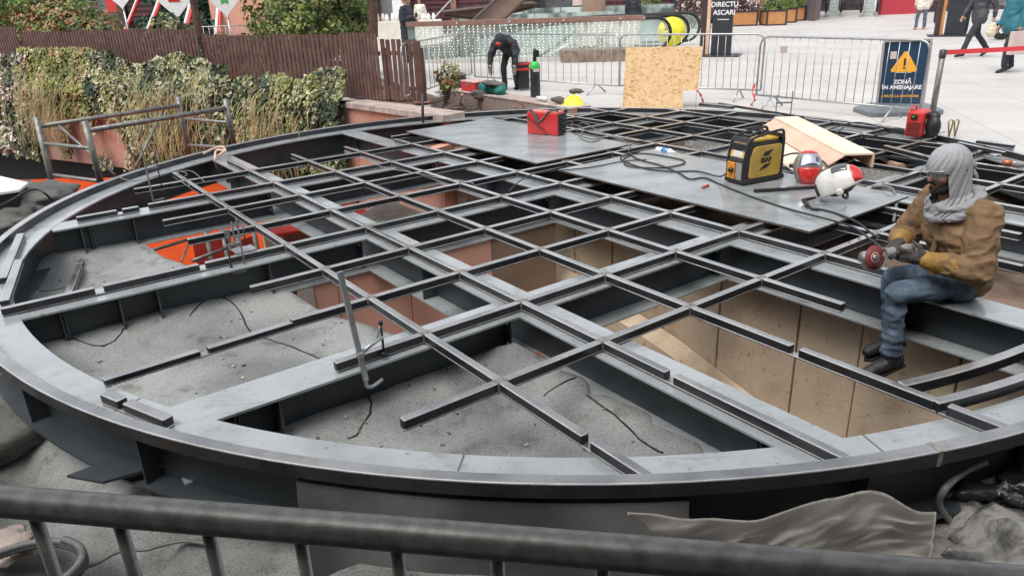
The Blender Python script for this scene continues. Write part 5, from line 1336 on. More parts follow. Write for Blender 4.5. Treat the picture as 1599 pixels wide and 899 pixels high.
# osb sheet with a notch
def osbsheet():
    a = at(973, 168, 0); b = at(1068, 170, 0); d = uvec(b - a); up = uvec(Vector((.0, .10, 1))); W_ = (b - a).length; h = .93
    pts = [(0, 0), (W_ * .995, 0), (W_ * .985, .27), (W_ * 1.22, .28), (W_ * 1.27, h), (.05, h)]
    o = MB().extrude([a + d * x + up * z for x, z in pts], Vector((0, .012, 0))).build('chipboard_sheet', M['osb'], origin=a); tag(o, 'tan chipboard sheet with a notched corner leaning against the barriers', 'board')
osbsheet()
# warning sign
def sign():
    Y = 10.75
    TL, TR, BL, BR = aty(1387, 63, Y), aty(1462, 64, Y - .25), aty(1369, 170, Y), aty(1441, 170, Y - .25)
    c = (BL + BR) / 2; t = thing('warning_sign', 'navy poster stand with a yellow warning triangle behind the barrier', 'sign', (c.x, c.y, 0))
    U = uvec(BR - BL); V_ = uvec((TL + TR) / 2 - (BL + BR) / 2); V_ = uvec(V_ - U * V_.dot(U)); N = U.cross(V_)
    if N.y > 0: N = -N
    W_ = (BR - BL).length * 1.0; H_ = ((TL + TR) / 2 - (BL + BR) / 2).length
    def P(u, v, o=0): return BL + U * (u * W_) + V_ * (v * H_) + N * o
    ax = (U, V_, N)
    MB().box(P(.5, .5, -.012), (W_ - .02, H_ - .02, .012), ax=ax).build('poster', M['navy'], t)
    for (u, v, w_, h_) in [(.5, 0, W_ + .03, .035), (.5, 1, W_ + .03, .035), (0, .5, .035, H_ - .035), (1, .5, .035, H_ - .035)]:
        MB().box(P(u, v, 0), (w_, h_, .028), ax=ax).build('frame', M['frame'], t, bevel=.004)
    a = P(.5, .665, -.004)
    s = .17
    def tri(k, o, m, nm): MB().extrude([a + V_ * (s * k * .95) + U * (s * .12 * k) + N * o, a + V_ * (s * k * .95) - U * (s * .12 * k) + N * o, a + U * (-s * .98 * k) - V_ * (s * .5 * k) + N * o, a + U * (-s * .9 * k) - V_ * (s * .66 * k) + N * o, a + U * (s * .9 * k) - V_ * (s * .66 * k) + N * o, a + U * (s * .98 * k) - V_ * (s * .5 * k) + N * o], N * .002).build(nm, m, t)
    tri(1, 0, M['orangep'], 'warning_triangle')
    MB().box(a + V_ * .02 + N * .004, (.024, .10, .003), ax=ax).build('exclamation_mark', M['black'], t, bevel=.0)
    MB().box(a - V_ * .06 + N * .004, (.024, .024, .003), ax=ax).build('exclamation_mark', M['black'], t)
    text_obj('lettering', 'ZON\u0102', .078, M['white'], t, P(.5, .395, -.003), U, V_, .001, bold=.003)
    text_obj('lettering', '\u00ceN AMENAJARE', .074, M['white'], t, P(.5, .315, -.003), U, V_, .001, bold=.003)
    text_obj('lettering', 'ATEN\u021aIE LA DENIVELARE', .042, M['orangep'], t, P(.48, .185, -.003), U, V_, .001, bold=.0012)
    MB().box(P(.5, .595 - .06, -.003), (.20, .006, .002), ax=ax).build('underline', M['white'], t)
    MB().box(P(.24, .79, -.003), (.08, .10, .002), ax=ax).build('sticker', M['bag'], t)
    for u in (.12, .80):
        for k in (-.02, .03): MB().tube([P(u, 0, -.01) + U * k, P(u, 0, -.01) + U * k - Z * .16], .012, 6).build('leg', M['black_m'], t)
    b = Vector((c.x - .02, c.y, .0)); prof = []
    pr = [(-.52, -.26), (-.44, -.31), (.44, -.31), (.52, -.26), (.52, .26), (.44, .31), (-.44, .31), (-.52, .26)]
    mb = MB(); vs = [b + Vector((x * 1.0, y, .0)) for x, y in pr] + [b + Vector((x, y, .06)) for x, y in pr] + [b + Vector((x * .72, y * .6, .13)) for x, y in pr]
    fs = [tuple(range(8))[::-1], tuple(range(16, 24))] + [(l * 8 + i, l * 8 + (i + 1) % 8, (l + 1) * 8 + (i + 1) % 8, (l + 1) * 8 + i) for l in (0, 1) for i in range(8)]
    mb.add(vs, fs); mb.build('rubber_base', mat('grey_rubber_base', (.16, .18, .20), .5, 0, .15, 4), t, bevel=.008)
sign()
# post with red tape
def post():
    b = at(1452, 205, 0); top = aty(1471, 96, b.y); top = Vector((b.x + .0, b.y, .97))
    t = thing('belt_post', 'grey metal post holding a red tape at the right of the warning sign', 'post', tuple(b))
    MB().tube([b, top], .034, 12).build('pole', M['scaf'], t); MB().lathe(b, [(0, .03), (.17, .022), (.18, .0), (0, 0)], Z, 20).build('base', mat('pale_base', (.5, .5, .48), .5), t)
    MB().lathe(top, [(.04, -.09), (.04, 0), (0, .01)], Z, 12).build('head', M['black_m'], t)
    e = top + Vector((4.2, 1.2, 0)); n = 24; vs = []; fs = []
    for i in range(n + 1):
        k = i / n; c = lerp(top, e, k) - Z * (.03 + .22 * k * (1 - k) * .4); tw = .12 * math.sin(k * 5)
        vs += [c + Vector((0, tw * .02, .028)), c + Vector((0, -tw * .02, -.028))]
    fs = [(i * 2, i * 2 + 1, i * 2 + 3, i * 2 + 2) for i in range(n)]
    mb = MB(); mb.add(vs, fs); mb.build('belt', M['tape'], t)
    q = e; MB().tube([Vector((q.x, q.y, 0)), Vector((q.x, q.y, .97))], .03, 10)
post()
def strand(name, label, pts, w_, m):
    P = smooth_path(pts, 6); vs = []; fs = []
    for i, p in enumerate(P):
        a = i * .7; o = Vector((math.cos(a) * w_, 0, math.sin(a) * w_)); vs += [p + o, p - o]
    fs = [(i * 2, i * 2 + 1, i * 2 + 3, i * 2 + 2) for i in range(len(P) - 1)]
    mb = MB(); mb.add(vs, fs, 0); o = mb.build(name, m, origin=P[0]); tag(o, label, 'tape')
strand('barrier_tape', 'torn red and white tape hanging down at the joint of the barriers', [aty(1182, 130, 11.6), aty(1176, 142, 11.5), aty(1180, 155, 11.4), at(1174, 165, .01)], .022, M['redlid'])
strand('barrier_tape', 'torn red tape lying on the paving right of the chipboard', [aty(1088, 140, 11.9), aty(1096, 150, 11.8), at(1100, 160, .01), at(1115, 165, .01)], .02, M['redlid'])
# low masonry bench with tools
def bench():
    a = LW0.copy(); b = LW1.copy(); d = uvec(b - a); n = Vector((-d.y, d.x, 0)); L = (b - a).length; H = .03
    t = thing('low_wall', 'low terracotta kerb wall carrying the toolboxes behind the ring', 'low wall', tuple(a))
    MB().prism([a, b, b + n * .12, a + n * .12], -.40, H - .028).build('masonry', M['brick'], t); MB().prism([a - n * .015, b - n * .015, b + n * .42, a + n * .42], H - .028, H).build('coping', M['cap'], t, bevel=.006)
    def B(s, v, z=H): return a + d * s + n * v + Z * z
    ax = (d, n, Z)
    k = (723 - 694) / (893 - 694) * L
    # tool box
    tb = thing('tool_box', 'red metal toolbox with pale lid on the low kerb wall', 'toolbox', tuple(B(k + .25, .2)))
    MB().box(B(k + .25, .2, H + .085), (.50, .30, .17), ax=ax).build('body', M['redlid'], tb, bevel=.01); MB().box(B(k + .25, .2, H + .185), (.52, .32, .03), ax=ax).build('lid', mat('pink_faded_lid', (.66, .38, .36), .4, 0, .15, 8), tb, bevel=.008)
    MB().box(B(k + .25, .045, H + .15), (.06, .012, .05), ax=ax).build('latch', M['galv'], tb)
    # teal bag
    g = thing('tool_bag', 'teal cloth tool bag slumped open between toolbox and cylinder', 'bag', tuple(B(k + .85, .2)))
    m = MB(); 
    for s, v, z, r in [(.62, .2, .09, .13), (.78, .2, .10, .13), (.95, .22, .10, .13), (1.12, .22, .08, .12)]: m.ellip(B(k + s, v, H + z), (r, .16, r * .9))
    fuse('body', m, .02, M['tealbag'], g, 3, .02, 8)
    m = MB(); m.ellip(B(k + 1.0, .16, H + .19), (.24, .18, .05), rot=(0, .15, 0)); fuse('flap', m, .015, M['greybag'], g, 2, .015, 9)
    m = MB(); m.ellip(B(k + .78, -.02, H + .0), (.19, .07, .08), rot=(0, .2, 0)); m.ellip(B(k + .8, -.04, H - .06), (.12, .05, .05)); fuse('side_pocket', m, .015, M['greybag'], g, 2, .012, 9)
    # backpack
    g = thing('backpack', 'grey backpack standing at the left end of the low kerb wall', 'bag', tuple(B(.1, .3)))
    m = MB(); m.ellip(B(.12, .28, H + .13), (.17, .12, .17)); m.ellip(B(.18, .26, H + .24), (.17, .12, .05)); fuse('body', m, .018, M['greybag'], g, 2, .03, 9)
    # gas cylinder
    c = at(838, 158, .0) + Vector((0, .3, 0)); g = thing('gas_cylinder', 'black gas cylinder with bright green shoulder behind the low wall', 'gas cylinder', tuple(c))
    MB().lathe(c, [(0, 0), (.085, 0), (.09, .02), (.09, .50), (.09, .52), (0, .52)], Z, 20).build('body', M['black_m'], g)
    MB().lathe(c, [(.091, .52), (.091, .58), (.07, .63), (.03, .65), (0, .65)], Z, 20).build('shoulder', M['green'], g)
    MB().tube([c + Z * .64, c + Z * .86], [.035, .03], 10).build('valve', M['black'], g); MB().box(c + Z * .78 + Vector((.03, 0, 0)), (.10, .07, .12)).build('valve_cap', M['black'], g, bevel=.015)
    MB().box(c + Vector((.02, -.088, .50)), (.10, .012, .05)).build('label', M['bag'], g)
    # red device behind
    c = at(820, 146, 0) + Vector((0, .5, 0)); g = thing('tool_case', 'red and black tool case standing behind the teal bag', 'tool case', tuple(c))
    MB().box(c + Z * .28, (.22, .2, .5)).build('body', M['black_m'], g, bevel=.02); MB().box(c + Z * .50, (.34, .22, .04)).build('lid', M['redlid'], g, bevel=.01); MB().box(c + Z * .40, (.34, .22, .05)).build('band', M['redlid'], g, bevel=.01)
    # cordless tools
    c = B((846 - 694) / 199 * L, .16, H + .05); g = thing('angle_grinder', 'white handled power tool lying on the low kerb wall right of the cylinder', 'power tool', tuple(c)); grinder(g, c, uvec(d), 1, Z, Z, ('white', 'white'))
    c = B((868 - 694) / 199 * L, .14, H + .07); g = thing('power_drill', 'dark brown cordless drill on the right end of the low kerb wall', 'power tool', tuple(c))
    m = MB(); m.ellip(c, (.10, .06, .06)); m.ellip(c + Vector((.04, 0, -.04)), (.05, .05, .06)); m.ellip(c + Vector((-.09, 0, .01)), (.05, .035, .035)); fuse('body', m, .012, M['greybag'], g, 2)
    MB().tube([c + Vector((.08, 0, .01)), c + Vector((.17, 0, .07))], .008, 6).build('bit', M['galv'], g)
    c = at(896, 164, .02) + Z * .04; g = thing('hard_hat', 'yellow hard hat and dark gloves lying on the paving behind the rim', 'hard hat', tuple(c))
    MB().lathe(c - Z * .03, [(.20, -.01), (.20, 0), (.15, .015), (.14, .07), (.10, .12), (.04, .145), (0, .15)], Z, 20).build('shell', M['yel_bright'], g)
    m = MB(); m.ellip(c + Vector((.06, .12, .16)), (.14, .08, .04)); fuse('gloves', m, .012, M['greybag'], g, 2, .02, 12)
    cable('hose', 'dark hose arching in front of the low kerb wall', [at(800, 178, -.2), at(806, 168, -.05), at(812, 162, .0), at(817, 166, -.05), at(820, 176, -.2)], .010, M['copper'], cat='hose')
    MB_ = MB(); rr = random.Random(4)
    o = MB().tube([at(718, 166, -.28), at(722, 148, .02)], .02, 8).build('pipe_offcut', mat('pink_pipe', (.7, .42, .38), .5)); tag(o, 'short pink plastic pipe leaning on the low kerb wall', 'pipe')
    o = MB().tube([at(648, 165, -.1), at(714, 143, .08)], .022, 8).build('scaffold_tube', M['galv']); tag(o, 'bright steel tube lying slanted from the coping to the backpack', 'tube')
    # twigs and litter in the bed
    for i in range(150):
        x = rr.uniform(640, 790); y = 158 + (x - 640) * .10 + rr.uniform(-4, 12); p = at(x, y, -.26); a = rr.uniform(-.6, .6); l = rr.uniform(.08, .4)
        MB_.tube([p, p + Vector((math.cos(a) * l, math.sin(a) * l, rr.uniform(-.01, .05)))], rr.uniform(.004, .011), 4, rr.randrange(3))
    o = MB_.build('twig_litter', [M['bark'], M['greycable'], M['cap']]); tag(o, 'dry twigs and litter strewn in front of the low kerb wall', 'litter', kind='stuff')
bench()
o = MB().prism([(p.x, p.y) for p in [arc(5.06, R_(109)), arc(5.06, R_(100)), arc(5.06, THB), LW1, LW0, Vector((-1.32, 13.2, 0)), Vector((-1.15, 12.05, 0))]], -.32, -.28).build('dirt_bed', M['soil']); o['kind'] = 'structure'
MBs = MB(); MBs.tube([aty(661, 208, at(661, 186, 0).y), aty(660, 148, at(661, 186, 0).y)], .022, 8)
o = MBs.build('steel_stake', M['black_m']); tag(o, 'short black steel stake standing at the rim beside the coping', 'stake')
lump('white_pebbles', 'heap of pale stones at the foot of the fence end', 'stones', at(684, 146, -.2), (.5, .35, .08), M['rubble'], 3, .8, 6, 4, 1)

# escalator well with glass front and light curtain
def well():
    t = thing('glass_balustrade', 'long glass balustrade with brown handrail around the escalator well', 'balustrade', (0, 24, 0))
    a = at(640, 100, 0); b = at(1005, 94, 0); d = uvec(b - a); n = Vector((-d.y, d.x, 0)); L = (b - a).length
    zt = 1.03
    MB().bar(a + Z * (zt + .03), b + Z * (zt + .03), .10, .13).build('handrail', mat('dull_brown_handrail', (.24, .135, .11), .45), t, bevel=.01)
    k = 0
    while k < L - .3:
        e = min(k + 1.5, L); MB().extrude([a + d * (k + .02) + Z * .1, a + d * (e - .02) + Z * .1, a + d * (e - .02) + Z * zt, a + d * (k + .02) + Z * zt], n * .015).build('glass_pane', M['glassp'], t); k = e
        MB().lathe(a + d * k - n * .05 + Z * (zt + .03), [(.02, 0), (.02, .01), (0, .012)], -n, 8).build('fixing', M['white'], t)
    MB().bar(a + Z * .05, b + Z * .05, .16, .10).build('kerb', M['paving'], t)
    # far side enclosure
    c = thing('well_cladding', 'pale green glass wall on the far side of the escalator well', 'glass wall', tuple(a + n * 8))
    q0, q1 = a + n * 11 - d * 2, b + n * 11; kk = 0; LL = (q1 - q0).length
    while kk < LL - .3:
        MB().extrude([q0 + d * (kk + .02) + Z * .02, q0 + d * (kk + 1.5) + Z * .02, q0 + d * (kk + 1.5) + Z * 1.15, q0 + d * (kk + .02) + Z * 1.15], n * .02).build('glass_pane', M['glassf'], c); kk += 1.52
    # light curtain strings
    lc = thing('light_curtain', 'hanging strings of tiny warm lights behind the glass balustrade', 'string lights', tuple(a + n * .4)); rr = random.Random(2)
    wires = MB(); bulbs = MB(); s = .3
    while s < L - .2:
        p = a + d * s + n * rr.uniform(.3, .5); x = .3 + .06 * math.sin(s * 4)
        pts = [p + Z * (zt - .08), p + d * rr.uniform(-.05, .05) + Z * .6, p + d * rr.uniform(-.05, .05) + Z * .04]; wires.tube(pts, .005, 3)
        for j in range(13):
            q = lerp(pts[0], pts[2], j / 12) + d * rr.uniform(-.03, .03); bulbs.ellip(q, (.016, .016, .02), None, 4)
        s += .155
    wires.build('wires', M['white'], lc); bulbs.build('bulbs', M['bulb'], lc)
    # frosted greenish panel behind the strings
    fp = thing('glass_partition', 'greenish reflective glass partition inside the escalator well', 'glass wall', tuple(a + n * 1.2))
    kk = 0
    while kk < L * .64:
        MB().extrude([a + d * (kk + .01) + n * 5.2 + Z * .01, a + d * (kk + 1.3) + n * 5.2 + Z * .01, a + d * (kk + 1.3) + n * 5.2 + Z * (1.1), a + d * (kk + .01) + n * 5.2 + Z * 1.1], n * .02).build('glass_pane', M['glassf'], fp); kk += 1.32
    # steel strut with cross beam
    st = thing('steel_strut', 'brown steel strut with tapered cross arm leaning over the well', 'steel strut', tuple(a + n * 2))
    def ib(p, q, w0, w1, nm):
        p, q = Vector(p), Vector(q); dd = uvec(q - p); s_ = uvec(Vector((0, 1, .2)) - dd * Vector((0, 1, .2)).dot(dd)); u_ = dd.cross(s_)
        MB().extrude([p + u_ * w0 * .5, q + u_ * w1 * .5, q - u_ * w1 * .5, p - u_ * w0 * .5], s_ * .03).build('web', M['brown_st'], st)
        for sg in (-1, 1): MB().bar(p + u_ * w0 * .5 * sg, q + u_ * w1 * .5 * sg, .30, .04, up=u_).build('flange', M['brown_dk'], st)
    Y = 24.9
    ib(aty(700, 92, 23.6), aty(822, -24, 24.6), .62, .62, 'strut')
    ib(aty(692, 22, Y), aty(755, 21, Y), .12, .34, 'arm'); ib(aty(755, 21, Y), aty(835, 8, Y + 1), .34, .12, 'arm')
    ib(aty(660, 96, 23.2), aty(745, 62, 23.8), .36, .36, 'lower_strut'); ib(aty(645, 80, 23.3), aty(765, 64, 23.8), .12, .12, 'tie'); ib(aty(690, 92, 23.4), aty(840, 56, 24.2), .10, .10, 'tie'); ib(aty(765, 88, 23.4), aty(830, 60, 24.0), .08, .08, 'tie')
    # inclined glass edge
    cable('glass_edge', 'pale slanting glass edge beside the brown strut', [aty(645, 65, 25.5), aty(705, 0, 27.5), aty(716, -14, 28)], .025, M['stepl'], cat='glass edge', k=1)
well()
def escalator_top():
    t = thing('escalator', 'escalator with rounded glass balustrades and a yellow disc at the well', 'escalator', tuple(at(960, 92, 0)))
    rr = .42
    def loop(xr, yr, Y, nm, ln_=8.0, z1=.98, disc=0):
        # handrail: level from left then half circle at right end
        c = at(xr, yr, 0); X1 = c.x; pts = []
        pts.append(Vector((X1 - ln_, Y, z1 - .35))); pts.append(Vector((X1 - ln_ * .55, Y, z1 - .02))); pts.append(Vector((X1 - ln_ * .4, Y, z1)))
        for i in range(11):
            a = math.pi / 2 - math.pi * i / 10; pts.append(Vector((X1 - rr + math.cos(a) * rr, Y, z1 - rr + math.sin(a) * rr)))
        pts.append(Vector((X1 - ln_ * .25, Y, z1 - 2 * rr)))
        hr = MB().tube(pts, .045, 8).build('handrail', M['black'], t)
        MB().tube([p - Vector((.05, 0, 0)) - Z * .05 if p.z > .5 else p + Z * .03 for p in pts], .02, 6).build('handrail_guide', M['stepl'], t)
        g = [p for p in pts]; MB().extrude([Vector((g[0].x, Y, .15))] + g[:-1] + [Vector((X1 - rr, Y, .14))], Vector((0, .015, 0))).build('glass_panel', M['glassp'], t)
    loop(1042, 82, 22.2, 'near', 5.5); loop(1070, 76, 23.4, 'mid', 6.5); loop(1097, 72, 25.0, 'far', 7.5)
    c = aty(1049, 50, 23.2); MB().lathe(c, [(0, .0), (.42, 0), (.42, .02), (0, .02)], Vector((0, -1, 0)), 32).build('yellow_disc', M['yel_bright'], t)
    text_obj('disc_lettering', '2', .22, M['black'], t, c + Vector((-.18, -.025, .12)), (1, 0, 0), (0, 0, 1), .002); MB().box(c + Vector((-.2, -.024, -.12)), (.10, .004, .03)).build('disc_mark', M['black'], t)
    # cladding and base
    a = at(878, 99, 0); b = at(1000, 96, 0)
    MB().prism([a, b, b + Vector((0, .9, 0)), a + Vector((0, .9, 0))], 0, .30).build('truss_base', mat('brown_brick_cladding', (.22, .16, .12), .7, 0, .4, 7), t)
    a2 = at(905, 90, 0); b2 = at(1000, 86, 0)
    MB().prism([a2, b2, b2 + Vector((0, .3, 0)), a2 + Vector((0, .3, 0))], .3, .92).build('inner_cladding', mat('cladding_with_reflections', (.74, .70, .64), .25, .1, .35, 2.2, col2=(.20, .13, .10), mix=(.5, .68)), t)  # brown blotches imitate reflections in the cladding colour
    p0 = aty(838, 92, 22.5); p1 = aty(905, 47, 23.2); MB().tube([p0, p1], .05, 8).build('inclined_handrail', M['black'], t)
    MB().tube([p0 + Vector((.3, 0, -.02)), p1 + Vector((.4, 0, -.1))], .12, 8).build('skirt', M['stepl'], t)
    MB().tube([aty(862, 96, 22.4), aty(892, 78, 22.6), aty(945, 66, 22.8)], .09, 8).build('skirt', M['silver'], t)
escalator_top()
# round brown column
c = Vector((3.35, 28.4, 0)); t = thing('column', 'thick round brown column behind the escalator well', 'column', tuple(c)); MB().lathe(c, [(.42, 0), (.42, 7)], Z, 28).build('shaft', M['brown_st'], t); MB().lathe(c, [(.47, 0), (.47, .12), (.42, .14)], Z, 28).build('base', M['brown_dk'], t)
# totems
def totem(label, px, py, w_, lines, stripe_first=True):
    c = at(px, py, 0); t = thing('sign_totem', label, 'sign', tuple(c)); yaw = R_(-24); X = Vector((math.cos(yaw), math.sin(yaw), 0)); Y = Vector((-X.y, X.x, 0)); ax = (X, Y, Z)
    MB().box(c + Z * .02, (w_ * 1.75, .75, .035), ax=ax).build('base_plate', M['black_m'], t, bevel=.006)
    MB().box(c + X * .10 + Z * 1.6, (w_ - .18, .16, 3.1), ax=ax).build('slab', M['black_m'], t, bevel=.006)
    MB().box(c - X * (w_ / 2 - .08) + Z * 1.6, (.09, .14, 3.1), ax=ax).build('wood_stripe', M['planter'] if lines is None else M['timber_p'], t)
    MB().box(c - X * (w_ / 2 + .04) + Z * 1.6, (.13, .2, 3.1), ax=ax).build('side_slab', mat('dark_brown_side', (.05, .028, .024), .5), t)
    if lines:
        for i, s in enumerate(lines): text_obj('lettering', s, .17, M['white'], t, c + X * .13 - Y * .083 + Z * (1.30 - i * .20), X, Z, .002, bold=.003)
        MB().box(c + X * .12 - Y * .083 + Z * .93, (w_ * .42, .004, .018), ax=ax).build('underline', M['white'], t)
totem('tall black sign totem with pale wood edge and white lettering behind the barriers', 1120, 88, .70, ['DIRECTU', 'ASCARI'])
totem('tall dark sign totem with orange wood edge near the walking people', 1484, 57, .72, None)
# planters
def planter(label, px, py, w_, dp, seed, mats):
    c = at(px, py, 0); t = thing('planter', label, 'planter', tuple(c), 'wooden planters along the facade')
    MB().box(c + Z * .32, (w_, dp, .56)).build('box', M['planter'], t, bevel=.01)
    for sx in (-1, 1):
        for sy in (-1, 1): MB().box(c + Vector((sx * w_ / 2, sy * dp / 2, .32)), (.07, .07, .64)).build('corner_post', M['black_m'], t)
    for z in (.03, .62): MB().box(c + Z * z, (w_ + .04, dp + .04, .06)).build('rim', M['black_m'], t)
    def gen(k):
        v = Vector((k.gauss(0, .28) * w_, k.gauss(0, .28) * dp, abs(k.gauss(0, .26)))); cl = noise.noise((c + v) * 3)
        return c + Z * .64 + v, k.uniform(.06, .13), max(0, min(2, int(1.5 + cl * 2.5))), None
    leafmesh('foliage', mats, gen, 900, parent=t, seed=seed)
planter('orange wooden planter with purple grey heather beside the black totem', 1156, 41, 1.25, .9, 51, [L_['leaf5'], L_['burg'], L_['leaf4']])
G3 = [L_['leaf5'], L_['leaf1'], L_['leafg']]
planter('orange wooden planter with bright green bush, nearest of the row by the escalators', 1207, 40, .85, .9, 52, G3)
planter('orange wooden planter second in the row by the escalators', 1226, 36, .7, .9, 53, G3)
planter('orange wooden planter third in the row by the escalators', 1240, 33, .7, .9, 54, G3)
planter('orange wooden planter last in the row, touching the grey wall of the escalators', 1253, 30, .7, .9, 55, G3)
bush('round_shrub', 'clipped round green shrub behind the black coated person', (5.9, 33, .95), (1.0, .8, .95), [L_['leaf5'], L_['leaf1'], L_['leafg']], 4000, 61, (.06, .1))
bush('round_shrub', 'dull purple grey shrub between the round shrub and the totem', (8.6, 35, .9), (1.1, .8, .8), [L_['leaf5'], L_['burg'], L_['leaf4']], 3000, 62, (.06, .1))
bush('flowering_plant', 'small yellow green plant against the dark shop left of the column', (.9, 33, .9), (.5, .4, .35), [L_['leaf2'], L_['leafg']], 900, 63, (.06, .1))
bush('poinsettia', 'small red flowering plant beside the yellow green one', (1.9, 33, .85), (.4, .35, .3), [L_['red'], L_['redlid'], L_['leaf5']], 700, 64, (.06, .1))
# amber lit garland panels
t = thing('garland_panel', 'amber lit garland screen behind the well glass left of the column', 'decoration', (1.2, 31, 0))
mb = MB(); rr = random.Random(8)
for i in range(26):
    x = -.9 + i * .15; h = .75 + .12 * abs(math.sin(i * .5)); MB().tube([Vector((x, 31.4, .1)), Vector((x, 31.4, h))], .03, 5).build('slat', M['planter'], t)
    for j in range(7): mb.ellip(Vector((x + .07, 31.3, .1 + h * j / 7)), (.02, .02, .03), None, 4)
mb.build('bulbs', M['bulb'], t)
# second escalators at the back
def up_escalators():
    for k, (x0, x1, lab) in enumerate([(1286, 1330, 'grey escalator climbing away at the back, left one of the pair'), (1340, 1388, 'grey escalator climbing away at the back, right one of the pair')]):
        a = at(x0, 27, 0); b = at(x1, 27, 0); W_ = b.x - a.x; y = a.y
        t = thing('escalator', lab, 'escalator', (a.x, y, 0))
        for i in range(14):
            MB().box(Vector(((a.x + b.x) / 2, y + .4 + i * .36, .06 + i * .19 + .0)), (W_ - .5, .37, .19)).build('step', M['step'], t, bevel=.02)
        for s in (a.x + .12, b.x - .12):
            MB().tube(smooth_path([Vector((s, y + .2, .25)), Vector((s, y - .35, .3)), Vector((s, y - .5, .65)), Vector((s, y - .2, .95)), Vector((s, y + .5, 1.0)), Vector((s, y + 5, 3.3))]), .07, 8).build('handrail', M['black'], t)
            MB().extrude([Vector((s - .06, y - .2, 0)), Vector((s - .06, y + 5, 2.6)), Vector((s - .06, y + 5, 3.2)), Vector((s - .06, y + .3, .95)), Vector((s - .06, y - .4, .6))], Vector((.12, 0, 0))).build('balustrade', M['stepl'], t, bevel=.02)
        t.rotation_euler.z = -math.atan2(a.x, a.y)
up_escalators()
o = MB().prism([(14.9, 37), (16.2, 39.6), (16.2, 44), (14.4, 44)], 0, 4).build('side_wall', mat('mauve_grey_cladding', (.16, .13, .14), .5, 0, .1, 2)); tag(o, 'mauve grey wall between the planters and the escalators', 'wall')
o = MB().box(Vector((21.0, 41, 2)), (2.2, .3, 4)).build('crimson_wall', M['wine']); tag(o, 'crimson wall panel to the right of the far escalators', 'wall')
def shop(name, label, x0, x1, y, h, segs, seed):
    t = thing(name, label, 'building', ((x0 + x1) / 2, y, 0)); r = random.Random(seed)
    MB().box(Vector(((x0 + x1) / 2, y + 2, h / 2)), (x1 - x0, 3.6, h)).build('wall', M['shopd'], t)
    n = segs; w_ = (x1 - x0) / n
    for i in range(n):
        cx = x0 + (i + .5) * w_; k = r.choice(['shopg', 'burg', 'shopg', 'brown_dk'])
        p = MB().box(Vector((cx, y + .12, 1.55)), (w_ * .86, .1, 2.7)).build('shop_window' if k == 'shopg' else 'shop_panel', M[k], t)
        MB().box(Vector((x0 + i * w_, y, h * .4)), (.28, .35, h * .8)).build('pier', M[r.choice(['brown_dk', 'oldwood2', 'black_m'])], t)
        if k != 'shopg':
            for z in [.35 + .22 * q for q in range(9)]: MB().box(Vector((cx, y + .04, z)), (w_ * .84, .06, .10)).build('slat', M['burg'], t)
        else:
            for q in range(r.randrange(2, 5)): MB().box(Vector((cx + r.uniform(-.4, .4) * w_, y + .05, r.uniform(.4, 2.2))), (r.uniform(.2, .9), .04, r.uniform(.2, .9))).build('window_display', M[r.choice(['cream', 'planter', 'teal', 'redlid', 'galv', 'bag', 'black_m'])], t)
    return t
shop('shop_building', 'dark shop building with burgundy slats behind the escalator well', -4.5, 15.0, 38.5, 5, 9, 3)
shop('shop_building', 'dark shop building at the far left behind the shrubs', -32, -5.5, 36, 6, 9, 6)
shop('shop_building', 'dark shop building beyond the walking people at the right edge', 22.2, 44, 42, 6, 8, 9)
o = MB().box(Vector((18, 49, 4)), (9, 1, 8)).build('back_wall', M['shopd']); tag(o, 'dark wall high behind the two far escalators', 'wall')
# counter with clutter
t = thing('market_counter', 'pale counter cluttered with small white goods behind the well glass', 'counter', (-5.2, 31, 0))
MB().box(Vector((-3.7, 31, .45)), (2.6, .8, .9)).build('counter', M['cream'], t, bevel=.01)
rr = random.Random(5)
for i in range(12): MB().lathe(Vector((-4.9 + i * .2, 30.9 + rr.uniform(-.2, .2), .9)), [(0, 0), (.07, 0), (.08, .12), (.04, .22 + rr.uniform(0, .1)), (0, .25)], Z, 10).build('ornament', M[rr.choice(['white', 'cream', 'bag'])], t)
# bicycle far back
def bicycle():
    c = at(1460, 36, 0); t = thing('bicycle', 'dark bicycle parked between the cream coated person and the totem', 'bicycle', tuple(c)); X = uvec(Vector((.5, 1, 0)))
    for s, nm in ((-.5, 'wheel'), (.5, 'wheel')):
        q = c + X * s + Z * .33; pts = [q + X * math.cos(a) * .33 + Z * math.sin(a) * .33 for a in [2 * math.pi * i / 24 for i in range(24)]]
        w_ = MB().tube(pts, .022, 6, closed=True).build('wheel', M['black'], t); mb = MB()
        for i in range(8): a = math.pi * i / 8; mb.tube([q - X * math.cos(a) * .32 - Z * math.sin(a) * .32, q + X * math.cos(a) * .32 + Z * math.sin(a) * .32], .003, 3)
        mb.build('spokes', M['galv'], w_)
    A, B, Cc, D = c + X * -.5 + Z * .33, c + X * -.1 + Z * .3, c + X * -.18 + Z * .8, c + X * .38 + Z * .82
    for p, q in ((A, B), (A, Cc), (B, Cc), (B, D), (Cc, D), (D + Z * .1, c + X * .5 + Z * .33)): MB().tube([p, q], .018, 6).build('frame_tube', M['black_m'], t)
    MB().box(Cc + Z * .1, (.1, .22, .05)).build('saddle', M['black'], t, bevel=.015)
    MB().tube([D + Z * .18 + Vector((-.25, 0, 0)), D + Z * .18, D + Z * .18 + Vector((.25, 0, 0))], .015, 6).build('handlebar', M['galv'], t)
bicycle()
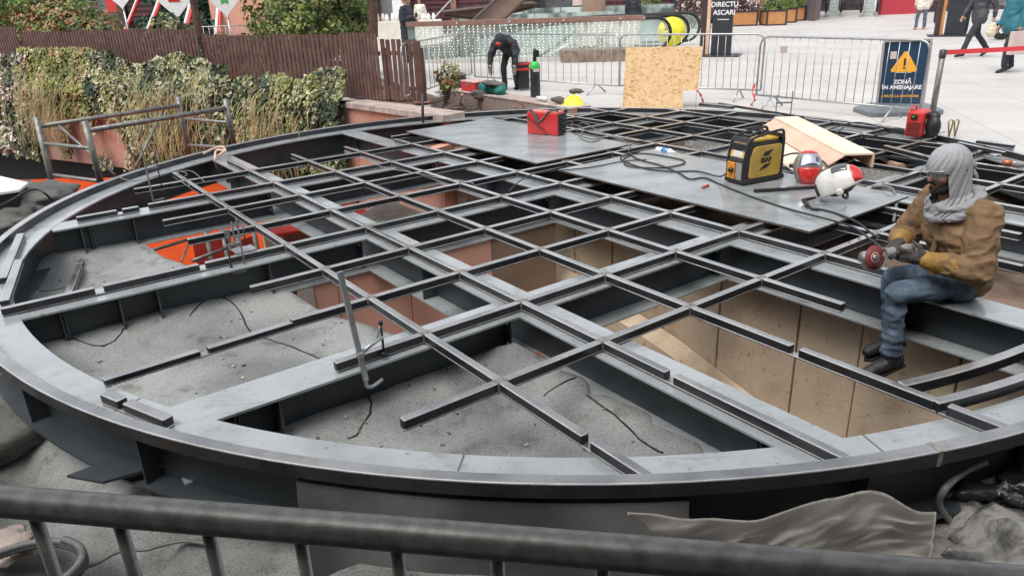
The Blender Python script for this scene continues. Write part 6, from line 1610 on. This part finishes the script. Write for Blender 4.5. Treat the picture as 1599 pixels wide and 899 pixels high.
def scooter():
    c = at(1600, 62, 0); t = thing('scooter', 'bright blue motor scooter parked at the right edge of the plaza', 'scooter', tuple(c)); X = Vector((-1, .25, 0)).normalized(); Yv = Vector((-X.y, X.x, 0))
    for s in (-.62, .62):
        q = c + X * s + Z * .27; MB().lathe(q - Yv * .06, [(.10, 0), (.24, .01), (.27, .03), (.27, .09), (.24, .11), (.10, .12)], Yv, 20).build('wheel', M['black'], t)
    for pr, nm in (([(-.85, .45), (-.9, .75), (-.5, .85), (.0, .72), (.1, .35), (-.35, .3)], 'rear_body'), ([(.45, .35), (.62, .45), (.55, 1.05), (.42, 1.1), (.36, .5)], 'front_shield'), ([(-.35, .25), (.5, .25), (.5, .36), (-.35, .36)], 'floor_board'), ([(.42, .52), (.85, .55), (.9, .46), (.5, .42)], 'front_mudguard')):
        MB().extrude([c + X * x + Z * z - Yv * .17 for x, z in pr], Yv * .34).build(nm, M['blue'], t, bevel=.05, seg=3)
    MB().box(c + X * -.4 + Z * .84, (.7, .28, .08), ax=(X, Yv, Z)).build('seat', M['black'], t, bevel=.03)
    MB().tube([c + X * .48 + Z * 1.12 - Yv * .34, c + X * .52 + Z * 1.14, c + X * .48 + Z * 1.12 + Yv * .34], .02, 8).build('handlebar', M['black'], t)
    MB().ellip(c + X * .62 + Z * .95, (.07, .07, .08)).build('headlight', M['white'], t)
scooter()

# ================================================================ PEOPLE
def hand(name, mb, wrist, d, palm_n, s=1.0, curl=.5, grip=None):
    """five finger hand: d = direction of the fingers, palm_n = way the palm faces"""
    d = uvec(d); pn = uvec(Vector(palm_n) - d * Vector(palm_n).dot(d)); sd_ = d.cross(pn)
    pc = wrist + d * .045 * s
    caps(mb, wrist, pc, .024 * s, .030 * s, 8); 
    for k, (o, l) in enumerate([(-.030, .070), (-.010, .080), (.010, .076), (.030, .060)]):
        a = wrist + d * .055 * s + sd_ * o * s * .9; caps(mb, wrist + d * .02 * s + sd_ * o * .6 * s, a + d * .03 * s, .016 * s, .011 * s, 7)
        p = a + d * .032 * s; dir_ = d; r = .0105 * s
        for q in range(3):
            ang = curl * (.5 + .35 * q); dir_ = uvec(dir_ * math.cos(ang) + pn * math.sin(ang)); e = p + dir_ * l * s * [.45, .32, .23][q]; caps(mb, p, e, r, r * .92, 7); p = e; r *= .92
    a = wrist + d * .02 * s - sd_ * .03 * s; t1 = a + uvec(d * .6 - sd_ * .8 + pn * .4) * .04 * s; t2 = t1 + uvec(d * .9 + pn * .6 * curl * 2 - sd_ * .1) * .035 * s; caps(mb, a, t1, .016 * s, .012 * s, 7); caps(mb, t1, t2, .012 * s, .010 * s, 7)
def frame_of(fwd):
    f = uvec(Vector((fwd[0], fwd[1], 0))); return f, Z.cross(f), Z
def simple_person(label, loc, fwd, J, cl, h=1.0, head_tilt=0.0, voxel=.02, extra=None, hood=None, face_down=0.0, seed=0):
    """J: joints in body frame (forward, left, up) metres; returns thing"""
    f, l, u = frame_of(fwd); loc = Vector(loc)
    t = thing('person', label, 'person', tuple(loc))
    def W3(v): return loc + f * v[0] * h + l * v[1] * h + u * v[2] * h
    j = {k: W3(v) for k, v in J.items()}
    b = MB()
    hd = j['head']; nk = j['neck']; up_ = uvec(hd - nk); ff = uvec(f * math.cos(face_down) - u * math.sin(face_down))
    caps(b, nk - up_ * .05, hd - up_ * .02, .055 * h, .06 * h); b.ellip(hd, (.078 * h, .074 * h, .105 * h), rot=Matrix((f, l, u)).transposed()); caps(b, hd - up_ * .05 + ff * .03, hd - up_ * .07 + ff * .055, .05 * h, .035 * h)
    caps(b, hd + ff * .07 * h + up_ * .01, hd + ff * .095 * h - up_ * .02, .011, .014, 6)
    for s in (-1, 1): b.ellip(hd + l * s * .076 * h - up_ * .01, (.014, .012, .03))
    caps(b, j['chest'], nk, .10 * h, .055 * h); caps(b, j['hip'], j['chest'], .12 * h, .13 * h)
    for s in ('l', 'r'):
        caps(b, j['sh' + s], j['el' + s], .045 * h, .036 * h); caps(b, j['el' + s], j['wr' + s], .036 * h, .024 * h)
        hdir = uvec(j['wr' + s] - j['el' + s]); hand('h', b, j['wr' + s], j.get('hd' + s, j['wr' + s] + hdir) - j['wr' + s], l * (-1 if s == 'l' else 1) + f * .3, h, .45)
        caps(b, j['hip' + s], j['kn' + s], .075 * h, .052 * h); caps(b, j['kn' + s], j['an' + s], .05 * h, .034 * h)
    fuse('body', b, min(voxel, .012), M[cl.get('skin', 'skin')], t, 1)
    # trousers
    b = MB()
    for s in ('l', 'r'):
        caps(b, j['hip' + s], j['kn' + s], .092 * h, .068 * h); caps(b, j['kn' + s], lerp(j['kn' + s], j['an' + s], .95), .066 * h, .058 * h)
    caps(b, j['hipl'], j['hipr'], .105 * h, .105 * h); fuse('trousers', b, voxel, M[cl['legs']], t, 3, .010, 9, (1, 1, .5))
    # shoes
    for s in ('l', 'r'):
        b = MB(); a = j['an' + s]; tf = j.get('to' + s, None); td = uvec(tf - a) if tf is not None else f
        td = uvec(Vector((td.x, td.y, td.z * 1.0))); g = a - u * .045 * h
        caps(b, g - td * .04, g + td * .15 * h, .042 * h, .034 * h); caps(b, a, g, .04 * h, .042 * h); fuse('shoe', b, .015, M[cl['shoes']], t, 2)
    # coat
    b = MB(); cl_l = cl.get('len', .0)
    caps(b, j['hip'] - u * cl_l, j['chest'], .15 * h * cl.get('fat', 1), .165 * h * cl.get('fat', 1)); caps(b, j['shl'], j['shr'], .085 * h, .085 * h); caps(b, j['chest'], nk - up_ * .02, .13 * h, .075 * h)
    if cl_l: 
        for s in ('l', 'r'): caps(b, j['hip' + s] + u * .05, j['hip' + s] - u * cl_l + (j['kn' + s] - j['hip' + s]) * .15, .12 * h, .125 * h)
    for s in ('l', 'r'):
        ar = cl.get('arm', 1.0) * h; caps(b, j['sh' + s], j['el' + s], .078 * ar, .062 * ar); caps(b, j['el' + s], lerp(j['el' + s], j['wr' + s], .93), .06 * ar, .046 * ar)
    fuse('coat', b, voxel, M[cl['coat']], t, 3, .016, 7, (1, 1, 1))
    if hood:
        b = MB(); b.ellip(hd - ff * .02 + up_ * .02, (.125 * h, .115 * h, .135 * h), rot=Matrix((f, l, u)).transposed()); caps(b, hd - ff * .05, nk - up_ * .03, .10 * h, .09 * h); fuse('hood', b, .014, M[hood], t, 2, .008, 9)
        b = MB(); b.ellip(hd + ff * .055 - up_ * .005, (.085 * h, .085 * h, .10 * h)); fuse('face_opening', b, .012, M['black'], t, 1)
    else:
        b = MB(); b.ellip(hd - ff * .018 * h + up_ * .028 * h, (.088 * h, .084 * h, .098 * h)); fuse('hair', b, .012, M[cl.get('hair', 'hair')], t, 1, .006, 14)
        for s in (-1, 1): MB().ellip(hd + ff * .068 * h + l * s * .03 * h + up_ * .012 * h, (.012, .010, .008)).build('eye', M['hair'], t)
        MB().ellip(hd + ff * .08 * h - up_ * .05 * h, (.008, .024, .007)).build('mouth', mat('lip', (.3, .12, .1), .5), t)
    if extra: extra(t, j, f, l, u, hd, ff, up_)
    return t
STAND = dict(hip=(0, 0, .95), hipl=(0, .09, .92), hipr=(0, -.09, .92), chest=(.0, 0, 1.28), neck=(.0, 0, 1.48), head=(.03, 0, 1.63), shl=(0, .17, 1.40), shr=(0, -.17, 1.40), ell=(-.03, .24, 1.12), elr=(-.03, -.24, 1.12), wrl=(.05, .26, .86), wrr=(.05, -.26, .86), knl=(.02, .10, .50), knr=(.02, -.10, .50), anl=(-.02, .10, .085), anr=(-.02, -.10, .085))
def J_(**k): d = dict(STAND); d.update(k); return d
# man with phone
def ph(t, j, f, l, u, hd, ff, up_): MB().box(j['wrr'] + f * .10 + u * .05, (.07, .012, .14), rot=(.5, 0, .3)).build('phone', M['black'], t, bevel=.004)
simple_person('man in a long black coat looking down at a phone beyond the picket fence', (-2.72, 22.4, -.08), (.95, -.35), J_(head=(.06, 0, 1.61), neck=(.01, 0, 1.47), elr=(-.0, -.22, 1.14), wrr=(.24, -.10, 1.20), hdr=(.30, -.04, 1.24), ell=(-.02, .24, 1.13), wrl=(.18, .14, 1.10)), dict(legs='trouser', shoes='boot', coat='coat_dk', len=.28, fat=1.25, arm=1.2), 1.10, extra=ph, face_down=.4)
# bending worker
BEND = dict(hip=(-.30, 0, .82), hipl=(-.30, .09, .80), hipr=(-.30, -.09, .80), chest=(.02, 0, .96), neck=(.19, 0, 1.0), head=(.30, 0, 1.03), shl=(.08, .20, .97), shr=(.08, -.20, .97), ell=(.17, .29, .70), elr=(.17, -.29, .70), wrl=(.24, .27, .46), wrr=(.24, -.27, .46), knl=(-.12, .13, .44), knr=(-.12, -.13, .44), anl=(-.22, .14, .085), anr=(-.22, -.14, .085))
def mask(t, j, f, l, u, hd, ff, up_):
    q = hd + f * .13 - u * .02; MB().ellip(q - f * .035 - u * .03, (.035, .058, .038), rot=Matrix((f, l, u)).transposed()).build('face_mask', M['redlid'], t)
    for s in ('l', 'r'):
        b = MB(); caps(b, j['wr' + s] + u * .05, j['wr' + s] - u * .07, .045, .04); fuse('glove', b, .012, M['scaf'], t, 1)
simple_person('worker in black hoodie and red mask bending over the teal bag', (.06, 14.9, .0), (-.42, -1), BEND, dict(legs='trouser', shoes='boot', coat='coat_dk', fat=1.12, arm=1.12), .93, extra=mask, hood='coat_dk', face_down=.5)
# walkers
W1 = J_(knl=(.22, .09, .52), anl=(.36, .09, .12), tol=(.52, .09, .10), knr=(-.10, -.09, .50), anr=(-.42, -.09, .16), tor=(-.30, -.09, .08), elr=(.10, -.24, 1.15), wrr=(.22, -.24, .92), ell=(-.16, .24, 1.14), wrl=(-.16, .26, .88))
def bag1(t, j, f, l, u, hd, ff, up_):
    b = MB(); c = j['wrl'] - u * .26; b.ellip(c, (.10, .06, .17)); b.ellip(c - u * .05, (.12, .06, .13)); fuse('cloth_bag', b, .015, M['bagcloth'], t, 2, .02, 9); MB().tube([j['wrl'] - u * .04, c + u * .12], .012, 6).build('bag_handle', M['bagcloth'], t)
simple_person('striding man in dark grey jacket and black trousers carrying a cream bag', at(1519, 90, 0), (-1, -.12), W1, dict(legs='trouser', shoes='boot', coat='coat_gr', len=.02), 1.0, extra=bag1)
W2 = J_(knl=(.12, .09, .50), anl=(.10, .09, .10), tol=(.26, .09, .06), knr=(-.12, -.09, .50), anr=(-.22, -.09, .13), tor=(-.08, -.09, .06), ell=(.02, .24, 1.12), wrl=(.06, .25, .86))
def bag2(t, j, f, l, u, hd, ff, up_):
    MB().box(j['wrl'] - u * .30, (.34, .10, .42), ax=(f, l, u)).build('paper_bag', M['bag'], t, bevel=.008)
simple_person('walking person in teal jacket holding a pale square paper bag', at(1568, 113, 0), (-1, -.2), W2, dict(legs='trouser', shoes='boot', coat='teal', len=.05, fat=1.05), 1.0, extra=bag2)
simple_person('person in cream coat and wide dark jeans facing away near the far escalators', at(1437, 47, 0), (.2, 1), J_(knl=(.04, .13, .5), anl=(.0, .15, .085), knr=(-.02, -.10, .5), anr=(-.02, -.13, .085)), dict(legs='denim', shoes='planter', coat='cream', len=.08, fat=1.05), 1.0)
simple_person('dark clothed person half hidden by the orange edged totem', at(1502, 54, 0), (-.6, -1), J_(), dict(legs='trouser', shoes='boot', coat='coat_dk', len=.1), 1.0)
simple_person('person in black coat seen from behind standing at the escalator', Vector((4.75, 28.2, 0)), (.4, 1), J_(), dict(legs='trouser', shoes='boot', coat='coat_dk', len=.15, fat=1.1), 1.02)
simple_person('person in white jacket behind the well glass, left of two', Vector((-4.15, 33.5, 0)), (.1, -1), J_(elr=(.0, -.24, 1.12), wrr=(.2, -.12, 1.1)), dict(legs='coat_gr', shoes='boot', coat='white', len=.1, fat=1.08), 1.0)
simple_person('person in cream jacket behind the well glass, right of two', Vector((-3.5, 33.8, 0)), (-.2, -1), J_(), dict(legs='coat_gr', shoes='boot', coat='cream', len=.1, fat=1.05), .98)

# ---- seated worker, the main figure
def worker():
    seat = gw(2.88, -.85, FZ)
    f = uvec(Vector((-.995, -.10, 0))); l = Z.cross(f); u = Z
    t = thing('person', 'seated worker in tan canvas jacket, grey head cloth and jeans holding a grinder', 'person', tuple(seat))
    def P(x, y, z): return seat + f * x + l * y + u * z
    R3 = Matrix((f, l, u)).transposed()
    # joints
    hipl, hipr = P(.02, .10, .10), P(.02, -.10, .10)
    knl, knr = P(.44, .13, .10), P(.33, -.08, .09)
    anl, anr = P(.41, .13, -.33), P(.30, -.05, -.28)
    chest = P(.04, 0, .44); neck = P(.10, 0, .64); head = P(.165, .0, .785)
    shl, shr = P(.03, .20, .56), P(.05, -.20, .56)
    ell, elr = P(.09, .31, .27), P(.17, -.28, .30)
    wrl, wrr = P(.33, .17, .31), P(.37, -.03, .36)
    hf = uvec(f * .97 + l * .02 - u * .22); hu = uvec(u - hf * u.dot(hf)); hl = hu.cross(hf); H3 = Matrix((hf, hl, hu)).transposed()
    def Hp(x, y, z): return head + hf * x + hl * y + hu * z
    # body
    b = MB(); b.ellip(head, (.092, .074, .11), rot=H3); caps(b, Hp(.02, 0, -.05), Hp(.06, 0, -.085), .055, .034); caps(b, neck - u * .06, head, .06, .06)
    caps(b, Hp(.080, 0, .028), Hp(.112, 0, -.015), .008, .013, 8); b.ellip(Hp(.108, 0, -.022), (.012, .017, .009), rot=H3)
    caps(b, Hp(.082, .03, .038), Hp(.082, -.03, .038), .010, .010, 6)
    for s in (-1, 1): b.ellip(Hp(.05, s * .045, -.02), (.028, .022, .028), rot=H3); b.ellip(Hp(-.01, s * .075, -.005), (.018, .010, .03), rot=H3)
    caps(b, Hp(.092, .014, -.052), Hp(.092, -.014, -.052), .008, .008, 6)
    caps(b, P(0, 0, .12), chest, .12, .13); caps(b, chest, neck, .11, .06)
    for a_, e_, w_ in ((shl, ell, wrl), (shr, elr, wrr)): caps(b, a_, e_, .045, .036); caps(b, e_, w_, .036, .026)
    for h_, k_, a_ in ((hipl, knl, anl), (hipr, knr, anr)): caps(b, h_, k_, .07, .05); caps(b, k_, a_, .048, .034)
    fuse('body', b, .007, M['skin_d'], t, 2)
    for s in (-1, 1):
        e = MB().ellip(Hp(.083, s * .031, .014), (.008, .012, .007), rot=H3).build('eye', M['hair'], t)
    # beard
    b = MB(); caps(b, Hp(.045, .0, -.085), Hp(.075, 0, -.095), .048, .030); caps(b, Hp(.0, .06, -.05), Hp(.06, .035, -.085), .024, .028); caps(b, Hp(.0, -.06, -.05), Hp(.06, -.035, -.085), .024, .028)
    caps(b, Hp(.0, .066, .02), Hp(.0, .064, -.05), .014, .022); caps(b, Hp(.0, -.066, .02), Hp(.0, -.064, -.05), .014, .022); caps(b, Hp(.093, .024, -.040), Hp(.093, -.024, -.040), .008, .008, 6)
    fuse('beard', b, .006, M['beard'], t, 1, .004, 40)
    # balaclava opening sides
    b = MB(); b.ellip(Hp(-.012, 0, -.01), (.078, .076, .09), rot=H3); fuse('balaclava', b, .008, M['black'], t, 2)
    # goggles
    g = []
    for i in range(13):
        a = -1.25 + 2.5 * i / 12; g.append(Hp(.03 + .082 * math.cos(a), .082 * math.sin(a), .016))
    mb = MB(); vs = []
    for p in g: vs += [p + hu * .024, p - hu * .026]
    mb.add(vs, [(i * 2, i * 2 + 1, i * 2 + 3, i * 2 + 2) for i in range(12)], 0, True)
    mb.build('safety_glasses', mat('clear_plastic', (.5, .55, .58), .12, 0, .02, 3, alpha=.16), t)
    MB().tube([p + hu * .026 for p in g], .004, 6).build('glasses_frame', M['galv'], t)
    MB().tube([g[0], Hp(-.06, -.092, .02), Hp(-.1, 0, .02), Hp(-.06, .092, .02), g[-1]], .006, 6).build('glasses_strap', M['black'], t)
    # head cloth: a draped sheet with a face opening, knotted at the back
    def cloth(ph, tt):
        """ph angle from the face round the head, tt crown to hem"""
        cx, sx = math.cos(ph), math.sin(ph)
        if tt < .62:
            k = tt / .62; zz = .165 - .30 * k ** 1.25
            e = max(0.0, 1 - ((zz - .045) / .122) ** 2) if zz > .045 else 1
            r1 = .122 * math.sqrt(e); r2 = .101 * math.sqrt(e)
            if zz < .045:
                q = (.045 - zz) / .18; r1 -= .018 * q; r2 -= .006 * q
            back = 1.0 + .05 * max(0, -cx)
            v = Hp(-.016 + cx * r1 * back, sx * r2, zz)
        else:
            k = (tt - .62) / .38; A = Hp(-.016 + cx * .104, sx * .095, -.135)
            fr_ = max(0, math.cos(ph - .35)); bk = max(0, -cx)
            rr_ = .115 + .03 * k; B = P(.085 + cx * rr_ * .92, sx * (rr_ + .012), .60 - .10 * fr_ ** 1.5 + .05 * bk)
            v = lerp(A, B, k) + (u * -.012 + f * .02 * cx) * math.sin(math.pi * k)
        n_ = uvec(f * cx + l * sx)
        amp = .0030 + .009 * max(0, tt - .38) / .62
        ph2 = ph * 1.0 + 2.6 * tt
        fo = noise.noise(Vector((math.cos(ph2) * 3.2, math.sin(ph2) * 3.2, tt * 1.4))) 
        f2 = noise.noise(Vector((math.cos(ph2) * 6.5, math.sin(ph2) * 6.5, tt * 3.0 + 4)))
        return v + n_ * amp * (1.6 * (.5 - abs(fo) * 2) + .8 * (.5 - abs(f2) * 2))
    NP, NT = 150, 90; bm = bmesh.new(); rows = []
    for i in range(NT + 1): rows.append([bm.verts.new(cloth(2 * math.pi * k / NP, i / NT)) for k in range(NP)])
    for i in range(NT):
        for k in range(NP):
            ph = 2 * math.pi * (k + .5) / NP; ph = ph if ph < math.pi else ph - 2 * math.pi; tt = (i + .5) / NT
            lim = .98 if tt < .60 else .98 * (1 - (tt - .60) / .10)
            if .335 < tt < .70 and abs(ph) < lim: continue
            bm.faces.new((rows[i][k], rows[i][(k + 1) % NP], rows[i + 1][(k + 1) % NP], rows[i + 1][k]))
    bm.faces.new(rows[0])
    bmesh.ops.recalc_face_normals(bm, faces=bm.faces)
    bm.normal_update()
    up_f = max(bm.faces, key=lambda q: q.calc_center_median().z)
    if up_f.normal.z < 0: bmesh.ops.reverse_faces(bm, faces=bm.faces[:])
    for v in list(bm.verts):
        if not v.link_faces: bm.verts.remove(v)
    me = bpy.data.meshes.new('head_cloth'); o0 = Vector(t['_o'])
    for v in bm.verts: v.co -= o0
    bm.to_mesh(me); bm.free(); me.materials.append(mat('pale_grey_head_cloth', (.35, .355, .37), .85, 0, .08, 10, .3, 14)); me.polygons.foreach_set('use_smooth', [True] * len(me.polygons))
    hc_ = bpy.data.objects.new('head_cloth', me); COL.objects.link(hc_); hc_.parent = t; hc_['_o'] = list(o0)
    # scarf wound round the neck, lower in front
    for (rr_, zc, tilt_, r0, ph0) in ((.118, .615, .16, .030, 0), (.126, .585, .26, .026, 1.3)):
        pts = []
        for i in range(48):
            a = 2 * math.pi * i / 48; pts.append(P(.085 + math.cos(a) * rr_, math.sin(a) * (rr_ + .01), zc - tilt_ * .30 * math.cos(a) + .008 * math.sin(3 * a + ph0)))
        b = MB(); b.tube(pts, [r0 * (1 + .3 * math.sin(5 * 2 * math.pi * i / 48 + ph0)) for i in range(48)], 10, closed=True); fuse('scarf_fold', b, .006, M['wrap'], t, 1, .006, 12, (1.0, 1.0, 2.5))
    b = MB(); caps(b, Hp(-.130, .01, .03), Hp(-.150, .015, .0), .024, .022); caps(b, Hp(-.145, .01, -.01), Hp(-.160, .035, -.07), .016, .010); caps(b, Hp(-.145, .0, .0), Hp(-.165, -.02, -.05), .014, .009); fuse('cloth_knot', b, .005, M['wrap'], t, 1, .006, 18)
    # jacket
    b = MB(); caps(b, P(-.02, 0, .13), P(.01, 0, .40), .150, .158); caps(b, P(-.04, .05, .14), P(-.04, -.05, .14), .165, .165); caps(b, P(.02, .06, .40), P(.02, -.06, .40), .165, .165); caps(b, shl, shr, .092, .092); caps(b, P(.02, 0, .50), neck - u * .06, .14, .085)
    caps(b, P(-.05, 0, .48), P(-.02, 0, .58), .12, .09)
    caps(b, shl, lerp(shl, ell, .5), .100, .096); caps(b, lerp(shl, ell, .5), ell, .096, .088); caps(b, ell, lerp(ell, wrl, .62), .086, .068)
    caps(b, shr, elr, .108, .092); caps(b, elr, lerp(elr, wrr, .55), .088, .066); caps(b, P(-.05, .05, .48), P(-.05, -.05, .48), .14, .14); caps(b, P(-.06, 0, .3), P(-.05, 0, .46), .145, .145)
    b.ellip(P(-.03, 0, .10), (.175, .19, .09), rot=R3)
    fuse('jacket', b, .0075, M['jacket'], t, 2, .013, 9.5, (.8, .8, 1.5))
    b = MB(); caps(b, P(.165, .03, .14), P(.185, .03, .30), .018, .018); caps(b, P(.185, .03, .30), P(.165, .035, .46), .018, .018); fuse('zip_placket', b, .006, M['jacket'], t, 1)
    b = MB(); caps(b, P(.155, .115, .40), P(.175, .045, .385), .020, .020); caps(b, P(.15, .13, .415), P(.18, .03, .395), .014, .014); fuse('pocket_flap', b, .006, M['jacket'], t, 1)
    b = MB(); caps(b, P(.10, .10, .56), P(.16, .03, .50), .035, .028); caps(b, P(.02, .12, .62), P(.10, .10, .56), .035, .035); fuse('collar', b, .007, M['jacket'], t, 2)
    # gauntlets and gloves
    for (e_, w_, nm) in ((ell, wrl, 'l'), (elr, wrr, 'r')):
        b = MB(); caps(b, lerp(e_, w_, .50), lerp(e_, w_, .96), .070, .052); fuse('gauntlet_cuff', b, .008, M['cuff'], t, 2, .010, 8)
    gc = P(.50, .075, .335)       # grinder body centre
    hdl = uvec(gc - wrl); hdr = uvec(gc + u * .03 - wrr)
    b = MB(); hand('h', b, wrl, hdl, uvec(-l + u * .2), 1.22, .75); caps(b, lerp(ell, wrl, .86), wrl + hdl * .02, .042, .036); fuse('glove', b, .006, M['glove'], t, 1, .004, 20)
    b = MB(); hand('h', b, wrr, hdr, uvec(-u * .7 + l * .5), 1.22, .75); caps(b, lerp(elr, wrr, .86), wrr + hdr * .02, .042, .036); fuse('glove', b, .006, M['glove'], t, 1, .004, 20)
    # jeans
    b = MB(); caps(b, hipl, lerp(hipl, knl, .5), .096, .085); caps(b, lerp(hipl, knl, .5), knl, .085, .070); caps(b, knl, lerp(knl, anl, .45), .068, .060); caps(b, lerp(knl, anl, .45), lerp(knl, anl, .97), .058, .054)
    caps(b, hipr, knr, .098, .076); caps(b, knr, lerp(knr, anr, .97), .074, .058); caps(b, hipl, hipr, .11, .11)
    for k in (.72, .82, .92): 
        c_ = lerp(knl, anl, k); caps(b, c_ + f * .012, c_ - f * .012, .058, .056)
    fuse('jeans', b, .008, M['denim'], t, 3, .011, 8, (1, 1, 1.6))
    for a_, sg in ((anl, 1), (anr, -1)):
        b = MB(); td = uvec(f * .93 + l * .05 - u * .36); c_ = a_ - u * .05
        caps(b, a_ + u * .03, c_, .050, .050); caps(b, c_ - td * .045, c_ + td * .09, .047, .045); caps(b, c_ + td * .09, c_ + td * .165, .044, .036); bt = fuse('boot', b, .007, M['boot'], t, 2, .003, 20)
        s_ = c_ - uvec(u + td * .3) * .043
        MB().extrude([s_ - td * .085 + l * .036, s_ + td * .17 + l * .040, s_ + td * .20, s_ + td * .17 - l * .040, s_ - td * .085 - l * .036], -uvec(u + td * .3) * .018).build('sole', M['black'], bt, bevel=.004)
        for q in range(4): MB().tube([c_ + td * (.02 + q * .025) + u * (.045 - q * .006) + l * .03, c_ + td * (.03 + q * .025) + u * (.052 - q * .007), c_ + td * (.02 + q * .025) + u * (.045 - q * .006) - l * .03], .003, 5).build('lace', M['greycable'], bt)
    # grinder in the hands
    gt = thing('angle_grinder', 'angle grinder with red brown cutting disc held by the seated worker', 'angle grinder', tuple(gc))
    gd = uvec(f * .97 + l * .05 - u * .12)
    MB().lathe(gc - gd * .16, [(0, 0), (.026, .005), (.032, .05), (.030, .16), (.038, .20), (.036, .25), (0, .255)], gd, 14).build('body', M['silver'], gt)
    hc = gc + gd * .13; dn = uvec(l * .93 - f * .22 + u * .28)
    MB().lathe(hc, [(0, -.05), (.035, -.045), (.04, .0), (.028, .035), (0, .035)], dn, 14).build('gear_head', M['galv'], gt)
    dc = hc + dn * .045
    dk = MB().lathe(dc, [(0, 0), (.072, 0), (.072, .004), (0, .004)], dn, 36).build('cutting_disc', M['disc'], gt)
    MB().lathe(dc, [(.0, .012), (.010, .012), (.018, .006), (.018, .004)], dn, 16).build('flange_nut', M['galv'], dk)
    MB().lathe(dc, [(.026, .0052), (.030, .0052), (.030, .004)], dn, 24).build('disc_ring', M['bag'], dk)
    # guard: partial ring
    a1 = gd; a2 = dn.cross(a1); vs = []; fs = []; n = 18
    for i in range(n + 1):
        a = R_(20 + 190 * i / n); r_ = a1 * math.cos(a) + a2 * math.sin(a)
        vs += [dc + r_ * .078 - dn * .03, dc + r_ * .081 + dn * .004, dc + r_ * .03 - dn * .03]
    for i in range(n):
        fs += [(i * 3, i * 3 + 1, i * 3 + 4, i * 3 + 3), (i * 3, i * 3 + 3, i * 3 + 5, i * 3 + 2)]
    mb = MB(); mb.add(vs, fs, 0, True); mb.build('guard', M['galv'], gt)
    return P, f, l, u
worker()
